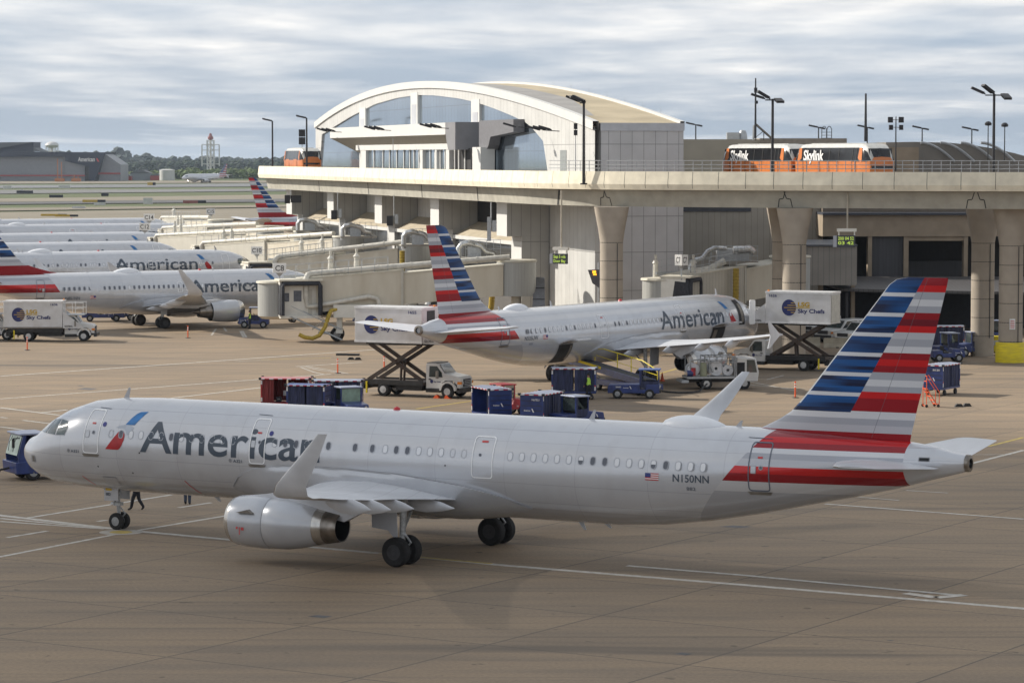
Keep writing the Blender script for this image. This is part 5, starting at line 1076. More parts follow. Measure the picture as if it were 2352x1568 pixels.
mb = MB(); mb.tube([(5.2, -1.9, 2.9), (4.7, -2.1, 2.8), (4.45, -2.4, 2.2), (4.2, -2.6, 1.4), (3.7, -2.8, .65), (3.1, -2.9, .4), (2.4, -2.9, .5), (1.9, -2.9, .75)], .18, 10, DUCTY); mb.build('yellow_hose', ti, ang=60)
mb = MB(); mb.box(Ln_ if False else 13.3, 14.1, -1.65, -1.62, 2.75, 3.25, LBLR); mb.build('red_notice', ti, smooth=False)
rp = Q(UA(1158, 1.6), .5); t_ = thing('service_hose', (rp.x, rp.y-2.5, 0), 0, 'ribbed yellow vertical hose hanging at the concourse end of the C8 bridge', 'hose', 'ribbed yellow vertical hoses')
mb = MB(); mb.tube([(0, 0, 6.6), (0, 0, 4.5), (-.05, -.05, 3.2), (-.2, 0, 2.2), (-.5, .05, 1.7)], .26, 10, DUCTY); mb.build('hose', t_)
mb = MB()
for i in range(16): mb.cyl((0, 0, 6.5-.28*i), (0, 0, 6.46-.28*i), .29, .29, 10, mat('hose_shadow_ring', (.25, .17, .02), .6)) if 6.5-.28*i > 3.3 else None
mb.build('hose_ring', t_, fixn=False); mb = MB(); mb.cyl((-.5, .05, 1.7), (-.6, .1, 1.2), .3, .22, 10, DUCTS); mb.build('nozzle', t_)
gate_sign('C8', (-20.2, 259.0, 5.75), R(8), 'square white sign reading C8 on top of the nearest left bridge', s=1.05)
jet_bridge((-26.2, 309.5), tuple(Q(UA(950, 1.2), 1.2)[:2]), 'cream bridge behind the C8 one, under the C10 sign', cab_yaw=R(-70), zc=2.55, zr=4.6)
gate_sign('C10', (-26.3, 307.3, 5.8), R(4), 'white sign reading C10 above the second bridge')
jet_bridge((-37.8, 369), tuple(Q(UA(800, 1.0), 1.0)[:2]), 'bridge with a dark canopy between the C10 bridge and the C12 sign', cab_yaw=R(-75), lod=1, wheels=0)
jet_bridge((-47.6, 405), tuple(Q(UA(760, 1.0)+14, 1.0)[:2]), 'bridge with a dark canopy right below the C12 sign', cab_yaw=R(-75), lod=1, wheels=0)
gate_sign('C12', (-49.6, 403, 5.9), 0, 'white sign reading C12 among the far bridges', s=1.25)
jet_bridge((-51.5, 450), tuple(Q(UA(700, 1.0)+24, 1.0)[:2]), 'far bridge just right of the C14 sign', cab_yaw=R(-75), lod=1, wheels=0)
gate_sign('C14', (-54.6, 449, 6.2), 0, 'white sign reading C14, highest and leftmost of the gate signs', s=1.35)
jet_bridge((-60.5, 528), tuple(Q(UA(690, 1.0)+62, 1.0)[:2]), 'farthest bridge of the left row with a dark cab, beyond the C14 sign', cab_yaw=R(-75), lod=1, wheels=0, rails=1)
gate_sign('C15', (-51.5, 510, 6.0), 0, 'small white sign reading C15 in the far tangle of ducts', s=1.25)
jet_bridge((12.7, 248.5), (24.2, 259.5), 'white ribbed bridge with silver ducts at gate C7 behind the nose of the parked airliner', cab_yaw=R(-18), zc=3.5, zr=4.9, lod=2, ribs=True, wheels=0, pipe=0)
for i, (rz, yy) in enumerate(((R(48), 0), (R(-42), 0))): pass
t_ = thing('gate_sign', (14.0, 246.0, 6.75), 0, 'two faced white corner sign reading C7 C7 over the bridge cab', 'sign', 'gate number signs')
mb = MB(); mb.prism([(-.55, .32), (0, -.12), (.55, .32)], .6, 1.5, SGN, 'z'); mb.build('box', t_, smooth=False); mb = MB(); mb.cyl((0, .1, -.6), (0, .1, .6), .05, .05, 6, STEELG); mb.add([(-.3, .2, .6), (.3, .2, .6), (0, -.1, .6), (0, .1, .25)], [(0,1,3),(1,2,3),(2,0,3)], STEELG); mb.build('post', t_)
for s in (-1, 1):
    mb = MB(); a = Vector((-.55, .32, 0)) if s < 0 else Vector((0, -.12, 0)); b = Vector((0, -.12, 0)) if s < 0 else Vector((.55, .32, 0)); c_ = (a+b)/2; put_text(mb, 'C7', (c_.x, c_.y, .82), b-a, (0, 0, 1), .5, SGT, width=.42, align='c', bold=.01, lift=.006); mb.build('lettering', t_, smooth=False, fixn=False)
t_ = thing('air_duct', (15.6, 252, 0), 0, 'silver ducts and steel platform on the roof of the C7 bridge', 'duct'); mb = MB()
mb.tube([(0, 0, 5.6), (.05, 0, 6.1), (.4, 0, 6.45), (2.4, .5, 7.5)], .3, 10, PIPE); mb.build('cream_duct', t_, ang=60); mb = MB()
mb.tube([(-.5, .5, 6.6), (-.45, .5, 7.45), (0, .6, 7.6), (.5, .8, 7.7), (1.0, 1, 8.3), (1.6, 1.2, 8.6), (2.6, 1.4, 8.5)], .2, 10, DUCTS); mb.tube([(3.2, 1.4, 8.4), (4.6, 1.5, 8.5), (5.0, 1.5, 8.2)], .32, 10, DUCTS); mb.build('silver_duct', t_, ang=60); mb = MB()
for z in (7.9, 8.3, 8.75): mb.box(1.3, 5.3, 1.0, 1.05, z, z+.04, STEELG)
for i in range(8): mb.box(1.3+.56*i, 1.34+.56*i, 1.0, 1.05, 7.4, 8.79, STEELG)
mb.box(1.3, 5.3, 1, 4, 7.35, 7.45, DECK); mb.box(1.9, 4.6, 1.7, 3.6, 7.45, 8.5, STEELG); mb.build('roof_platform', t_, smooth=False)
for px_, h_ in ((1506, 2.5), (1593, 2.5)):
    t_ = thing('vent_stack', ((px_-1176)/FPX*250, 250, 5.6), 0, 'white capped vent stack left of the C7 sign' if px_ < 1550 else 'white capped vent stack right behind the C7 sign', 'vent', 'vent stacks on the C7 bridge'); mb = MB(); mb.cyl((0, 0, 0), (0, 0, h_-.7), .25, .2, 10, PIPE); mb.cyl((0, 0, h_-.7), (0, 0, h_-.4), .3, .14, 10, PIPE); mb.cyl((0, 0, h_-.4), (0, 0, h_), .1, .14, 8, PIPE); mb.build('stack', t_); mb = MB(); mb.cyl((-.25, 0, 0), (-.25, 0, 1.6), .03, .03, 4, STEELG); mb.build('ladder', t_)
h_ = copy_tree(bpy.data.objects['service_hose'], (18.9, 251.5, .3), 0, 'ribbed yellow vertical hose beside the white C7 bridge')
hs = copy_tree(bpy.data.objects['service_hose'], (-10.9, 296, .4), 0, 'ribbed yellow vertical hose under the end of the C10 bridge duct')
# ducts and railed roof platform where the C8 bridge meets the concourse
t_ = thing('air_duct', (-3.6, 268, 0), 0, 'shiny bent ducts on a railed platform at the concourse end of the C8 bridge', 'duct'); mb = MB()
mb.tube([(-1.2, 0, 6.9), (-1.2, 0, 8.1), (-.9, 0, 8.5), (-.3, 0, 8.6), (.5, .5, 8.3)], .25, 10, DUCTS); mb.tube([(.3, -.4, 8.5), (.9, -.4, 8.3), (1.3, -.4, 7.8), (1.9, -.3, 7.7), (2.3, -.2, 7.2)], .24, 10, DUCTS); mb.build('silver_duct', t_, ang=60); mb = MB()
for z in (8.0, 8.4, 8.8): mb.box(-.6, 2.6, .9, .95, z, z+.04, STEELG)
for i in range(6): mb.box(-.6+.63*i, -.56+.63*i, .9, .95, 7.3, 8.84, STEELG)
mb.box(-1.4, 2.6, -.8, 1.2, 7.15, 7.3, DECK); mb.box(-.4, .8, .2, .8, 7.3, 8.2, STEELG); mb.build('roof_platform', t_, smooth=False)
ad0 = t_
copy_tree(ad0, (-9.6, 297, .3), 0, 'shiny bent ducts on a platform where the C10 bridge meets the concourse'); copy_tree(ad0, (-17.6, 331, .2), 0, 'farther bent ducts on a platform behind the C10 bridge'); copy_tree(ad0, (-24.5, 358, .2), 0, 'farthest bent ducts on a platform at the third bay from the left')
t_ = thing('service_cabinet', (-4.2, 262.5, 0), 0, 'cream utility cabinets standing under the concourse end of the C8 bridge', 'cabinet'); mb = MB(); mb.box(-3.2, 1.4, -.6, .8, 0, 2.1, JB); mb.build('cabinet', t_, smooth=False, bevel=.03); mb = MB(); mb.box(-1.6, -1.55, -.62, -.6, .1, 2.0, JOINT); mb.box(.1, .6, -.62, -.6, 1.5, 1.8, SCUFF); mb.build('cabinet_panel', t_, smooth=False)
t_ = thing('stair_slide', (3.0, 262.5, 0), 0, 'sloping grey enclosed stair against the shaded station wall', 'chute'); mb = MB(); mb.add([(-1.4, -3, 0), (-.1, -3, 0), (-.1, 3.4, 5.0), (-1.0, 3.4, 5.0), (-1.4, -3, .9), (-.1, -3, .9), (-.1, 3.4, 5.6), (-1.0, 3.4, 5.6), (-1.2, 3.4, 0), (-.1, 3.4, 0)], [(0,1,5,4),(4,5,6,7),(0,4,7,8),(1,9,6,5)], mat('slide_grey', (.20, .21, .235), .5)); mb.build('casing', t_, smooth=False)
mb = MB()
for i in range(4): y = -3+6.4*(i+1)/5; z = .92+4.7*(i+1)/5; mb.box(-1.36+.3*(i+1)/5, -.1, y-.05, y+.05, z-.02, z+.05, JOINT)
mb.build('casing_joint', t_, smooth=False)
# hanging docking displays
def display(px, y, Z, ztop, label, rz=0.0, lines=('',), w=1.25, h=.85):
    p = AY(px, y, Z); t = thing('docking_display', p, rz, label, 'display', 'docking displays hung from the guideway'); H = ztop-p.z
    mb = MB(); mb.cyl((.1, 0, h+.35), (.1, 0, H), .07, .07, 8, mat('post_beige', (.45, .41, .34), .6)); mb.build('hanger', t)
    mb = MB(); mb.box(-w/2, w/2+.1, -.15, .15, h+.3, h+.55, CABW); mb.box(-w/2+.1, -w/2+.2, -.05, .05, h, h+.3, CABW); mb.box(w/2-.1, w/2, -.05, .05, h, h+.3, CABW); mb.build('bracket', t, smooth=False)
    mb = MB(); mb.box(-w/2, w/2, -.12, .12, 0, h, mat('display_case', (.05, .055, .065), .4)); mb.box(-w/2-.3, -w/2-.02, -.1, .1, .02, h-.02, WINRIM); c_ = mb.build('screen', t, smooth=False)
    mb = MB(); LED = mat('led_text', (.5, .7, .1), .4, emit=(.62, .85, .12, .25))
    for i, s in enumerate(lines): put_text(mb, s, (-w/2+.08, -.125, h-.36-.36*i), (1, 0, 0), (0, 0, 1), .26, LED, width=w-.2, bold=.02, lift=.005)
    mb.build('led_lettering', c_, smooth=False, fixn=False); return t
display(1943, 568, 238, 13.5, 'green lettered display hanging between the two right column pairs', 0, ('200 04 52', '   03 42'), 1.45, .95)
display(1287, 606, 250, 13.5, 'green lettered display hanging left of the middle column', R(-25), ('Sep 5 vds', 'Door Bay'), 1.3, .85)
for px, y, Z, lb in ((1128, 530, 262, 'tall clustered sensor post hanging in front of the nearest bay'), (905, 512, 312, 'small black box on a hanger in front of the second nearest bay'), (776, 498, 340, 'small black box on a hanger in front of the third bay'), (668, 462, 372, 'pair of black boxes hanging at the far left bay')):
    p = AY(px, y, Z); t = thing('hanging_sensor', p, 0, lb, 'sensor', 'sensor boxes hung under the guideway'); mb = MB(); mb.cyl((0, 0, .3), (0, 0, 12.3-p.z), .06, .06, 6, STEELG); mb.build('hanger', t)
    mb = MB(); mb.box(-.75, -.1, -.3, .3, -.3, .75, POLEB) if px < 1000 else mb.box(-.35, .0, -.2, .2, -.9, 1.2, STEELG); mb.build('sensor_box', t, smooth=False)
    mb = MB(); mb.box(.1, .45, -.2, .2, -.1, .9, STEELG) if px != 668 else mb.box(.0, 1.3, -.3, .3, -.2, .7, POLEB); mb.build('junction_box', t, smooth=False)
t_ = thing('traffic_signal', (7.5*1.0, 257.5, 0), 0, 'tall grey post with a dark hooded panel and orange lamps by the lit wall corner', 'signal'); mb = MB(); mb.cyl((0, 0, 0), (0, 0, 7.2), .12, .1, 8, STEELG); mb.build('post', t_)
mb = MB(); mb.add([(-.95, -.1, 6.55), (.05, -.1, 6.6), (.05, -.1, 5.0), (-.55, -.1, 5.4), (-.95, .4, 6.55), (.05, .4, 6.6), (.05, .4, 5.0), (-.55, .4, 5.4)], [(0,1,2,3),(4,5,6,7),(0,4,5,1),(1,5,6,2),(2,6,7,3),(3,7,4,0)], mat('hood_dark', (.10, .10, .115), .5)); mb.build('hood', t_, smooth=False)
mb = MB(); LO = mat('lamp_orange', (.9, .4, .02), .4, emit=(1, .42, .02, 1.6)); mb.box(-.55, -.25, -.13, -.1, 6.28, 6.5, LO); mb.box(-.5, -.2, -.13, -.1, 6.1, 6.24, LO); mb.build('lamp', t_, smooth=False)
# ------------------------------------------------------------------ ground vehicles
VW = mat('truck_white', (.62, .62, .61), .35, 0, .06, 1.5, coat=.4); VBK = mat('chassis_black', (.022, .021, .021), .6, 0, .3, 3); VRUST = mat('lift_steel', (.055, .048, .042), .6, .2, .5, 4, dirt=(.07, .04, .025))
BOXW = mat('box_white', (.60, .60, .61), .42, 0, .06, 1.2, dirt=(.50, .49, .48)); BLU = mat('ramp_blue', (.018, .040, .17), .38, 0, .25, 2.5, coat=.3); BLUC = mat('curtain_blue', (.030, .038, .095), .75, 0, .4, 2.5, stretch=(3, 3, .4), bump=.3); REDP = mat('ramp_red', (.36, .022, .03), .4, 0, .2, 2.5); REDC = mat('curtain_red', (.20, .03, .03), .75, 0, .3, 2.5, stretch=(3, 3, .4), bump=.3)
BROOF = mat('cart_roof', (.36, .40, .52), .4, .3, .15, 2); BROOF2 = mat('cart_roof_blue', (.07, .12, .32), .45, 0, .2, 2); RROOF = mat('cart_roof_red', (.50, .18, .19), .45, 0, .2, 2); TAPER = mat('tape_red', (.45, .02, .03), .4); TAPEW = mat('tape_white', (.72, .72, .72), .4)
GLS = mat('vehicle_glass', (.05, .065, .065), .06, 0, .3, 1.5, coat=1); GLG = mat('vehicle_glass_green', (.22, .33, .28), .1, 0, .3, 1.5, coat=1); AMB = mat('amber_lens', (.7, .22, .02), .3); HLT = mat('headlamp', (.7, .7, .68), .15, .3); NAVY = mat('logo_navy', (.012, .02, .12), .4); GOLD = mat('logo_gold', (.50, .32, .02), .4); RIMW = mat('rim_white', (.5, .5, .5), .4, .3); GRIL = mat('grille_black', (.03, .03, .033), .4, .3)
ORNG = mat('hi_vis_orange', (.85, .12, .025), .5); HIVIS = mat('hi_vis_yellow', (.45, .75, .08), .6); DKCL = mat('dark_clothes', (.02, .022, .032), .85, 0, .3, 12); SKIN = mat('skin', (.35, .2, .14), .6)
def vw(mb, x, y, r, w=.3, rim=RIMW): wheel(mb, (x, y, r), r, w, rim, n=20)
def lsg_logo(mb, o, xd, h, m=1.0):
    """roundel with bars and the two lines of lettering; o = centre of roundel, xd reading direction"""
    X = Vector(xd).normalized(); Z = Vector((0, 0, 1)); Nn = X.cross(Z); O = Vector(o); r = h/2
    mb.add([O+X*(r*.92*math.cos(2*PI*i/28))+Z*(r*math.sin(2*PI*i/28))+Nn*.006 for i in range(28)], [tuple(range(28))], NAVY)
    for k, (z, x0) in enumerate(((.58, .25), (.29, -.2), (0, -.62), (-.29, -.2), (-.58, .25))):
        xe = math.sqrt(max(0, 1-z*z))*.92 if k != 2 else 2.7
        mb.add([O+X*(x0*r)+Z*((z-.045)*r)+Nn*.012, O+X*(xe*r)+Z*((z-.045)*r)+Nn*.012, O+X*(xe*r)+Z*((z+.045)*r)+Nn*.012, O+X*(x0*r)+Z*((z+.045)*r)+Nn*.012], [(0,1,2,3)], GOLD)
    put_text(mb, 'LSG', O+X*(1.15*r)+Z*(.14*r), xd, (0,0,1), r*.56, GOLD, width=1.5*r, bold=.05, lift=.008); put_text(mb, 'Sky Chefs', O+X*(1.15*r)-Z*(.62*r), xd, (0,0,1), r*.5, NAVY, width=3.4*r, bold=.03, lift=.008)
def truck_cab(t, x0, col=VW, dark_roof=False):
    """conventional bonneted cab whose back wall is at x0, front axle about x0+1.75; faces +x"""
    mb = MB(); W = .98
    side = [(x0, .62), (x0+1.15, .62), (x0+1.2, 1.0), (x0+1.45, 1.18), (x0+2.05, 1.18), (x0+2.32, .95), (x0+2.36, .7), (x0+2.62, .7), (x0+2.66, 1.3), (x0+2.5, 1.48), (x0+1.42, 1.66), (x0+.95, 2.28), (x0+.8, 2.36), (x0+.1, 2.36), (x0, 2.25)]
    mb.prism(side, -W*.9, W*.9, col); b = mb.build('cab', t, smooth=False, bevel=.05)
    for s in (-1, 1):
        mb = MB(); arch = [(x0+1.75+.62*math.cos(a), .55+.62*math.sin(a)) for a in [PI*i/8 for i in range(9)]]; inn = [(x0+1.75+.5*math.cos(a), .52+.52*math.sin(a)) for a in [PI*(8-i)/8 for i in range(9)]]
        mb.prism(arch+inn, s*.86, s*1.1, col); mb.build('fender', b, smooth=False)
        mb = MB(); mb.add([(x0+.25, s*.892, 1.42), (x0+1.28, s*.892, 1.42), (x0+1.22, s*.892, 1.72), (x0+.86, s*.872, 2.16), (x0+.28, s*.872, 2.16)], [(0,1,2,3,4)], GLS); mb.v = [(x, y*1.012, z) for x, y, z in mb.v]; mb.build('side_window', b, smooth=False, fixn=False)
        mb = MB(); mb.box(x0+.98, x0+1.02, s*.9, s*1.28, 1.5, 1.53, POLEB); mb.box(x0+.93, x0+1.06, s*1.16-.1, s*1.16+.1, 1.35, 1.85, SCUFF); mb.build('mirror', b, smooth=False)
        mb = MB(); mb.box(x0+.22, x0+.40, s*.885-.012, s*.885+.012+.01*s, 1.22, 1.3, POLEB); mb.build('door_handle', b, smooth=False)
        mb = MB(); mb.box(x0+2.42, x0+2.68, s*.84-.1, s*.84+.1, .98, 1.15, AMB); mb.box(x0+2.66, x0+2.7, s*.62-.1, s*.62+.1, .98, 1.15, HLT); mb.build('headlight', b, smooth=False)
        mb = MB(); xd = (1, 0, 0) if s < 0 else (-1, 0, 0)
        O = Vector((x0+.45 if s < 0 else x0+.95, s*.892, 1.12)); mb.add([O+Vector((xd[0]*.12*math.cos(2*PI*i/16), s*.006, .13*math.sin(2*PI*i/16))) for i in range(16)], [tuple(range(16))], NAVY); put_text(mb, 'Sky Chefs', O+Vector((xd[0]*.17, 0, -.06)), xd, (0,0,1), .1, NAVY, width=.52, lift=.008); mb.build('door_emblem', b, smooth=False, fixn=False)
    mb = MB(); mb.add([(x0+1.405, -.78, 1.69), (x0+1.405, .78, 1.69), (x0+.965, .7, 2.27), (x0+.965, -.7, 2.27)], [(0,1,2,3)], GLS); mb.v = [(x+.03, y, z+.02) for x, y, z in mb.v]; mb.build('windscreen', b, smooth=False, fixn=False)
    mb = MB(); mb.box(x0+2.63, x0+2.72, -.5, .5, .8, 1.32, GRIL); 
    for i in range(4): mb.box(x0+2.72, x0+2.735, -.44, .44, .86+.11*i, .9+.11*i, WINRIM)
    mb.build('grille', b, smooth=False); mb = MB(); mb.box(x0+2.6, x0+2.88, -1.05, 1.05, .42, .72, GRIL); mb.build('bumper', t, smooth=False, bevel=.03)
    if dark_roof: mb = MB(); mb.box(x0+.05, x0+.85, -.84, .84, 2.345, 2.39, SCUFF); mb.build('roof_panel', b, smooth=False)
def catering_truck(loc, rz, lift, num, label, logo_side=-1, plat=0):
    t = thing('catering_truck', loc, rz, label, 'truck', 'catering trucks'); cx = 3.15
    mb = MB()
    for y in (-.45, .45): mb.box(-1.5, 5.6, y-.08, y+.08, .55, .8, VBK)
    mb.box(-1.75, cx-.1, -1.1, 1.1, .82, 1.02, VRUST); mb.box(-1.75, cx-.1, -1.16, -1.1, .8, 1.14, VBK); mb.box(-1.75, cx-.1, 1.1, 1.16, .8, 1.14, VBK); mb.box(.9, 2.9, -.95, .95, .45, .8, VBK); mb.box(-2.0, -1.6, -.9, .9, .45, .9, VBK); mb.box(3.2, 4.3, -1.0, 1.0, .38, .6, VBK); ch = mb.build('chassis', t, smooth=False)
    for x in (0, 4.85):
        for y in (-.92, .92): mb = MB(); vw(mb, x, y, .47, .3 if x else .52); mb.build('wheel', t)
    for s in (-1, 1): mb = MB(); mb.box(-1.3, -1.2, s*1.2-.05, s*1.2+.05, .2, 1.0, YELW); mb.build('stabiliser', ch, smooth=False)
    truck_cab(t, cx, dark_roof=lift > 0)
    zb = 1.16+lift
    if lift:
        for s in (-1, 1):
            for k in (0, 1):
                x0, x1 = (-1.3, 2.8) if k == 0 else (2.8, -1.3); mb = MB(); y = s*(.86-.2*k); d = Vector((x1-x0, 0, lift)).normalized(); n = Vector((-d.z, 0, d.x))*.13
                a = Vector((x0, 0, 1.08)); b = Vector((x1, 0, 1.12+lift-.06)); P = [a-n, b-n, b+n, a+n]; mb.prism([(p.x, p.z) for p in P], y-.06, y+.06, VRUST); mb.build('scissor_arm', t, smooth=False)
        mb = MB(); mb.cyl((.75, -.98, 1.1+lift/2), (.75, .98, 1.1+lift/2), .16, .16, 10, VRUST); mb.cyl((.9, .2, 1.0), (1.0, .2, 1.1+lift*.5), .09, .09, 8, VRUST); mb.cyl((.9, -.3, 1.0), (1.0, -.3, 1.1+lift*.5), .09, .09, 8, VRUST); mb.box(-1.5, 3.1, -.8, .8, zb-.14, zb-.01, VBK); mb.build('lift_frame', t)
    mb = MB(); mb.box(-2.15, 3.02, -1.22, 1.22, zb, zb+2.42, BOXW); bo = mb.build('cargo_box', t, smooth=False, bevel=.025)
    mb = MB()
    for s in (-1, 1): mb.box(-2.17, 3.04, s*1.235-.02, s*1.235+.02, zb+2.3, zb+2.44, TAPEW); mb.box(-2.17, 3.04, s*1.235-.02, s*1.235+.02, zb, zb+.13, SCUFF if lift == 0 else TAPEW)
    for x in (-2.16, 3.03): mb.box(x-.03, x+.03, -1.24, 1.24, zb+2.3, zb+2.44, TAPEW)
    mb.build('box_trim', bo, smooth=False)
    mb = MB(); mb.box(-2.2, -2.16, -1.0, 1.0, zb+.12, zb+2.2, mat('shutter_cream', (.50, .49, .44), .5)); mb.build('rear_shutter', bo, smooth=False)
    mb = MB(); mb.box(3.02, 3.06, -.45, .65, zb+.3, zb+2.2, VBK if lift else BOXW); mb.build('front_door', bo, smooth=False)
    for s in (-1, 1):
        mb = MB(); xd = (1, 0, 0) if s < 0 else (-1, 0, 0); lsg_logo(mb, (-.85 if s < 0 else 1.15, s*1.225, zb+1.22), xd, 1.25)
        mb.build('company_logo', bo, smooth=False, fixn=False); mb = MB(); put_text(mb, num, (2.0 if s < 0 else 2.75, s*1.225, zb+2.02), xd, (0,0,1), .2, NAVY, width=.62, lift=.01); mb.build('fleet_number', bo, smooth=False, fixn=False)
    mb = MB(); mb.prism([(3.06, zb), (4.9, zb), (4.9, zb+.15), (3.06, zb+1.5)], -1.18, -1.12, BOXW); mb.prism([(3.06, zb), (4.9, zb), (4.9, zb+.15), (3.06, zb+1.5)], 1.12, 1.18, BOXW); mb.box(3.06, 4.9+plat, -1.1, 1.1, zb-.02 if lift else zb+1.15, zb+.06 if lift else zb+1.22, STEELG); br_ = mb.build('front_bridge', t, smooth=False)
    mb = MB(); zr = zb if lift else zb+1.2
    for s in (-1, 1):
        for h in (.55, 1.05): mb.cyl((3.1, s*1.1, zr+h), (4.9+plat, s*1.1, zr+h), .03, .03, 5, TAPEW)
        for x in (3.9, 4.85+plat): mb.cyl((x, s*1.1, zr), (x, s*1.1, zr+1.05), .03, .03, 5, TAPEW)
        o = Vector((3.2 if s < 0 else 4.1, s*1.19, zb+.12)); put_text(mb, 'GLOBAL', o, (1,0,0) if s < 0 else (-1,0,0), (0,0,1), .16, VBK, width=.75, lift=.01)
    mb.build('bridge_rail', br_, smooth=False, fixn=False)
    mb = MB(); mb.lathe([(0, .09), (.1, .07), (.13, .01)], AMB, ((2.9, .9, zb+2.43), (2.9, .9, zb+3.43)), 8); mb.build('beacon', bo)
    return t
def at(px, y): g = G(px, y); return (g.x, g.y, 0)
# rear axle centres: near wheel line offset by the half width
def veh(near_rear, head, half=.92): # place so that the near rear wheel touches here
    g = Vector(near_rear); s = Vector((math.cos(head), math.sin(head), 0)); n = Vector((-s.y, s.x, 0)); 
    if n.y < 0: n = -n
    p = g+n*half; return (p.x, p.y, 0)
catering_truck(veh((-42.8, 263.6, 0), .02), .02, 0, '1636', 'white catering truck with its box lowered, number 1636, at far left')
catering_truck(veh((-8.7, 203.2, 0), -.45), -.45, 2.5, '1655', 'catering truck 1655 with its box raised behind the tail of the parked airliner')
catering_truck(veh((22.3, 227.0, 0), PI-.42), PI-.42, 2.45, '1626', 'catering truck 1626 with its box raised to the nose of the parked airliner', plat=.5)
def tape(mb, x0, x1, y, z, n=11, ax=0):
    for i in range(n):
        a = x0+(x1-x0)*i/n; b = x0+(x1-x0)*(i+.9)/n; m = TAPER if i % 2 else TAPEW
        mb.box(a, b, y-.012, y+.012, z-.06, z, m) if ax == 0 else mb.box(y-.012, y+.012, a, b, z-.06, z, m)
def cart(loc, rz, label, kind='blue', L=3.1, W=1.5, open_side=0, luggage=False, txt=None, roof=None):
    t = thing('baggage_cart', loc, rz, label, 'baggage cart', 'baggage carts'); h = L/2; w = W/2; P, C_, Rf = (REDP, REDC, RROOF) if kind == 'red' else (BLU, BLUC, BROOF2 if kind == 'dark' else BROOF)
    mb = MB(); mb.box(-h, h, -w, w, .42, .54, P); mb.box(-h-.7, -h, -.05, .05, .38, .44, POLEB); mb.build('deck', t, smooth=False, bevel=.015)
    for x in (-h+.05, h-.05):
        for y in (-w+.05, w-.05): mb = MB(); mb.box(x-.05, x+.05, y-.05, y+.05, .54, 2.05, P); mb.build('corner_post', t, smooth=False)
    for e in (-1, 1):
        mb = MB(); mb.box(min(e*h, e*(h-.04)), max(e*h, e*(h-.04)), -w+.1, w-.1, .54, 2.03, P)
        for z in (.8, 1.1, 1.4, 1.7): mb.box(min(e*h, e*(h+.012))-.002, max(e*h, e*(h+.012))+.002, -w+.1, w-.1, z, z+.03, VBK)
        mb.build('end_panel', t, smooth=False)
    mb = MB(); mb.prism([(-w-.05, 2.05), (w+.05, 2.05), (w+.05, 2.09), (0, 2.16), (-w-.05, 2.09)], -h-.05, h+.05, Rf, 'x'); ro = mb.build('roof', t, smooth=False)
    mb = MB()
    for s in (-1, 1): tape(mb, -h, h, s*(w+.062), 2.10); tape(mb, -w, w, s*(h+.062), 2.10, 5, 1)
    for x in (-h-.03, h+.03):
        for y in (-w-.03, w+.03): mb.box(x-.08, x+.08, y-.08, y+.08, 2.02, 2.16, POLEB)
    mb.build('edge_tape', ro, smooth=False)
    for s in (-1, 1):
        for (a, b) in ((-h+.1, -.05), (.05, h-.1)):
            if open_side and s == open_side:
                if a > 0: continue
                b = a+(.75 if luggage else .35)
            mb = MB(); n = 12; secs = [(a+(b-a)*i/n, s*(w-.03+.03*math.sin(i*2.4)), z) for z in (.56, 2.02) for i in range(n+1)]; mb.add(secs, [(i, i+1, n+2+i, n+1+i) for i in range(n)], C_); mb.build('curtain', t, fixn=False)
    for x in (-h+.06, h-.06):
        for s in (-1, 1):
          mb = MB()
          for z0 in (.62, 1.72): mb.box(x-.045, x+.045, s*(w+.004)-.006, s*(w+.004)+.006, z0, z0+.26, TAPEW); mb.box(x-.045, x+.045, s*(w+.004)-.006, s*(w+.004)+.006, z0+.26, z0+.36, TAPER)
          mb.build('reflector', t, smooth=False)
    for x in (-h*.62, h*.62):
        for y in (-w+.12, w-.12): mb = MB(); vw(mb, x, y, .2, .14, VBK); mb.build('wheel', t)
    if txt or True:
        for s in (-1, 1):
            mb = MB(); X = (0, s, 0); o = Vector((s*(h+.016), -s*(w-.25), 1.08)); yy = o.y
            put_text(mb, 'American', o, X, (0,0,1), .09, LET, width=.42, lift=.004); mb.add([o+Vector((0, s*(.5), .16))+Vector((s*.004,0,0)), o+Vector((0, s*.56, .16))+Vector((s*.004,0,0)), o+Vector((0, s*.68, -.06))+Vector((s*.004,0,0)), o+Vector((0, s*.6, -.06))+Vector((s*.004,0,0))], [(0,1,2,3)], LET)
            if txt: put_text(mb, txt, Vector((s*(h+.016), s*.02, 1.72)), X, (0,0,1), .12, LET, width=.5, lift=.004)
            mb.build('end_lettering', t, smooth=False, fixn=False)
    if luggage:
        rn = random.Random(3)
        for i in range(9):
            x = -.65+rn.random()*1.3; z = .56+.42*(i//3); sc = (rn.uniform(.25, .4), rn.uniform(.3, .5), rn.uniform(.25, .4)); u_ = thing('suitcase', t.matrix_world @ Vector((0,0,0)), rz, 'suitcase number in heap', 'suitcase', 'suitcases inside the red cart')
            p = Matrix.Rotation(rz, 4, 'Z') @ Vector((x-.1+.35*(i % 3), open_side*(.3+.1*rn.random()), z)); u_.location = Vector(loc)+p; u_['label'] = 'dark suitcase in the pile inside the open red baggage cart'
            c = rn.choice([DKCL, VBK, BLU, mat('case_grey', (.25, .25, .27), .6)]); mb = MB(); mb.box(-sc[0]/2, sc[0]/2, -sc[1]/2, sc[1]/2, 0, sc[2], c); mb.build('shell', u_, smooth=False, bevel=.03); mb = MB(); mb.tube([(-.08, -sc[1]/2, sc[2]*.6), (-.06, -sc[1]/2-.03, sc[2]*.6), (.06, -sc[1]/2-.03, sc[2]*.6), (.08, -sc[1]/2, sc[2]*.6)], .012, 5, TAPEW); mb.build('handle', u_)
    return t
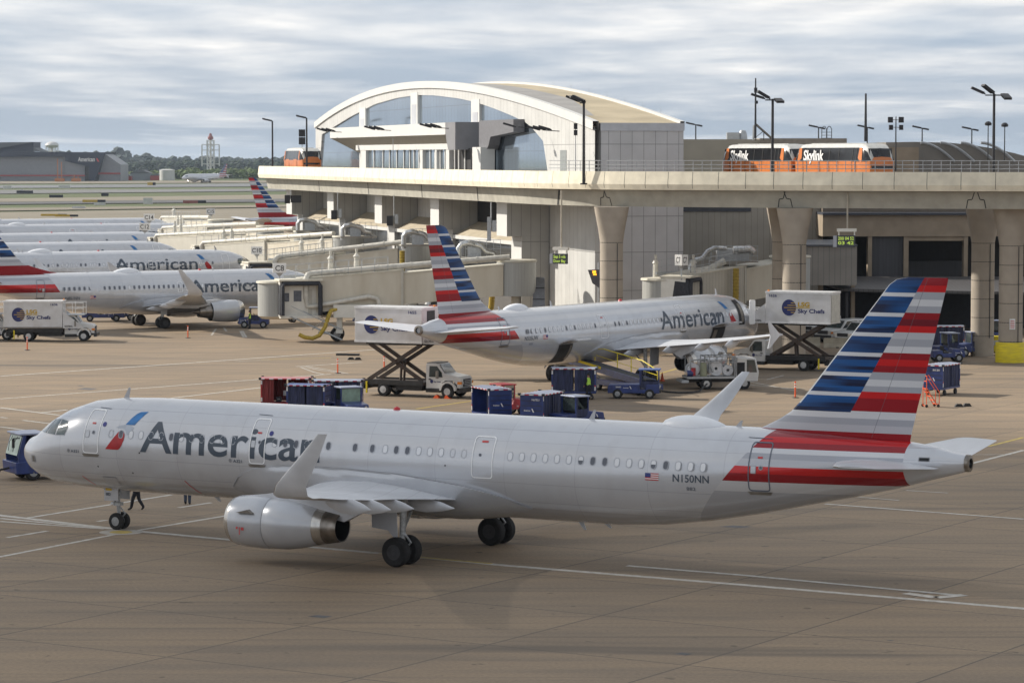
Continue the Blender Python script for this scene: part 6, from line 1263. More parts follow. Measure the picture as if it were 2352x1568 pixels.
def P3(px, Z): return ((px-1176)/FPX*Z, Z, 0)
cart(P3(656, 191.8), -.03, 'red baggage cart with a torn open side full of suitcases, at left of its row', 'red', 3.15, open_side=-1, luggage=True)
cart(P3(708, 186.2), -.22, 'dark blue curtained baggage cart standing in front of the red one', 'dark', 2.5)
cart(P3(776, 190.0), -.02, 'long blue baggage cart with pale roof behind the blue cab tractor', 'blue', 3.1)
cart(P3(1129, 183.6), PI/2+.38, 'blue baggage cart with its near end lettered and dark open side at left', 'blue', 3.0, open_side=1, txt=None)
cart(P3(1244, 179.6), PI/2-.42, 'blue baggage cart towed by the small cabbed tractor right of it', 'blue', 3.0, txt='N67521')
cart(P3(1319, 200.8), -.06, 'wide blue baggage cart under the cargo belt of the parked airliner', 'blue', 3.0)
cart(P3(2165, 204.6), PI/2-.55, 'lone blue baggage cart behind the orange steps at right', 'blue', 3.0, txt='BAG 2203')
def tug(loc, rz, label, cab='closed', col=BLU, L=3.1, num=None, roof=None, kind='baggage tractor', flip=False):
    """small tractor: bonnet towards +x, cab at the back (flip: cab in front)"""
    t = thing('baggage_tractor', loc, rz, label, kind, 'baggage tractors'); h = L/2; w = .72
    mb = MB(); mb.prism([(-h, .38), (h, .38), (h+.02, .62), (h-.05, .95), (.35, 1.08), (.2, .7), (-.5, .7), (-.55, .95), (-h, .92)] if not flip else [(-h, .38), (h, .38), (h, 1.0), (h-.9, 1.0), (h-.95, .62), (h-1.3, .62), (h-1.35, 1.0), (-h+.1, .95), (-h, .8)], -w, w, col); b = mb.build('body', t, smooth=False, bevel=.04)
    x0, x1 = (-.6, .38) if not flip else (h-1.35, h-.05)
    for x in (-h*.62, h*.62):
        for y in (-w+.08, w-.08): mb = MB(); vw(mb, x, y, .34, .22, RIM); mb.build('wheel', t)
    if cab:
        mb = MB()
        for x in (x0, x1-.06):
            for y in (-w+.02, w-.08): mb.box(x, x+.07, y, y+.07, .9, 1.92, col)
        mb.build('cab_frame', t, smooth=False); mb = MB(); mb.box(x0-.08, x1+.1, -w-.02, w+.02, 1.92, 2.0, roof or (BROOF if col is BLU else REDP)); mb.build('cab_roof', t, smooth=False, bevel=.02)
        mb = MB(); mb.box(x1-.02, x1+.0, -w+.1, w-.1, 1.05, 1.88, GLG if cab == 'green' else GLS); mb.build('windscreen', t, smooth=False)
        if cab != 'open':
            mb = MB(); mb.box(x0+.02, x0+.04, -w+.1, w-.1, 1.1, 1.88, GLS); mb.build('rear_window', t, smooth=False)
            for s in (-1, 1):
                mb = MB(); mb.box(x0+.07, x1-.06, s*(w-.04)-.012, s*(w-.04)+.012, .75, 1.2, BLUC if col is BLU else REDC); mb.box(x0+.07, x0+.2, s*(w-.04)-.012, s*(w-.04)+.012, 1.2, 1.9, BLUC if col is BLU else REDC); mb.build('door_curtain', t, smooth=False)
    mb = MB(); mb.box((x0+x1)/2-.3, (x0+x1)/2+.15, -.45, .45, .62, .82, VBK); mb.box((x0+x1)/2-.35, (x0+x1)/2-.25, -.45, .45, .82, 1.25, VBK); mb.build('seat', t, smooth=False, bevel=.03)
    mb = MB(); mb.tube([(x1-.25, -.05, 1.0), (x1-.38, -.05, 1.25)], .03, 6, POLEB); mb.lathe([(0, .17), (.03, .17), (.03, .14), (0, .14)], POLEB, ((x1-.38, -.05, 1.25), (x1-.8, -.05, 1.6)), 14); mb.build('steering_wheel', t)
    mb = MB(); mb.box(h, h+.1, -w+.05, w-.05, .42, .6, VBK); mb.build('front_bumper', t, smooth=False)
    for y in (-.5, .5): mb = MB(); mb.cyl((h-.02, y, .78), (h+.05, y, .78), .08, .08, 10, HLT); mb.build('headlight', b)
    for s in (-1, 1):
        mb = MB(); o = Vector(((.5 if not flip else -.7) if s < 0 else (1.3 if not flip else .1), s*(w+.002), .62)); xd = (1,0,0) if s < 0 else (-1,0,0)
        if col is BLU: put_text(mb, 'American', o+Vector((0,0,.1)), xd, (0,0,1), .07, LET, width=.36, lift=.006); mb.add([o+Vector((xd[0]*a, s*.006, z)) for a, z in ((.42, .24), (.48, .24), (.58, .06), (.51, .06))], [(0,1,2,3)], LET)
        put_text(mb, num or '14', o+Vector((xd[0]*(-.5 if flip else 0), 0, .14 if flip else -.08)), xd, (0,0,1), .1, LET, lift=.006); mb.build('side_lettering', b, smooth=False, fixn=False)
    return t
tug(P3(800, 185.8), -1.12, 'blue tractor with green tinted windscreen parked nose on before the long blue cart', 'green')
tug(P3(1325, 179.0), .62, 'blue tractor with pale roof towing the N67521 cart', 'closed')
tug(P3(1158, 188.2), .55, 'red tractor with red canopy standing behind the blue carts', 'open', REDP, roof=REDP)
tug(P3(1457, 201.4), -.09, 'long blue tractor with cab at its front marked 3064D and C7 by the belt loader', 'closed', L=3.5, num='3064D', flip=True, roof=BROOF2)
tug(P3(583, 284.6), .02+PI, 'blue tractor beneath the nose of the airliner at gate C8', 'closed', flip=False, L=2.9)
tug(P3(2177, 237.4), .12, 'low blue tractor without a cab right of the striped tail', None, L=2.6)
tug(P3(2186, 243.2), 0.3, 'dark blue cabbed tractor behind the low one at right', 'closed')
tug(P3(2237, 244.6), PI+.2, 'rightmost blue tractor parked beside the rear column', 'closed')
cart(P3(2172, 251), .1, 'high shaded blue cart parked in the dark under the brown terminal', 'blue', 3.0)
tug(P3(2284, 262), PI/2, 'blue tractor deep in shade between the two right columns', 'closed')
tug(P3(905, 302), .0, 'blue tug with big wheels seen under the C8 bridge tunnel', None, L=4.6, num='C8')
cart(P3(848, 289), 0, 'blue tarpaulin cart behind the lift columns of the C8 bridge', 'dark', 3.2)
# pushback tractor at far left behind the nose
t = thing('pushback_tractor', (-23.75, 151.2, 0), PI+.5, 'blue pushback tractor with tall glass cab hidden behind the nose of the largest airliner', 'tractor')
mb = MB(); mb.prism([(-2.6, .35), (1.9, .35), (1.95, .95), (1.2, .98), (1.1, .7), (-2.6, .7)], -1.05, 1.05, BLU); mb.build('body', t, smooth=False, bevel=.04)
mb = MB(); mb.prism([(.35, .7), (1.75, .7), (1.8, 1.25), (1.5, 2.3), (.35, 2.3)], -.95, -.88, BLU); mb.prism([(.35, .7), (.5, .7), (.5, 2.3), (.35, 2.3)], -.9, .9, BLU); mb.prism([(.35, .7), (1.75, .7), (1.8, 1.25), (1.5, 2.3), (1.35, 2.3), (1.5, 1.3), (.5, 1.3), (.5, 2.3), (.35, 2.3)], .88, .95, BLU); mb.build('cab', t, smooth=False)
mb = MB(); mb.add([(1.83, -.85, 1.28), (1.83, .85, 1.28), (1.53, .8, 2.25), (1.53, -.8, 2.25)], [(0,1,2,3)], mat('screen_pale', (.42, .52, .45), .15, 0, .2, 1)); mb.build('windscreen', t, smooth=False, fixn=False)
mb = MB(); mb.box(.2, 1.7, -1.0, 1.0, 2.3, 2.4, BROOF); mb.build('cab_roof', t, smooth=False, bevel=.03)
for y in (-.35, .35): mb = MB(); mb.tube([(1.6, y, 2.2), (1.8, y+.03, 1.9), (1.88, y+.05, 1.45)], .02, 4, POLEB); mb.build('wiper', t)
mb = MB(); mb.box(1.7, 2.1, .98, 1.02, 2.15, 2.2, POLEB); mb.box(2.0, 2.12, .95, 1.05, 1.7, 2.15, POLEB); mb.build('mirror', t, smooth=False)
for x in (-1.8, 1.0):
    for y in (-.85, .85): mb = MB(); vw(mb, x, y, .42, .34, RIM); mb.build('wheel', t)
mb = MB(); mb.box(-.7, .2, -.5, .5, .7, 1.35, VBK); mb.box(-2.3, -.9, -.9, .9, .7, .95, VBK); mb.build('engine_cover', t, smooth=False, bevel=.03)
mb = MB(); mb.cyl((1.95, 0, .6), (2.6, 0, .5), .06, .05, 8, POLEB); mb.cyl((2.55, -.25, .5), (2.55, .25, .5), .07, .07, 8, POLEB); mb.build('tow_hook', t)
# belt loader to the rear hold
t = thing('belt_loader', (0, 0, 0), 0, 'blue belt loader with yellow hand rails reaching into an airliner hold', 'belt loader'); a = Vector((3.6, 214.2, 2.15)); b = Vector((9.6, 203.2, .95)); d = (b-a).normalized(); n = Vector((-d.y, d.x, 0)).normalized(); n = n if n.y > 0 else -n; up = Vector((0, 0, 1))
def beam(mb, p, q, w0, w1, h0, h1, m): P = []; [P.append([tuple(e+n*w0+up*h0), tuple(e+n*w1+up*h0), tuple(e+n*w1+up*h1), tuple(e+n*w0+up*h1)]) for e in (p, q)]; mb.loft(P, m)
mb = MB(); beam(mb, a, b, -.45, .45, -.02, .06, mat('belt_black', (.04, .04, .042), .8)); mb.build('belt', t, smooth=False)
mb = MB(); beam(mb, a, b, -.55, -.45, -.35, .08, BLU); beam(mb, a, b, .45, .55, -.35, .08, BLU); mb.build('side_rail', t, smooth=False)
mb = MB(); beam(mb, a, a+(b-a)*.52, -.60, -.555, -.05, .12, YELW); mb.build('yellow_bumper', t, smooth=False)
mb = MB(); q = [a+(b-a)*.30, a+(b-a)*.40, a+(b-a)*.82, a+(b-a)*.98]; mb.tube([q[0]+n*.55, q[0]+n*.55+up*.9, q[1]+n*.55+up*1.1, q[2]+n*.55+up*1.1, q[3]+n*.55+up*.75, q[3]+n*.55], .035, 6, YELW)
for f in (.55, .7): e = a+(b-a)*f; mb.cyl(e+n*.55, e+n*.55+up*1.1, .035, .035, 6, YELW)
mb.tube([q[0]+n*.55+up*.5, q[3]+n*.55+up*.4], .02, 5, YELW); mb.build('hand_rail', t)
mb = MB(); c0 = a+(b-a)*.45; c0.z = 0; c1_ = b+d*.2; c1_.z = 0; beam(mb, c0, c1_, -.75, .75, .4, .8, BLU); mb.build('chassis', t, smooth=False, bevel=.03)
mb = MB(); mb.cyl(c0+up*.7, a+(b-a)*.25-up*.2, .06, .06, 8, STEELG); mb.build('lift_ram', t)
for f in (.1, .85):
    for s in (-.62, .62): mb = MB(); e = c0+(c1_-c0)*f+n*s; wheel(mb, (e.x, e.y, .35), .35, .22, RIM, tuple(n)); mb.build('wheel', t)
# hydrant fuelling truck
t = thing('fuel_truck', P3(1654, 209.8), .12, 'hydrant fuelling truck with white hose reels and pipes under the engine', 'truck'); mb = MB(); mb.box(-2.6, 2.0, -.5, .5, .5, .75, VBK); mb.box(-2.5, .9, -1.05, 1.05, .78, .92, STEELG); mb.box(-2.9, -2.4, -1.1, 1.1, .5, .68, STEELG); mb.build('chassis', t, smooth=False)
mb = MB(); mb.prism([(1.0, .55), (2.55, .55), (2.62, 1.2), (2.4, 2.2), (1.05, 2.25)], -1.0, 1.0, VW); cb_ = mb.build('cab', t, smooth=False, bevel=.06)
mb = MB(); mb.add([(2.645, -.85, 1.25), (2.645, .85, 1.25), (2.43, .8, 2.12), (2.43, -.8, 2.12)], [(0,1,2,3)], GLS); mb.build('windscreen', cb_, smooth=False, fixn=False)
for s in (-1, 1): mb = MB(); mb.add([(1.75, s*1.012, 1.2), (2.48, s*1.012, 1.2), (2.3, s*1.012, 2.08), (1.75, s*1.012, 2.08)], [(0,1,2,3)], GLS); mb.build('side_window', cb_, smooth=False, fixn=False); mb = MB(); mb.box(1.05, 1.6, s*1.01-.01, s*1.01+.01, .9, 1.9, DARKIN); mb.build('side_opening', cb_, smooth=False)
for x, r in ((-1.95, .44), (-.35, .50), (.5, .38)):
    mb = MB(); mb.lathe([(-.5, .1), (-.5, r), (-.44, r), (-.44, r*.72), (.44, r*.72), (.44, r), (.5, r), (.5, .1)], WINSH, ((x, 0, .95+r), (x, 1, .95+r)), 24, mfun=lambda i, j: VBK if i == 3 else WINSH); mb.build('hose_reel', t)
mb = MB(); mb.cyl((-2.5, -.95, 1.15), (-2.1, -.95, 1.15), .22, .22, 12, BLU); mb.cyl((-2.05, -1.0, 1.0), (-2.05, -1.0, 1.55), .16, .16, 12, REDP); mb.cyl((-1.3, -.8, .95), (-1.3, -.8, 1.9), .26, .22, 12, mat('filter_green', (.30, .32, .22), .5)); mb.build('filter_vessel', t)
mb = MB()
for x in (-2.3, -1.2, -.9, .0, .9): 
    for y in (-.95, .95): mb.cyl((x, y, .9), (x, y, 2.3), .03, .03, 5, STEELG)
for z in (1.9, 2.3):
    for y in (-.95, .95): mb.cyl((-1.2, y, z), (1.0, y, z), .03, .03, 5, STEELG)
for i in range(6): mb.cyl((-1.2+.42*i, -.95, 2.3), (-1.2+.42*i, .95, 2.3), .025, .025, 5, STEELG); mb.cyl((-1.2+.42*i, -.95, 2.3), (-1.2+.42*i, -.95, 2.5), .03, .02, 5, STEELG)
mb.tube([(-2.2, -.6, 1.0), (-2.2, -.6, 2.05), (-1.0, -.6, 2.1), (-.6, -.7, 1.2)], .07, 8, STEELG); mb.build('pipework', t)
for x in (-1.1, 1.6):
    for y in (-.85, .85): mb = MB(); vw(mb, x, y, .42, .28); mb.build('wheel', t)
t = thing('fuel_hose', (0, 0, 0), 0, 'black fuel hose snaking over the concrete behind the fuelling truck', 'hose'); mb = MB(); mb.tube([P3(1625, 207.5)[:2]+(.5,), P3(1608, 206.5)[:2]+(.08,), P3(1590, 205.6)[:2]+(.06,), P3(1560, 205.4)[:2]+(.06,), P3(1535, 206.0)[:2]+(.06,), P3(1512, 207.2)[:2]+(.06,), P3(1500, 208.6)[:2]+(.1,)], .06, 8, POLEB); mb.build('hose', t)
# pickups
def pickup(loc, rz, label, shell=False, van=False):
    t = thing('pickup_truck', loc, rz, label, 'pickup truck', 'white pickup trucks'); mb = MB(); W = .98; HW = .96
    low = [(-2.8, .5), (2.65, .5), (2.75, .7), (2.72, 1.12), (1.35, 1.22), (.62, 1.9), (.35, 1.96), (-.85, 1.96), (-1.05, 1.22), (-2.8, 1.22)] if not shell else [(-2.8, .5), (2.65, .5), (2.75, .7), (2.72, 1.12), (1.35, 1.22), (.62, 1.9), (.35, 1.96), (-2.6, 1.96), (-2.8, 1.3)]
    mb.prism(low, -HW, HW, VW); b = mb.build('body', t, smooth=False, bevel=.07)
    for s in (-1, 1):
        mb = MB(); mb.add([(-.85, s*.972, 1.28), (1.18, s*.972, 1.25), (.58, s*.965, 1.84), (-.75, s*.965, 1.86)], [(0,1,2,3)], GLS)
        if shell: mb.add([(-2.5, s*.972, 1.3), (-1.05, s*.972, 1.3), (-1.0, s*.965, 1.84), (-2.4, s*.965, 1.84)], [(0,1,2,3)], GLS)
        mb.build('side_window', b, smooth=False, fixn=False)
        mb = MB(); mb.box(2.6, 2.77, s*.78-.16, s*.78+.16, .82, 1.05, HLT); mb.box(2.5, 2.74, s*.97-.03, s*.97+.03, .82, 1.0, AMB); mb.build('headlight', b, smooth=False)
        mb = MB(); mb.box(-2.84, -2.79, s*.85-.1, s*.85+.1, .8, 1.12, LBLR); mb.build('tail_light', b, smooth=False)
        for x in (-1.8, 1.85): mb = MB(); mb.prism([(x+.5*math.cos(PI*i/8), .42+.5*math.sin(PI*i/8)) for i in range(9)], s*.93, s*.975, VBK); mb.build('wheel_arch', b, smooth=False); mb = MB(); vw(mb, x, s*.86, .39, .26, RIM); mb.build('wheel', t)
    mb = MB(); mb.add([(1.31, -.84, 1.26), (1.31, .84, 1.26), (.66, .76, 1.88), (.66, -.76, 1.88)], [(0,1,2,3)], GLS); mb.v = [(x+.03, y, z+.02) for x, y, z in mb.v]; mb.build('windscreen', b, smooth=False, fixn=False)
    mb = MB(); mb.box(2.72, 2.79, -.58, .58, .78, 1.08, GRIL); mb.build('grille', b, smooth=False); mb = MB(); mb.box(2.7, 2.88, -.95, .95, .45, .68, GRIL); mb.build('bumper', t, smooth=False, bevel=.03)
    mb = MB()
    if not shell: mb.box(-2.7, -1.12, -.8, .8, 1.2, 1.225, VBK)
    mb.box(-2.9, -2.78, -.9, .9, .5, .66, STEELG); mb.build('bed', t, smooth=False)
    return t
pickup(P3(1938, 263.5), PI+.75, 'white pickup facing us in the middle of the group behind the concrete barriers', True)
pickup(P3(1900, 270), PI+.75, 'white pickup half hidden at the left end of the group behind the barriers')
pickup(P3(1984, 259.5), PI+.75, 'white pickup at the right of the group, cut off by the striped tail')
pickup(P3(1003, 305), .25, 'white pickup seen from behind next to the tail of the parked airliner')
# far left white truck and dark gear under the C8 airliner
catering_truck((-49.9, 266, 0), .05, 0, '1640', 'white truck cut off by the left edge behind truck 1636')
tug(P3(236, 296), .1, 'dark low tractor beyond the belly of the airliner at gate C8', None, L=4.2)
tug(P3(280, 298), .1, 'second dark tractor right of the low one beyond the C8 airliner belly', None, L=2.6)
# concrete barriers
jb = thing('concrete_barrier', (25.3, 255.6, 0), .05, 'leftmost concrete barrier in front of the white pickups', 'barrier', 'concrete barriers'); mb = MB(); mb.prism([(-.32, 0), (.32, 0), (.3, .12), (.14, .4), (.09, .85), (-.09, .85), (-.14, .4), (-.3, .12)], -1.15, 1.15, mat('jersey_concrete', (.42, .38, .30), .85, 0, .15, 2), 'x'); mb.build('block', jb, smooth=False); mb = MB(); mb.box(-.12, .12, -.33, .33, 0, .1, VBK); mb.build('slot', jb, smooth=False)
for i, (x, y, l) in enumerate(((27.8, 254.6, 'second concrete barrier from the left before the pickups'), (30.2, 254.2, 'third concrete barrier, touching the striped tail in view'), (23.5, 262, 'concrete barrier under the raised catering box, farther back'))): copy_tree(jb, (x, y, 0), -.05*i, l)
# orange delineator posts
dp = thing('delineator_post', at(431.6, 776.2), 0, 'orange delineator post in front of the engine of the C8 airliner', 'post', 'orange delineator posts'); mb = MB(); mb.cyl((0, 0, .04), (0, 0, 1.12), .055, .05, 10, ORNG); mb.build('tube', dp); mb = MB()
for z in (.72, .9): mb.cyl((0, 0, z), (0, 0, z+.09), .058, .058, 10, TAPEW)
mb.build('reflective_band', dp); mb = MB(); mb.lathe([(0, .26), (.04, .24), (.06, .02)], VBK, ((0,0,0),(0,0,1)), 12); mb.build('rubber_base', dp)
for px, y, l in ((62.6, 804.3, 'orange delineator post before the rear wheel of catering truck 1636'), (775.7, 857.2, 'orange delineator post on open concrete above the red cart'), (882.4, 850.6, 'orange delineator post seen through the scissor arms of truck 1655'), (1826.5, 913.3, 'orange delineator post between the upright winglet and the striped tail')): copy_tree(dp, at(px, y), 0, l)
cn_ = thing('traffic_cone', at(1521, 875), 0, 'small orange cone beneath the wing right of the blue C7 tractor', 'cone'); mb = MB(); mb.cyl((0, 0, .03), (0, 0, .62), .15, .03, 10, ORNG); mb.build('cone', cn_); mb = MB(); mb.box(-.2, .2, -.2, .2, 0, .035, ORNG); mb.build('base', cn_, smooth=False)
for px, y, l in ((1003, 914, 'orange wheel chock left of the front wheel of truck 1655'), (1028, 915, 'orange wheel chock right of the front wheel of truck 1655')):
    t = thing('wheel_chock', at(px, y), -.45, l, 'chock', 'orange wheel chocks'); mb = MB(); mb.prism([(-.22, 0), (.22, 0), (.1, .22), (-.02, .22)] if px < 1010 else [(-.22, 0), (.22, 0), (.02, .22), (-.1, .22)], -.15, .15, ORNG); mb.build('wedge', t, smooth=False); mb = MB(); mb.tube([(0, .1, .2), (0, .1, .26), (0, -.1, .26), (0, -.1, .2)], .012, 5, VBK); mb.build('handle', t)
for px, y, l in ((2202, 934, 'left black rubber chock on the concrete by the orange steps'), (2221, 933, 'right black rubber chock on the concrete by the orange steps'), (806, 826, 'black rubber block lying behind the delineator post at left centre'), (822, 826.3, 'black rubber block next to the other one behind the post'), (808, 861-0, 'x'))[:4]:
    t = thing('rubber_chock', at(px, y), .2, l, 'chock', 'black rubber chocks'); mb = MB(); mb.prism([(-.3, 0), (.3, 0), (.16, .2), (-.16, .2)], -.12, .12, VBK); mb.build('wedge', t, smooth=False); mb = MB(); mb.box(-.02, .02, -.2, .2, .2, .22, SCUFF); mb.build('rope', t, smooth=False)
for px, y, l in ((802, 815, 'left dark mat below the C8 bridge wheels'), (828, 815.5, 'right dark mat below the C8 bridge wheels')):
    t = thing('rubber_mat', at(px-16, y+.5), 0, l, 'mat', 'dark rubber mats'); mb = MB(); mb.box(-.5, .5, -.35, .35, 0, .14, VBK); mb.build('slab', t, smooth=False, bevel=.02)
# orange steps
t = thing('maintenance_steps', (27.2, 194.2, 0), .2, 'orange wheeled maintenance steps beside the trailing edge of the striped tail', 'steps'); mb = MB()
for y in (-.35, .35):
    mb.tube([(.5, y, .1), (-.25, y, 1.25)], .03, 5, ORNG); mb.tube([(-.25, y, .1), (-.25, y, 2.05), (-.12, y, 2.1), (.62, y, 1.0), (.62, y, .2)], .028, 5, ORNG)
for i in range(5): q = i/4; mb.box(.5-.75*q-.1, .5-.75*q+.1, -.35, .35, .2+1.0*q, .23+1.0*q, ORNG)
for z in (.1, 1.7, 2.05): mb.cyl((-.25, -.35, z), (-.25, .35, z), .025, .025, 5, ORNG)
mb.build('frame', t); 
for x in (-.25, .55):
    for y in (-.38, .38): mb = MB(); vw(mb, x, y, .1, .06, VBK); mb.build('castor', t)
# yellow refuelling stand between the right columns
t = thing('hose_stand', P3(2288, 246), 0, 'yellow equipment cabinet with hanging black hoses between the two right columns', 'cabinet'); mb = MB(); mb.box(-.8, .75, -.4, .4, .15, 1.55, YELW); mb.build('cabinet', t, smooth=False, bevel=.03); mb = MB(); mb.box(-.2, .35, -.42, -.4, .8, 1.2, STEELG); mb.box(-.7, .7, -.42, -.4, .2, .25, JOINT); mb.build('panel', t, smooth=False); mb = MB(); mb.tube([(-.6, -.5, 2.1), (-.3, -.5, 2.2), (-.25, -.5, 1.2), (-.4, -.5, .3), (-.1, -.5, .15), (.3, -.5, .3), (.35, -.5, 1.3)], .05, 6, POLEB); mb.build('hose', t)
# ------------------------------------------------------------------ people
def person(loc, rz, label, pose, top, legs, vest=None, sc=1.0):
    """one skinned body; pose: joint dictionary in metres, x forward"""
    t = thing('person', loc, rz, label, 'person'); t.scale = (sc, sc, sc)
    J = dict(pel=(0,0,.98), waist=(0,0,1.12), chest=(0,0,1.34), neck=(0,0,1.5), head=(.02,0,1.62), crown=(.02,0,1.74), lsh=(0,.19,1.42), rsh=(0,-.19,1.42), lel=(.05,.25,1.14), rel=(-.05,-.25,1.14), lha=(.2,.23,.93), rha=(-.02,-.27,.88), lfin=(.26,.22,.85), rfin=(0,-.27,.79), lhip=(0,.1,.92), rhip=(0,-.1,.92), lkn=(.16,.11,.52), rkn=(-.05,-.11,.5), lan=(.24,.11,.1), ran=(-.3,-.11,.14), lto=(.42,.12,.03), rto=(-.16,-.12,.03)); J.update(pose)
    rad = dict(pel=.145, waist=.13, chest=.155, neck=.06, head=.095, crown=.07, lsh=.075, rsh=.075, lel=.048, rel=.048, lha=.034, rha=.034, lfin=.03, rfin=.03, lhip=.12, rhip=.12, lkn=.09, rkn=.09, lan=.07, ran=.07, lto=.04, rto=.04)
    E = [('pel','waist'),('waist','chest'),('chest','neck'),('neck','head'),('head','crown'),('chest','lsh'),('lsh','lel'),('lel','lha'),('lha','lfin'),('chest','rsh'),('rsh','rel'),('rel','rha'),('rha','rfin'),('pel','lhip'),('lhip','lkn'),('lkn','lan'),('lan','lto'),('pel','rhip'),('rhip','rkn'),('rkn','ran'),('ran','rto')]
    K = list(J); me = bpy.data.meshes.new('body'); me.from_pydata([J[k] for k in K], [(K.index(a), K.index(b)) for a, b in E], []); o = bpy.data.objects.new('body', me); COL.objects.link(o)
    md = o.modifiers.new('skin', 'SKIN'); sv = me.skin_vertices[0].data
    for i, k in enumerate(K): sv[i].radius = (rad[k], rad[k]*(1.25 if k in ('pel', 'waist', 'chest') else 1)); sv[i].use_root = (k == 'pel')
    o.modifiers.new('sub', 'SUBSURF').levels = 1; dg = bpy.context.evaluated_depsgraph_get(); m2 = bpy.data.meshes.new_from_object(o.evaluated_get(dg)); bpy.data.objects.remove(o)
    for m in (top, legs, SKIN, vest or top, VBK): m2.materials.append(m)
    for p in m2.polygons:
        c = p.center; p.use_smooth = True
        p.material_index = 2 if c.z > 1.5 or min((c-Vector(J[h])).length for h in ('lha', 'rha', 'lfin', 'rfin')) < .07 else 4 if c.z < .12 else 1 if c.z < 1.0 and abs(c.y) < .21 else (3 if abs(c.y) < .2 else 0)
    b = bpy.data.objects.new('body', m2); COL.objects.link(b); b.parent = t
    mb = MB(); mb.lathe([(0, .108), (.05, .112), (.1, .09), (.14, .03)], VBK, ((0.0, 0, 1.66), (0.0, 0, 2.66)), 12); mb.build('hair', t); return t
person((-17.35, 137.2, 0), PI-.3, 'person in dark trousers striding right of the nose wheel, upper body hidden by the hull', {}, DKCL, DKCL, HIVIS)
person((-15.25, 139.4, 0), PI/2, 'person in dark trousers standing farther right beneath the hull, only legs showing', dict(lkn=(.05,.1,.5), rkn=(0,-.1,.5), lan=(.02,.1,.1), ran=(-.05,-.1,.1), lto=(.2,.1,.03), rto=(.12,-.1,.03)), DKCL, mat('jeans', (.05, .07, .11), .8), HIVIS)
person((5.15, 200.0, 0), PI*.8, 'person in a lime safety vest beside the wide blue cart near the belt', dict(lkn=(.05,.1,.5), lan=(.02,.1,.1), lto=(.2,.1,.03)), DKCL, DKCL, HIVIS)
person((8.75, 201.35, .02), 0, 'person in a lime safety vest sitting in the long C7 tractor cab', dict(lkn=(.42,.12,.86), rkn=(.42,-.12,.86), lhip=(0,.1,.84), rhip=(0,-.1,.84), pel=(0,0,.86), waist=(0,0,1.0), chest=(0,0,1.22), neck=(0,0,1.38), head=(.02,0,1.5), crown=(.02,0,1.62), lsh=(0,.19,1.3), rsh=(0,-.19,1.3), lel=(.1,.24,1.04), rel=(.1,-.24,1.04), lha=(.3,.16,1.1), rha=(.3,-.16,1.1), lfin=(.37,.14,1.12), rfin=(.37,-.14,1.12), lan=(.5,.12,.5), ran=(.5,-.12,.5), lto=(.66,.12,.45), rto=(.66,-.12,.45)), DKCL, DKCL, HIVIS)

person((-24.9, 282.6, 0), PI, 'person in dark clothes standing between the C8 airliner nose and the blue tractor', dict(lkn=(.05,.1,.5), rkn=(0,-.1,.5), lan=(.02,.1,.1), ran=(-.05,-.1,.1), lto=(.2,.1,.03), rto=(.12,-.1,.03)), DKCL, DKCL, HIVIS)
person((3.3, 214.6, 2.05), -1.0, 'person in the dark rear hold doorway above the belt loader', dict(pel=(0,0,.7), waist=(.05,0,.82), chest=(.12,0,1.02), neck=(.18,0,1.14), head=(.22,0,1.24), crown=(.24,0,1.34), lsh=(.12,.18,1.08), rsh=(.12,-.18,1.08), lel=(.3,.22,.86), rel=(.3,-.22,.86), lha=(.48,.16,.76), rha=(.48,-.16,.76), lfin=(.55,.14,.72), rfin=(.55,-.14,.72), lhip=(0,.1,.64), rhip=(0,-.1,.64), lkn=(.25,.12,.42), rkn=(.25,-.12,.42), lan=(.02,.11,.1), ran=(.02,-.11,.1), lto=(.18,.12,.03), rto=(.18,-.12,.03)), DKCL, DKCL, HIVIS) if False else None
# ------------------------------------------------------------------ markings on the apron
WL = mat('line_white', (.52, .50, .46), .7, 0, .3, 3, dirt=(.36, .33, .29)); YLN = mat('line_yellow', (.46, .34, .06), .7, 0, .3, 3, dirt=(.33, .26, .10)); PATCH = mat('asphalt_patch', (.115, .112, .115), .8, 0, .3, 2); WLF = mat('line_faded', (.40, .38, .35), .75, 0, .3, 2, dirt=(.30, .265, .22))
def line(mb, pts, w, m, z):
    P = [G(*p) for p in pts]
    for a, b in zip(P, P[1:]):
        d = (b-a).normalized(); n = Vector((-d.y, d.x, 0))*w/2; mb.add([(q.x, q.y, z) for q in (a-n, b-n, b+n, a+n)], [(0,1,2,3)], m)
mb = MB()
for pts in ([(-60,1176),(0,1183),(290,1217),(540,1240),(870,1270),(1160,1298),(1700,1342),(2352,1397),(2420,1403)],): line(mb, pts, .42, WL, .006)
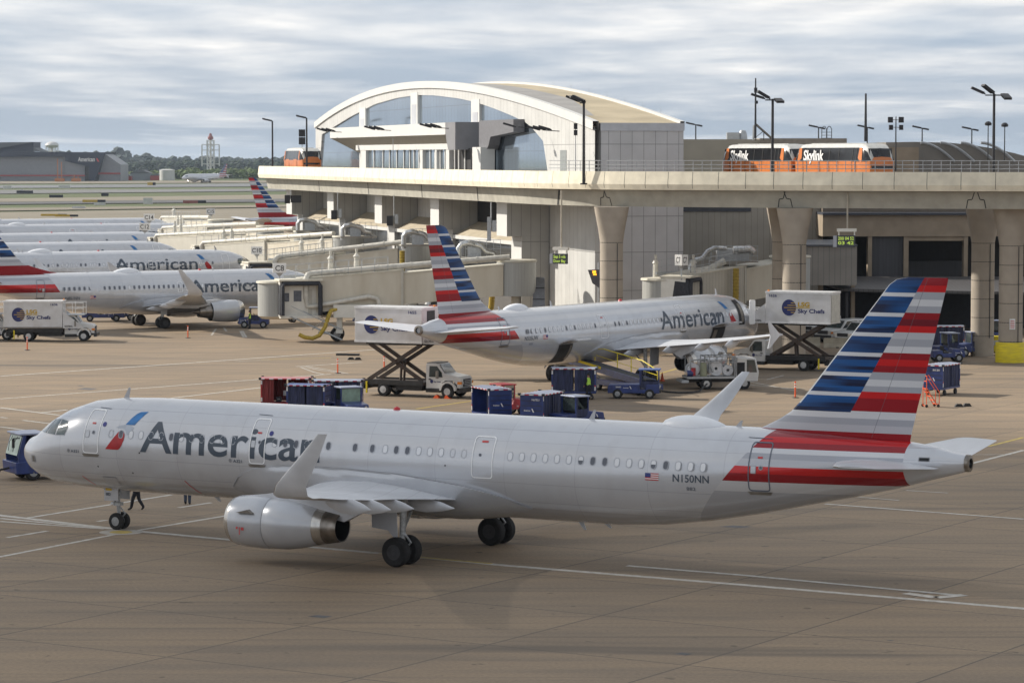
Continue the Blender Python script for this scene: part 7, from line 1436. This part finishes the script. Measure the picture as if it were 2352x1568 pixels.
for pts, w in (([(0,1190),(280,1216.5)],0.27), ([(0,1197),(240,1214)],0.27), ([(-20,1282),(290,1222),(525,1183),(760,1150)],0.25), ([(63,1189),(394,1136)],0.25), ([(16,1234),(109,1219)],0.25), ([(223,1197),(246,1194)],0.25), ([(410,1165.5),(485,1154)],0.25),
    ([(0,916),(598,871),(760,859)],0.28), ([(0,863.8),(457,832),(900,800)],0.34), ([(387,915),(600,890)],0.28), ([(0,936),(137,953.5)],0.28), ([(91,948),(155,941)],0.28), ([(0,980),(97,993)],0.28), ([(53,965),(117,973)],0.27), ([(0,958),(16,960)],0.27),
    ([(2221,1067),(2352,1033.6)],0.28), ([(2211,1044),(2323,1044)],0.23), ([(2081,1126),(2177,1132)],0.23), ([(1972,1141),(2065,1149)],0.23), ([(1895,1157),(2352,1192)],0.27), ([(1030,945),(1085,945)],.1), ([(1440,1299),(1700,1320),(2215,1368)],.34), ([(2080,1362),(2150,1372),(2215,1366)],.5), ([(1170,905),(1330,893)],0.27), ([(680,842),(740,838),(832,832)],0.27)): line(mb, pts, w, WL if w > .24 else WLF, .0055+.0004*len(mb.v)/8)
mk_ = mb.build('white_marking', None, smooth=False, fixn=False); tag(mk_, kind='structure')
mb = MB()
for pts in ([(955,939),(1081,921),(1262,899)], [(1480,868),(1560,845),(1640,829)], [(2270,1025),(2352,1004)], [(870,1270.5),(1130,1294)], [(600,826),(760,822)]): line(mb, pts, .26, YLN, .0085)
tag(mb.build('yellow_marking', None, smooth=False, fixn=False), kind='structure')
mb = MB()
for pts in ([(540,830),(620,826)], [(690,843),(722,855),(745,860)], [(697,842),(735,850),(790,858)], [(705,841),(745,848),(800,858)], [(1700,868),(1760,872),(1800,862)], [(1690,880),(1790,890),(1860,893)], [(1700,872),(1830,898)], [(514,752),(520,761)], [(496,755),(486,770)], [(552,760),(560,775)], [(557,760),(566,775)]): line(mb, pts, .2, WLF, .009)
tag(mb.build('faded_marking', None, smooth=False, fixn=False), kind='structure')
mb = MB()
for cx, cy, w, h in ((200,893,24,2.5), (55,1080-0,1,0.5), (735,1415,30,3.5), (1570,1501,22,3.5), (1690,1209,40,3), (185,886,10,1), (1990,870,20,1.5), (2045,1470-0,10,1)):
    mb.add([tuple(G(cx+w*a, cy+h*b))[:2]+(.0045,) for a, b in ((-1, 0), (-.2, -1), (1, -.1), (.3, 1))], [(0,1,2,3)], PATCH)
tag(mb.build('repair_patch', None, smooth=False, fixn=False), kind='structure')
mb = MB(); g = G(278, 1222)
mb.lathe([(0, .95), (.003, .95), (.003, .01)], WLF, ((g.x, g.y, .009), (g.x, g.y, 1.009)), 24); mb.lathe([(0, .5), (.003, .5), (.003, .01)], YLN, ((g.x, g.y, .014), (g.x, g.y, 1.014)), 20); tag(mb.build('stop_marking', None, smooth=False), kind='structure')
# ------------------------------------------------------------------ the airfield beyond
GRS = mat('field_grass', (.055, .085, .022), .95, 0, .3, .02, dirt=(.09, .095, .03)); GRY = mat('runway_grey', (.17, .175, .18), .9, 0, .15, .01); TANC = mat('far_concrete', (.22, .19, .14), .9, 0, .1, .02); DRK = mat('taxiway_edge', (.095, .095, .095), .9); TXY = mat('taxiway_grey', (.16, .16, .155), .9, 0, .1, .01)
def band(name, yl, yr, m, z, x0=-420, x1=900):
    """ground strip between two photo heights at the left edge and at x=650"""
    mb = MB(); P = []
    for i in (0, 1):
        for px in ((x0, x1) if i == 0 else (x1, x0)): g = G(px, yl[i]+(yr[i]-yl[i])*px/650); P.append((g.x, g.y, z))
    mb.add(P, [(0,1,2,3)], m); return structure(mb.build(name, None, smooth=False))
far = MB(); a = G(0, 417).y; far.add([(-9000, a, .25), (9000, a, .25), (9000, 16000, .25), (-9000, 16000, .25)], [(0,1,2,3)], GRS); structure(far.build('far_ground', None, smooth=False))
band('grass_strip', (500, 424), (488, 417), GRS, .12); band('apron_strip', (423.5, 417.5), (421, 416), TANC, .4)
band('runway', (434, 427.5), (429.5, 422.5), GRY, .4); band('taxiway', (447, 438.3), (440.5, 435), TXY, .4); band('shoulder', (466.5, 458.5), (459, 449), TANC, .4); band('taxiway_asphalt', (472, 467), (466, 459), DRK, .4)
band('service_road', (487, 480.5), (478, 473), TANC, .4); band('far_apron', (520, 490.5), (505, 480), TANC, .4)
LEAF1 = mat('far_leaf', (.020, .040, .036), .9, 0, .5, .03); LEAF2 = mat('mid_leaf', (.028, .052, .028), .9, 0, .5, .05); LEAF3 = mat('near_leaf', (.085, .125, .028), .9, 0, .45, .06)
def wood(name, x0, x1, Y0, Y1, h, m, n, seed, label, gap=.0):
    rn = random.Random(seed); mb = MB()
    for i in range(n):
        x = x0+(x1-x0)*rn.random(); y = Y0+(Y1-Y0)*rn.random(); s = h*rn.uniform(.35, .62)
        hh = h*(.75+.25*math.sin(x*.013+seed)+.12*math.sin(x*.047))*rn.uniform(.75, 1.1)
        for k in range(5):
            c = Vector((x+rn.uniform(-.7, .7)*s, y+rn.uniform(-.5, .5)*s, hh*rn.uniform(.25, .8))); r = s*rn.uniform(.35, .7); q = []
            for a in range(3):
                for b in range(5):
                    th = 2*PI*(b+.5*a)/5; ph = (-.6, .2, .95)[a]; q.append(c+Vector((math.cos(th)*math.cos(ph), math.sin(th)*math.cos(ph), math.sin(ph)*.8))*r*rn.uniform(.8, 1.2))
            q.append(c+Vector((0, 0, r*.95))); mb.add(q, [(5*a+b, 5*a+(b+1) % 5, 5*a+5+(b+1) % 5, 5*a+5+b) for a in (0, 1) for b in range(5)]+[(10+b, 10+(b+1) % 5, 15) for b in range(5)], m)
    o = mb.build(name, None, smooth=False, fixn=False); return tag(o, label, 'wood', kind='stuff')
wood('far_wood', -900, 200, 3300, 3900, 24, LEAF1, 620, 3, 'dark blue green belt of trees along the horizon at left')
wood('tree_belt', -560, 60, 2900, 3150, 13, LEAF2, 420, 5, 'lower dark trees before the horizon belt at left')
wood('scrub', -330, -120, 2080, 2350, 9, LEAF3, 330, 9, 'bright green bushes behind the white storage tank')
hl = MB(); secs = []
for i in range(40): x = -2400+i*130; z = 18+16*math.sin(i*.31+1)+7*math.sin(i*.9); secs.append([(x, 6400, 0), (x, 6450, max(z, 6)), (x, 7200, max(z, 6)+2), (x, 7300, 0)])
hl.loft(secs, LEAF1); structure(hl.build('hills', None, smooth=False))
def bxo(nm, par, x0, x1, y0, y1, Y, dep, m, z0=None):
    a = AY(x0, y0, Y); b = AY(x1, y1, Y); mb = MB(); mb.box(a.x, b.x, Y, Y+dep, 0 if z0 is None else b.z, a.z, m); return mb.build(nm, par, smooth=False)
hg = thing('hangar', (0, 0, 0), 0, 'grey and slate airline hangar with a red stripe at far left on the horizon', 'hangar'); Y = 1960
HG = panel_mat('hangar_grey', (.22, .23, .25), 21, 0, (), seam=(.2, .21, .22)); SLT = mat('hangar_slate', (.022, .03, .055), .7, 0, .1, .02); HR = mat('hangar_roof', (.12, .13, .14), .8); RST = mat('hangar_red', (.34, .05, .045), .7)
k = .2737; H4 = lambda cx, cy: (k*cx, 275.6+k*cy)
def poly4(nm, P, Yd, m, dep=2.0):
    pts = [AY(*H4(*p), Yd) for p in P]; mb = MB(); mb.prism([(p.x, max(p.z, 0)) for p in pts], Yd, Yd+dep, m); return mb.build(nm, hg, smooth=False)
poly4('door_wall', [(-400, 310), (545, 310), (545, 525), (-400, 525)], Y, HG, 60); poly4('fascia', [(-400, 262), (880, 272), (790, 525), (712, 525), (712, 385), (545, 345), (545, 310), (-400, 312)], Y-3, SLT, 55)
poly4('side_wall', [(545, 345), (712, 385), (712, 525), (545, 525)], Y-1.5, HG, 20); poly4('corner_wall', [(880, 285), (1012, 375), (1012, 515), (822, 520)], Y+3, HG, 40); poly4('dark_door', [(712, 388), (745, 388), (745, 516), (712, 516)], Y-3.4, DARKIN, 1)
poly4('upper_fascia', [(-400, 330-100), (0, 232), (280, 186), (280, 265), (-400, 265)], Y+6, SLT, 30); poly4('roof', [(-400, 205), (0, 188), (278, 186), (0, 236), (-400, 268)], Y+4, HR, 40); poly4('low_roof', [(282, 232), (340, 264), (282, 264)], Y+5, HR, 30)
poly4('red_stripe', [(-400, 461), (712, 461), (712, 473), (-400, 473)], Y-3.6, RST, .5); poly4('red_stripe', [(826, 441), (1010, 444), (1010, 456), (822, 456)], Y+2, RST, .5)
mb = MB(); p = AY(*H4(655, 348), Y-3.8); put_text(mb, 'American', (p.x, p.y, p.z), (1,0,0), (0,0,1), 6.6*.29*4.2*.28*1.3, LET, width=(795-655)*k/FPX*Y, bold=.02, lift=.3); mb.build('sign_lettering', hg, smooth=False, fixn=False)
mb = MB(); e = [AY(*H4(*p), Y-4.2) for p in ((806,322),(818,322),(833,352),(820,352))]; mb.sheet(e, LBLR); mb.build('sign_symbol', hg, smooth=False, fixn=False)
t = thing('water_tower', AY(120, 400, 2600), 0, 'white round water tower on legs above the hangar', 'water tower'); t.location.z = 0; WT = mat('tank_white', (.55, .55, .54), .6); zt = AY(120, 334, 2600).z; r = 58*k/FPX*2600
mb = MB(); mb.lathe([(-r*.42, r*.15), (-r*.3, r*.7), (0, r), (r*.3, r*.85), (r*.5, r*.4), (r*.55, .1)], WT, ((0,0,zt),(0,0,zt+1)), 24); mb.build('tank', t, ang=60); mb = MB(); mb.cyl((0,0,0), (0,0,zt-r*.3), 1.1, 1.1, 8, WT)
for i in range(6): a = 2*PI*i/6; mb.cyl((r*.85*math.cos(a), r*.85*math.sin(a), 0), (r*.85*math.cos(a), r*.85*math.sin(a), zt-1), .5, .5, 5, WT)
mb.build('leg', t)
t = thing('lattice_tower', AY(484, 400, 2700), 0, 'red and white lattice tower standing above the far trees', 'tower'); t.location.z = 0; zt = AY(484, 322, 2700).z; TR = mat('tower_red', (.28, .09, .08), .7); mb = MB(); w = 6.0
for i in range(7):
    z0, z1 = zt*i/7, zt*(i+1)/7*1.0; mcol = WT if i % 2 == 0 else TR if i > 5 else WT
    for sx in (-1, 1):
        for sy in (-1, 1): mb.box(sx*w/2-.35, sx*w/2+.35, sy*w/2-.35, sy*w/2+.35, z0, z1, mcol)
        mb.cyl((sx*w/2, -w/2, z0), (-sx*w/2, -w/2, z1), .3, .3, 4, mcol)
    mb.box(-w/2, w/2, -w/2, -w/2+.4, z1-.5, z1, mcol)
    mb.cyl((0, 0, z0), (0, 0, z1), .8, .8, 6, mcol)
for s in (-1, 1): mb.box(s*7.8-.5, s*7.8+.5, -.5, .5, zt*.25, zt*.86, WT); 
for z in (.3, .5, .7, .86): mb.box(-8, 8, -.4, .4, zt*z, zt*z+.7, WT)
mb.build('lattice', t, smooth=False); mb = MB(); mb.lathe([(0, 1.2), (1.2, 2.6), (3, 2.4), (3.6, 1.6), (6, 1.0), (6.1, .1)], TR, ((0,0,zt),(0,0,zt+1)), 12); mb.build('top_cabin', t)
t = thing('storage_tank', AY(384, 414, 2030), 0, 'pale cylindrical storage tank left of the taxiing airliner', 'tank'); t.location.z = 0; mb = MB(); mb.lathe([(0, 5.1), (7.4, 5.1), (7.9, 3), (8, .1)], WT, ((0,0,0),(0,0,1)), 24); mb.build('shell', t, ang=30); mb = MB(); mb.box(-5.3, -5.0, -.4, .4, 0, 8, STEELG); mb.build('ladder', t, smooth=False)
def shed(nm, x0, x1, y0, y1, Y, m, label, roof=HR, cat='shed'):
    a = AY(x0, y0, Y); b = AY(x1, y1, Y); t = thing(nm, ((a.x+b.x)/2, Y, 0), 0, label, cat); w = (b.x-a.x)/2; h = a.z
    mb = MB(); mb.box(-w, w, 0, 12, 0, h*.72, m); mb.build('wall', t, smooth=False); mb = MB(); mb.prism([(-w-.5, h*.72), (w+.5, h*.72), (w*.3, h), (-w*.3, h)], -.5, 12.5, roof); mb.build('roof', t, smooth=False); return t
shed('airport_shed', 300, 345, 391, 416, 2040, mat('shed_blue_grey', (.25, .28, .31), .8), 'pale blue grey shed with pitched roof right of the hangar'); shed('airport_shed', 345, 372, 399, 416, 2035, RST, 'small red shed left of the storage tank'); shed('airport_shed', 277, 300, 400, 416, 2030, RST, 'low red shed touching the hangar end')
shed('airport_building', 445, 546, 390, 412, 2200, mat('brick_tan', (.27, .20, .16), .85), 'low tan building behind the taxiing airliner', cat='building'); shed('airport_building', 405, 430, 394, 412, 2150, mat('brick_dark', (.16, .08, .06), .85), 'small dark brick building right of the tank', cat='building'); shed('airport_building', 543, 620, 398, 414, 2210, WT, 'long low white building left of the guideway end', cat='building'); shed('airport_building', -10, 150, 395, 0+416, 2500, TANC, 'long pale building behind the hangar', cat='building')
# runway signs and small field objects
for px, y, w, c, lb in ((50,443,1,'w','white airfield box at far left'), (148,434,3.5,'w','low cream airfield box below the hangar red stripe'), (17,435,2.5,'w','leftmost pale airfield box'), (57,446,5,'k','dark airfield sign left of the dark pair'), (129,455.5,4.2,'k','dark airfield sign in the second grass strip'), (241,452,2.2,'k','small dark airfield sign between the grass strips'), (216,467,7,'y','long yellow and black taxiway sign'), (229,473,3.5,'w','pale box right under the long yellow sign'), (181,481.5,4,'w','white and yellow airfield marker box'), (348,427,2.5,'y','small orange airfield sign near the tank'), (340,470.5,2.8,'g','white cube shaped cabinet in the grass'), (447,468.5,7,'r','red and black runway sign'), (124,499.5,8,'y','yellow and black sign nearest the parked row'), (153,501,7,'y','low yellow strip sign beside the black and yellow one'), (635,435,4,'y','yellow sign left of the guideway tip')):
    g = G(px, y); t = thing('airfield_sign', (g.x, g.y, 0), 0, lb, 'sign', 'airfield signs'); C_ = {'w': WT, 'k': DKCL, 'y': mat('sign_amber', (.5, .33, .03), .6), 'g': WT, 'r': TR}[c]; s = g.y/1000; w = w*.55*s; h = (1.3 if c != 'g' else 2.6)*s*.9
    mb = MB(); mb.box(-w, w*.3, -.2, .2, .25, h, C_); mb.build('panel', t, smooth=False); mb = MB(); mb.box(w*.3+.01, w, -.2, .2, .25, h, DKCL if c in 'yr' else C_); mb.build('panel', t, smooth=False); mb = MB(); mb.box(-w*.6, -w*.5, -.1, .1, 0, .25, DKCL); mb.build('leg', t, smooth=False)
for px, y, Yd, lb in ((137, 412, 1900, 'orange boom lift in front of the hangar doors'), (175, 414, 1900, 'low orange ground equipment at the hangar corner')):
    g = AY(px, y, Yd); t = thing('boom_lift', (g.x, Yd, 0), 0, lb, 'lift'); mb = MB(); mb.box(-3, 3, -1, 1, .6, 2.6, mat('lift_orange', (.45, .17, .06), .7)); mb.build('base', t, smooth=False); mb = MB(); mb.box(-1.5, -1, -.3, .3, 2, 15 if px < 150 else 5, mat('lift_orange', (.45, .17, .06))); mb.box(1, 1.5, -.3, .3, 2, 13 if px < 150 else 4, mat('lift_orange', (.45, .17, .06))); mb.build('boom', t, smooth=False)

# ------------------------------------------------------------------ unseen cloud sheet added to shade the near apron, and the air
def shade_cloud():
    m = bpy.data.materials.new('shade_cloud_sheet'); m.use_nodes = True; nt = m.node_tree; nt.nodes.clear(); N, L = nt.nodes.new, nt.links.new
    o = N('ShaderNodeOutputMaterial'); mx = N('ShaderNodeMixShader'); tr = N('ShaderNodeBsdfTransparent'); tl = N('ShaderNodeBsdfTranslucent'); tl.inputs[0].default_value = (.9, .9, .92, 1)
    n = N('ShaderNodeTexNoise'); n.inputs['Scale'].default_value = .02; n.inputs['Detail'].default_value = 5; tc = N('ShaderNodeTexCoord'); L(tc.outputs['Object'], n.inputs[0])
    r = N('ShaderNodeMapRange'); r.inputs['From Min'].default_value = .3; r.inputs['From Max'].default_value = .7; r.inputs['To Min'].default_value = .74; r.inputs['To Max'].default_value = .97; L(n.outputs[0], r.inputs[0])
    L(r.outputs[0], mx.inputs[0]); L(tr.outputs[0], mx.inputs[1]); L(tl.outputs[0], mx.inputs[2]); L(mx.outputs[0], o.inputs[0])
    h = 700.0; off = Vector((SUN_DX, SUN_DY, 0))*(h/math.tan(SUN_EL)); mb = MB(); nx, ny = 40, 26; x0, x1, y0, y1 = -300, 300, -170, 178; rn = random.Random(4); V = []
    for j in range(ny+1):
        for i in range(nx+1):
            u, v = i/nx, j/ny; e = 10*math.sin(u*17+1)+7*math.sin(u*39)
            V.append((x0+(x1-x0)*u+off.x, y0+(y1-y0)*v+(e if j == ny else 0)+off.y, h+12*math.sin(u*21)*math.sin(v*13)+rn.uniform(-3, 3)))
    mb.add(V, [(j*(nx+1)+i, j*(nx+1)+i+1, (j+1)*(nx+1)+i+1, (j+1)*(nx+1)+i) for j in range(ny) for i in range(nx)], m); structure(mb.build('shade_cloud', None, fixn=False))
shade_cloud()

hz = MB(); HM = bpy.data.materials.new('haze_air'); HM.use_nodes = True; _nt = HM.node_tree; _nt.nodes.clear(); _o = _nt.nodes.new('ShaderNodeOutputMaterial'); _v = _nt.nodes.new('ShaderNodeVolumePrincipled')
_v.inputs['Color'].default_value = (.72, .84, 1.0, 1); _v.inputs['Density'].default_value = 0.00005; _v.inputs['Anisotropy'].default_value = .3; _nt.links.new(_v.outputs[0], _o.inputs['Volume'])
hz.box(-9500, 9500, -400, 16500, -1.0, 62.0, HM); hzo = hz.build('haze', None, smooth=False); tag(hzo, 'thin pale blue air over the whole airfield', 'haze', kind='stuff')
bpy.context.view_layer.update()
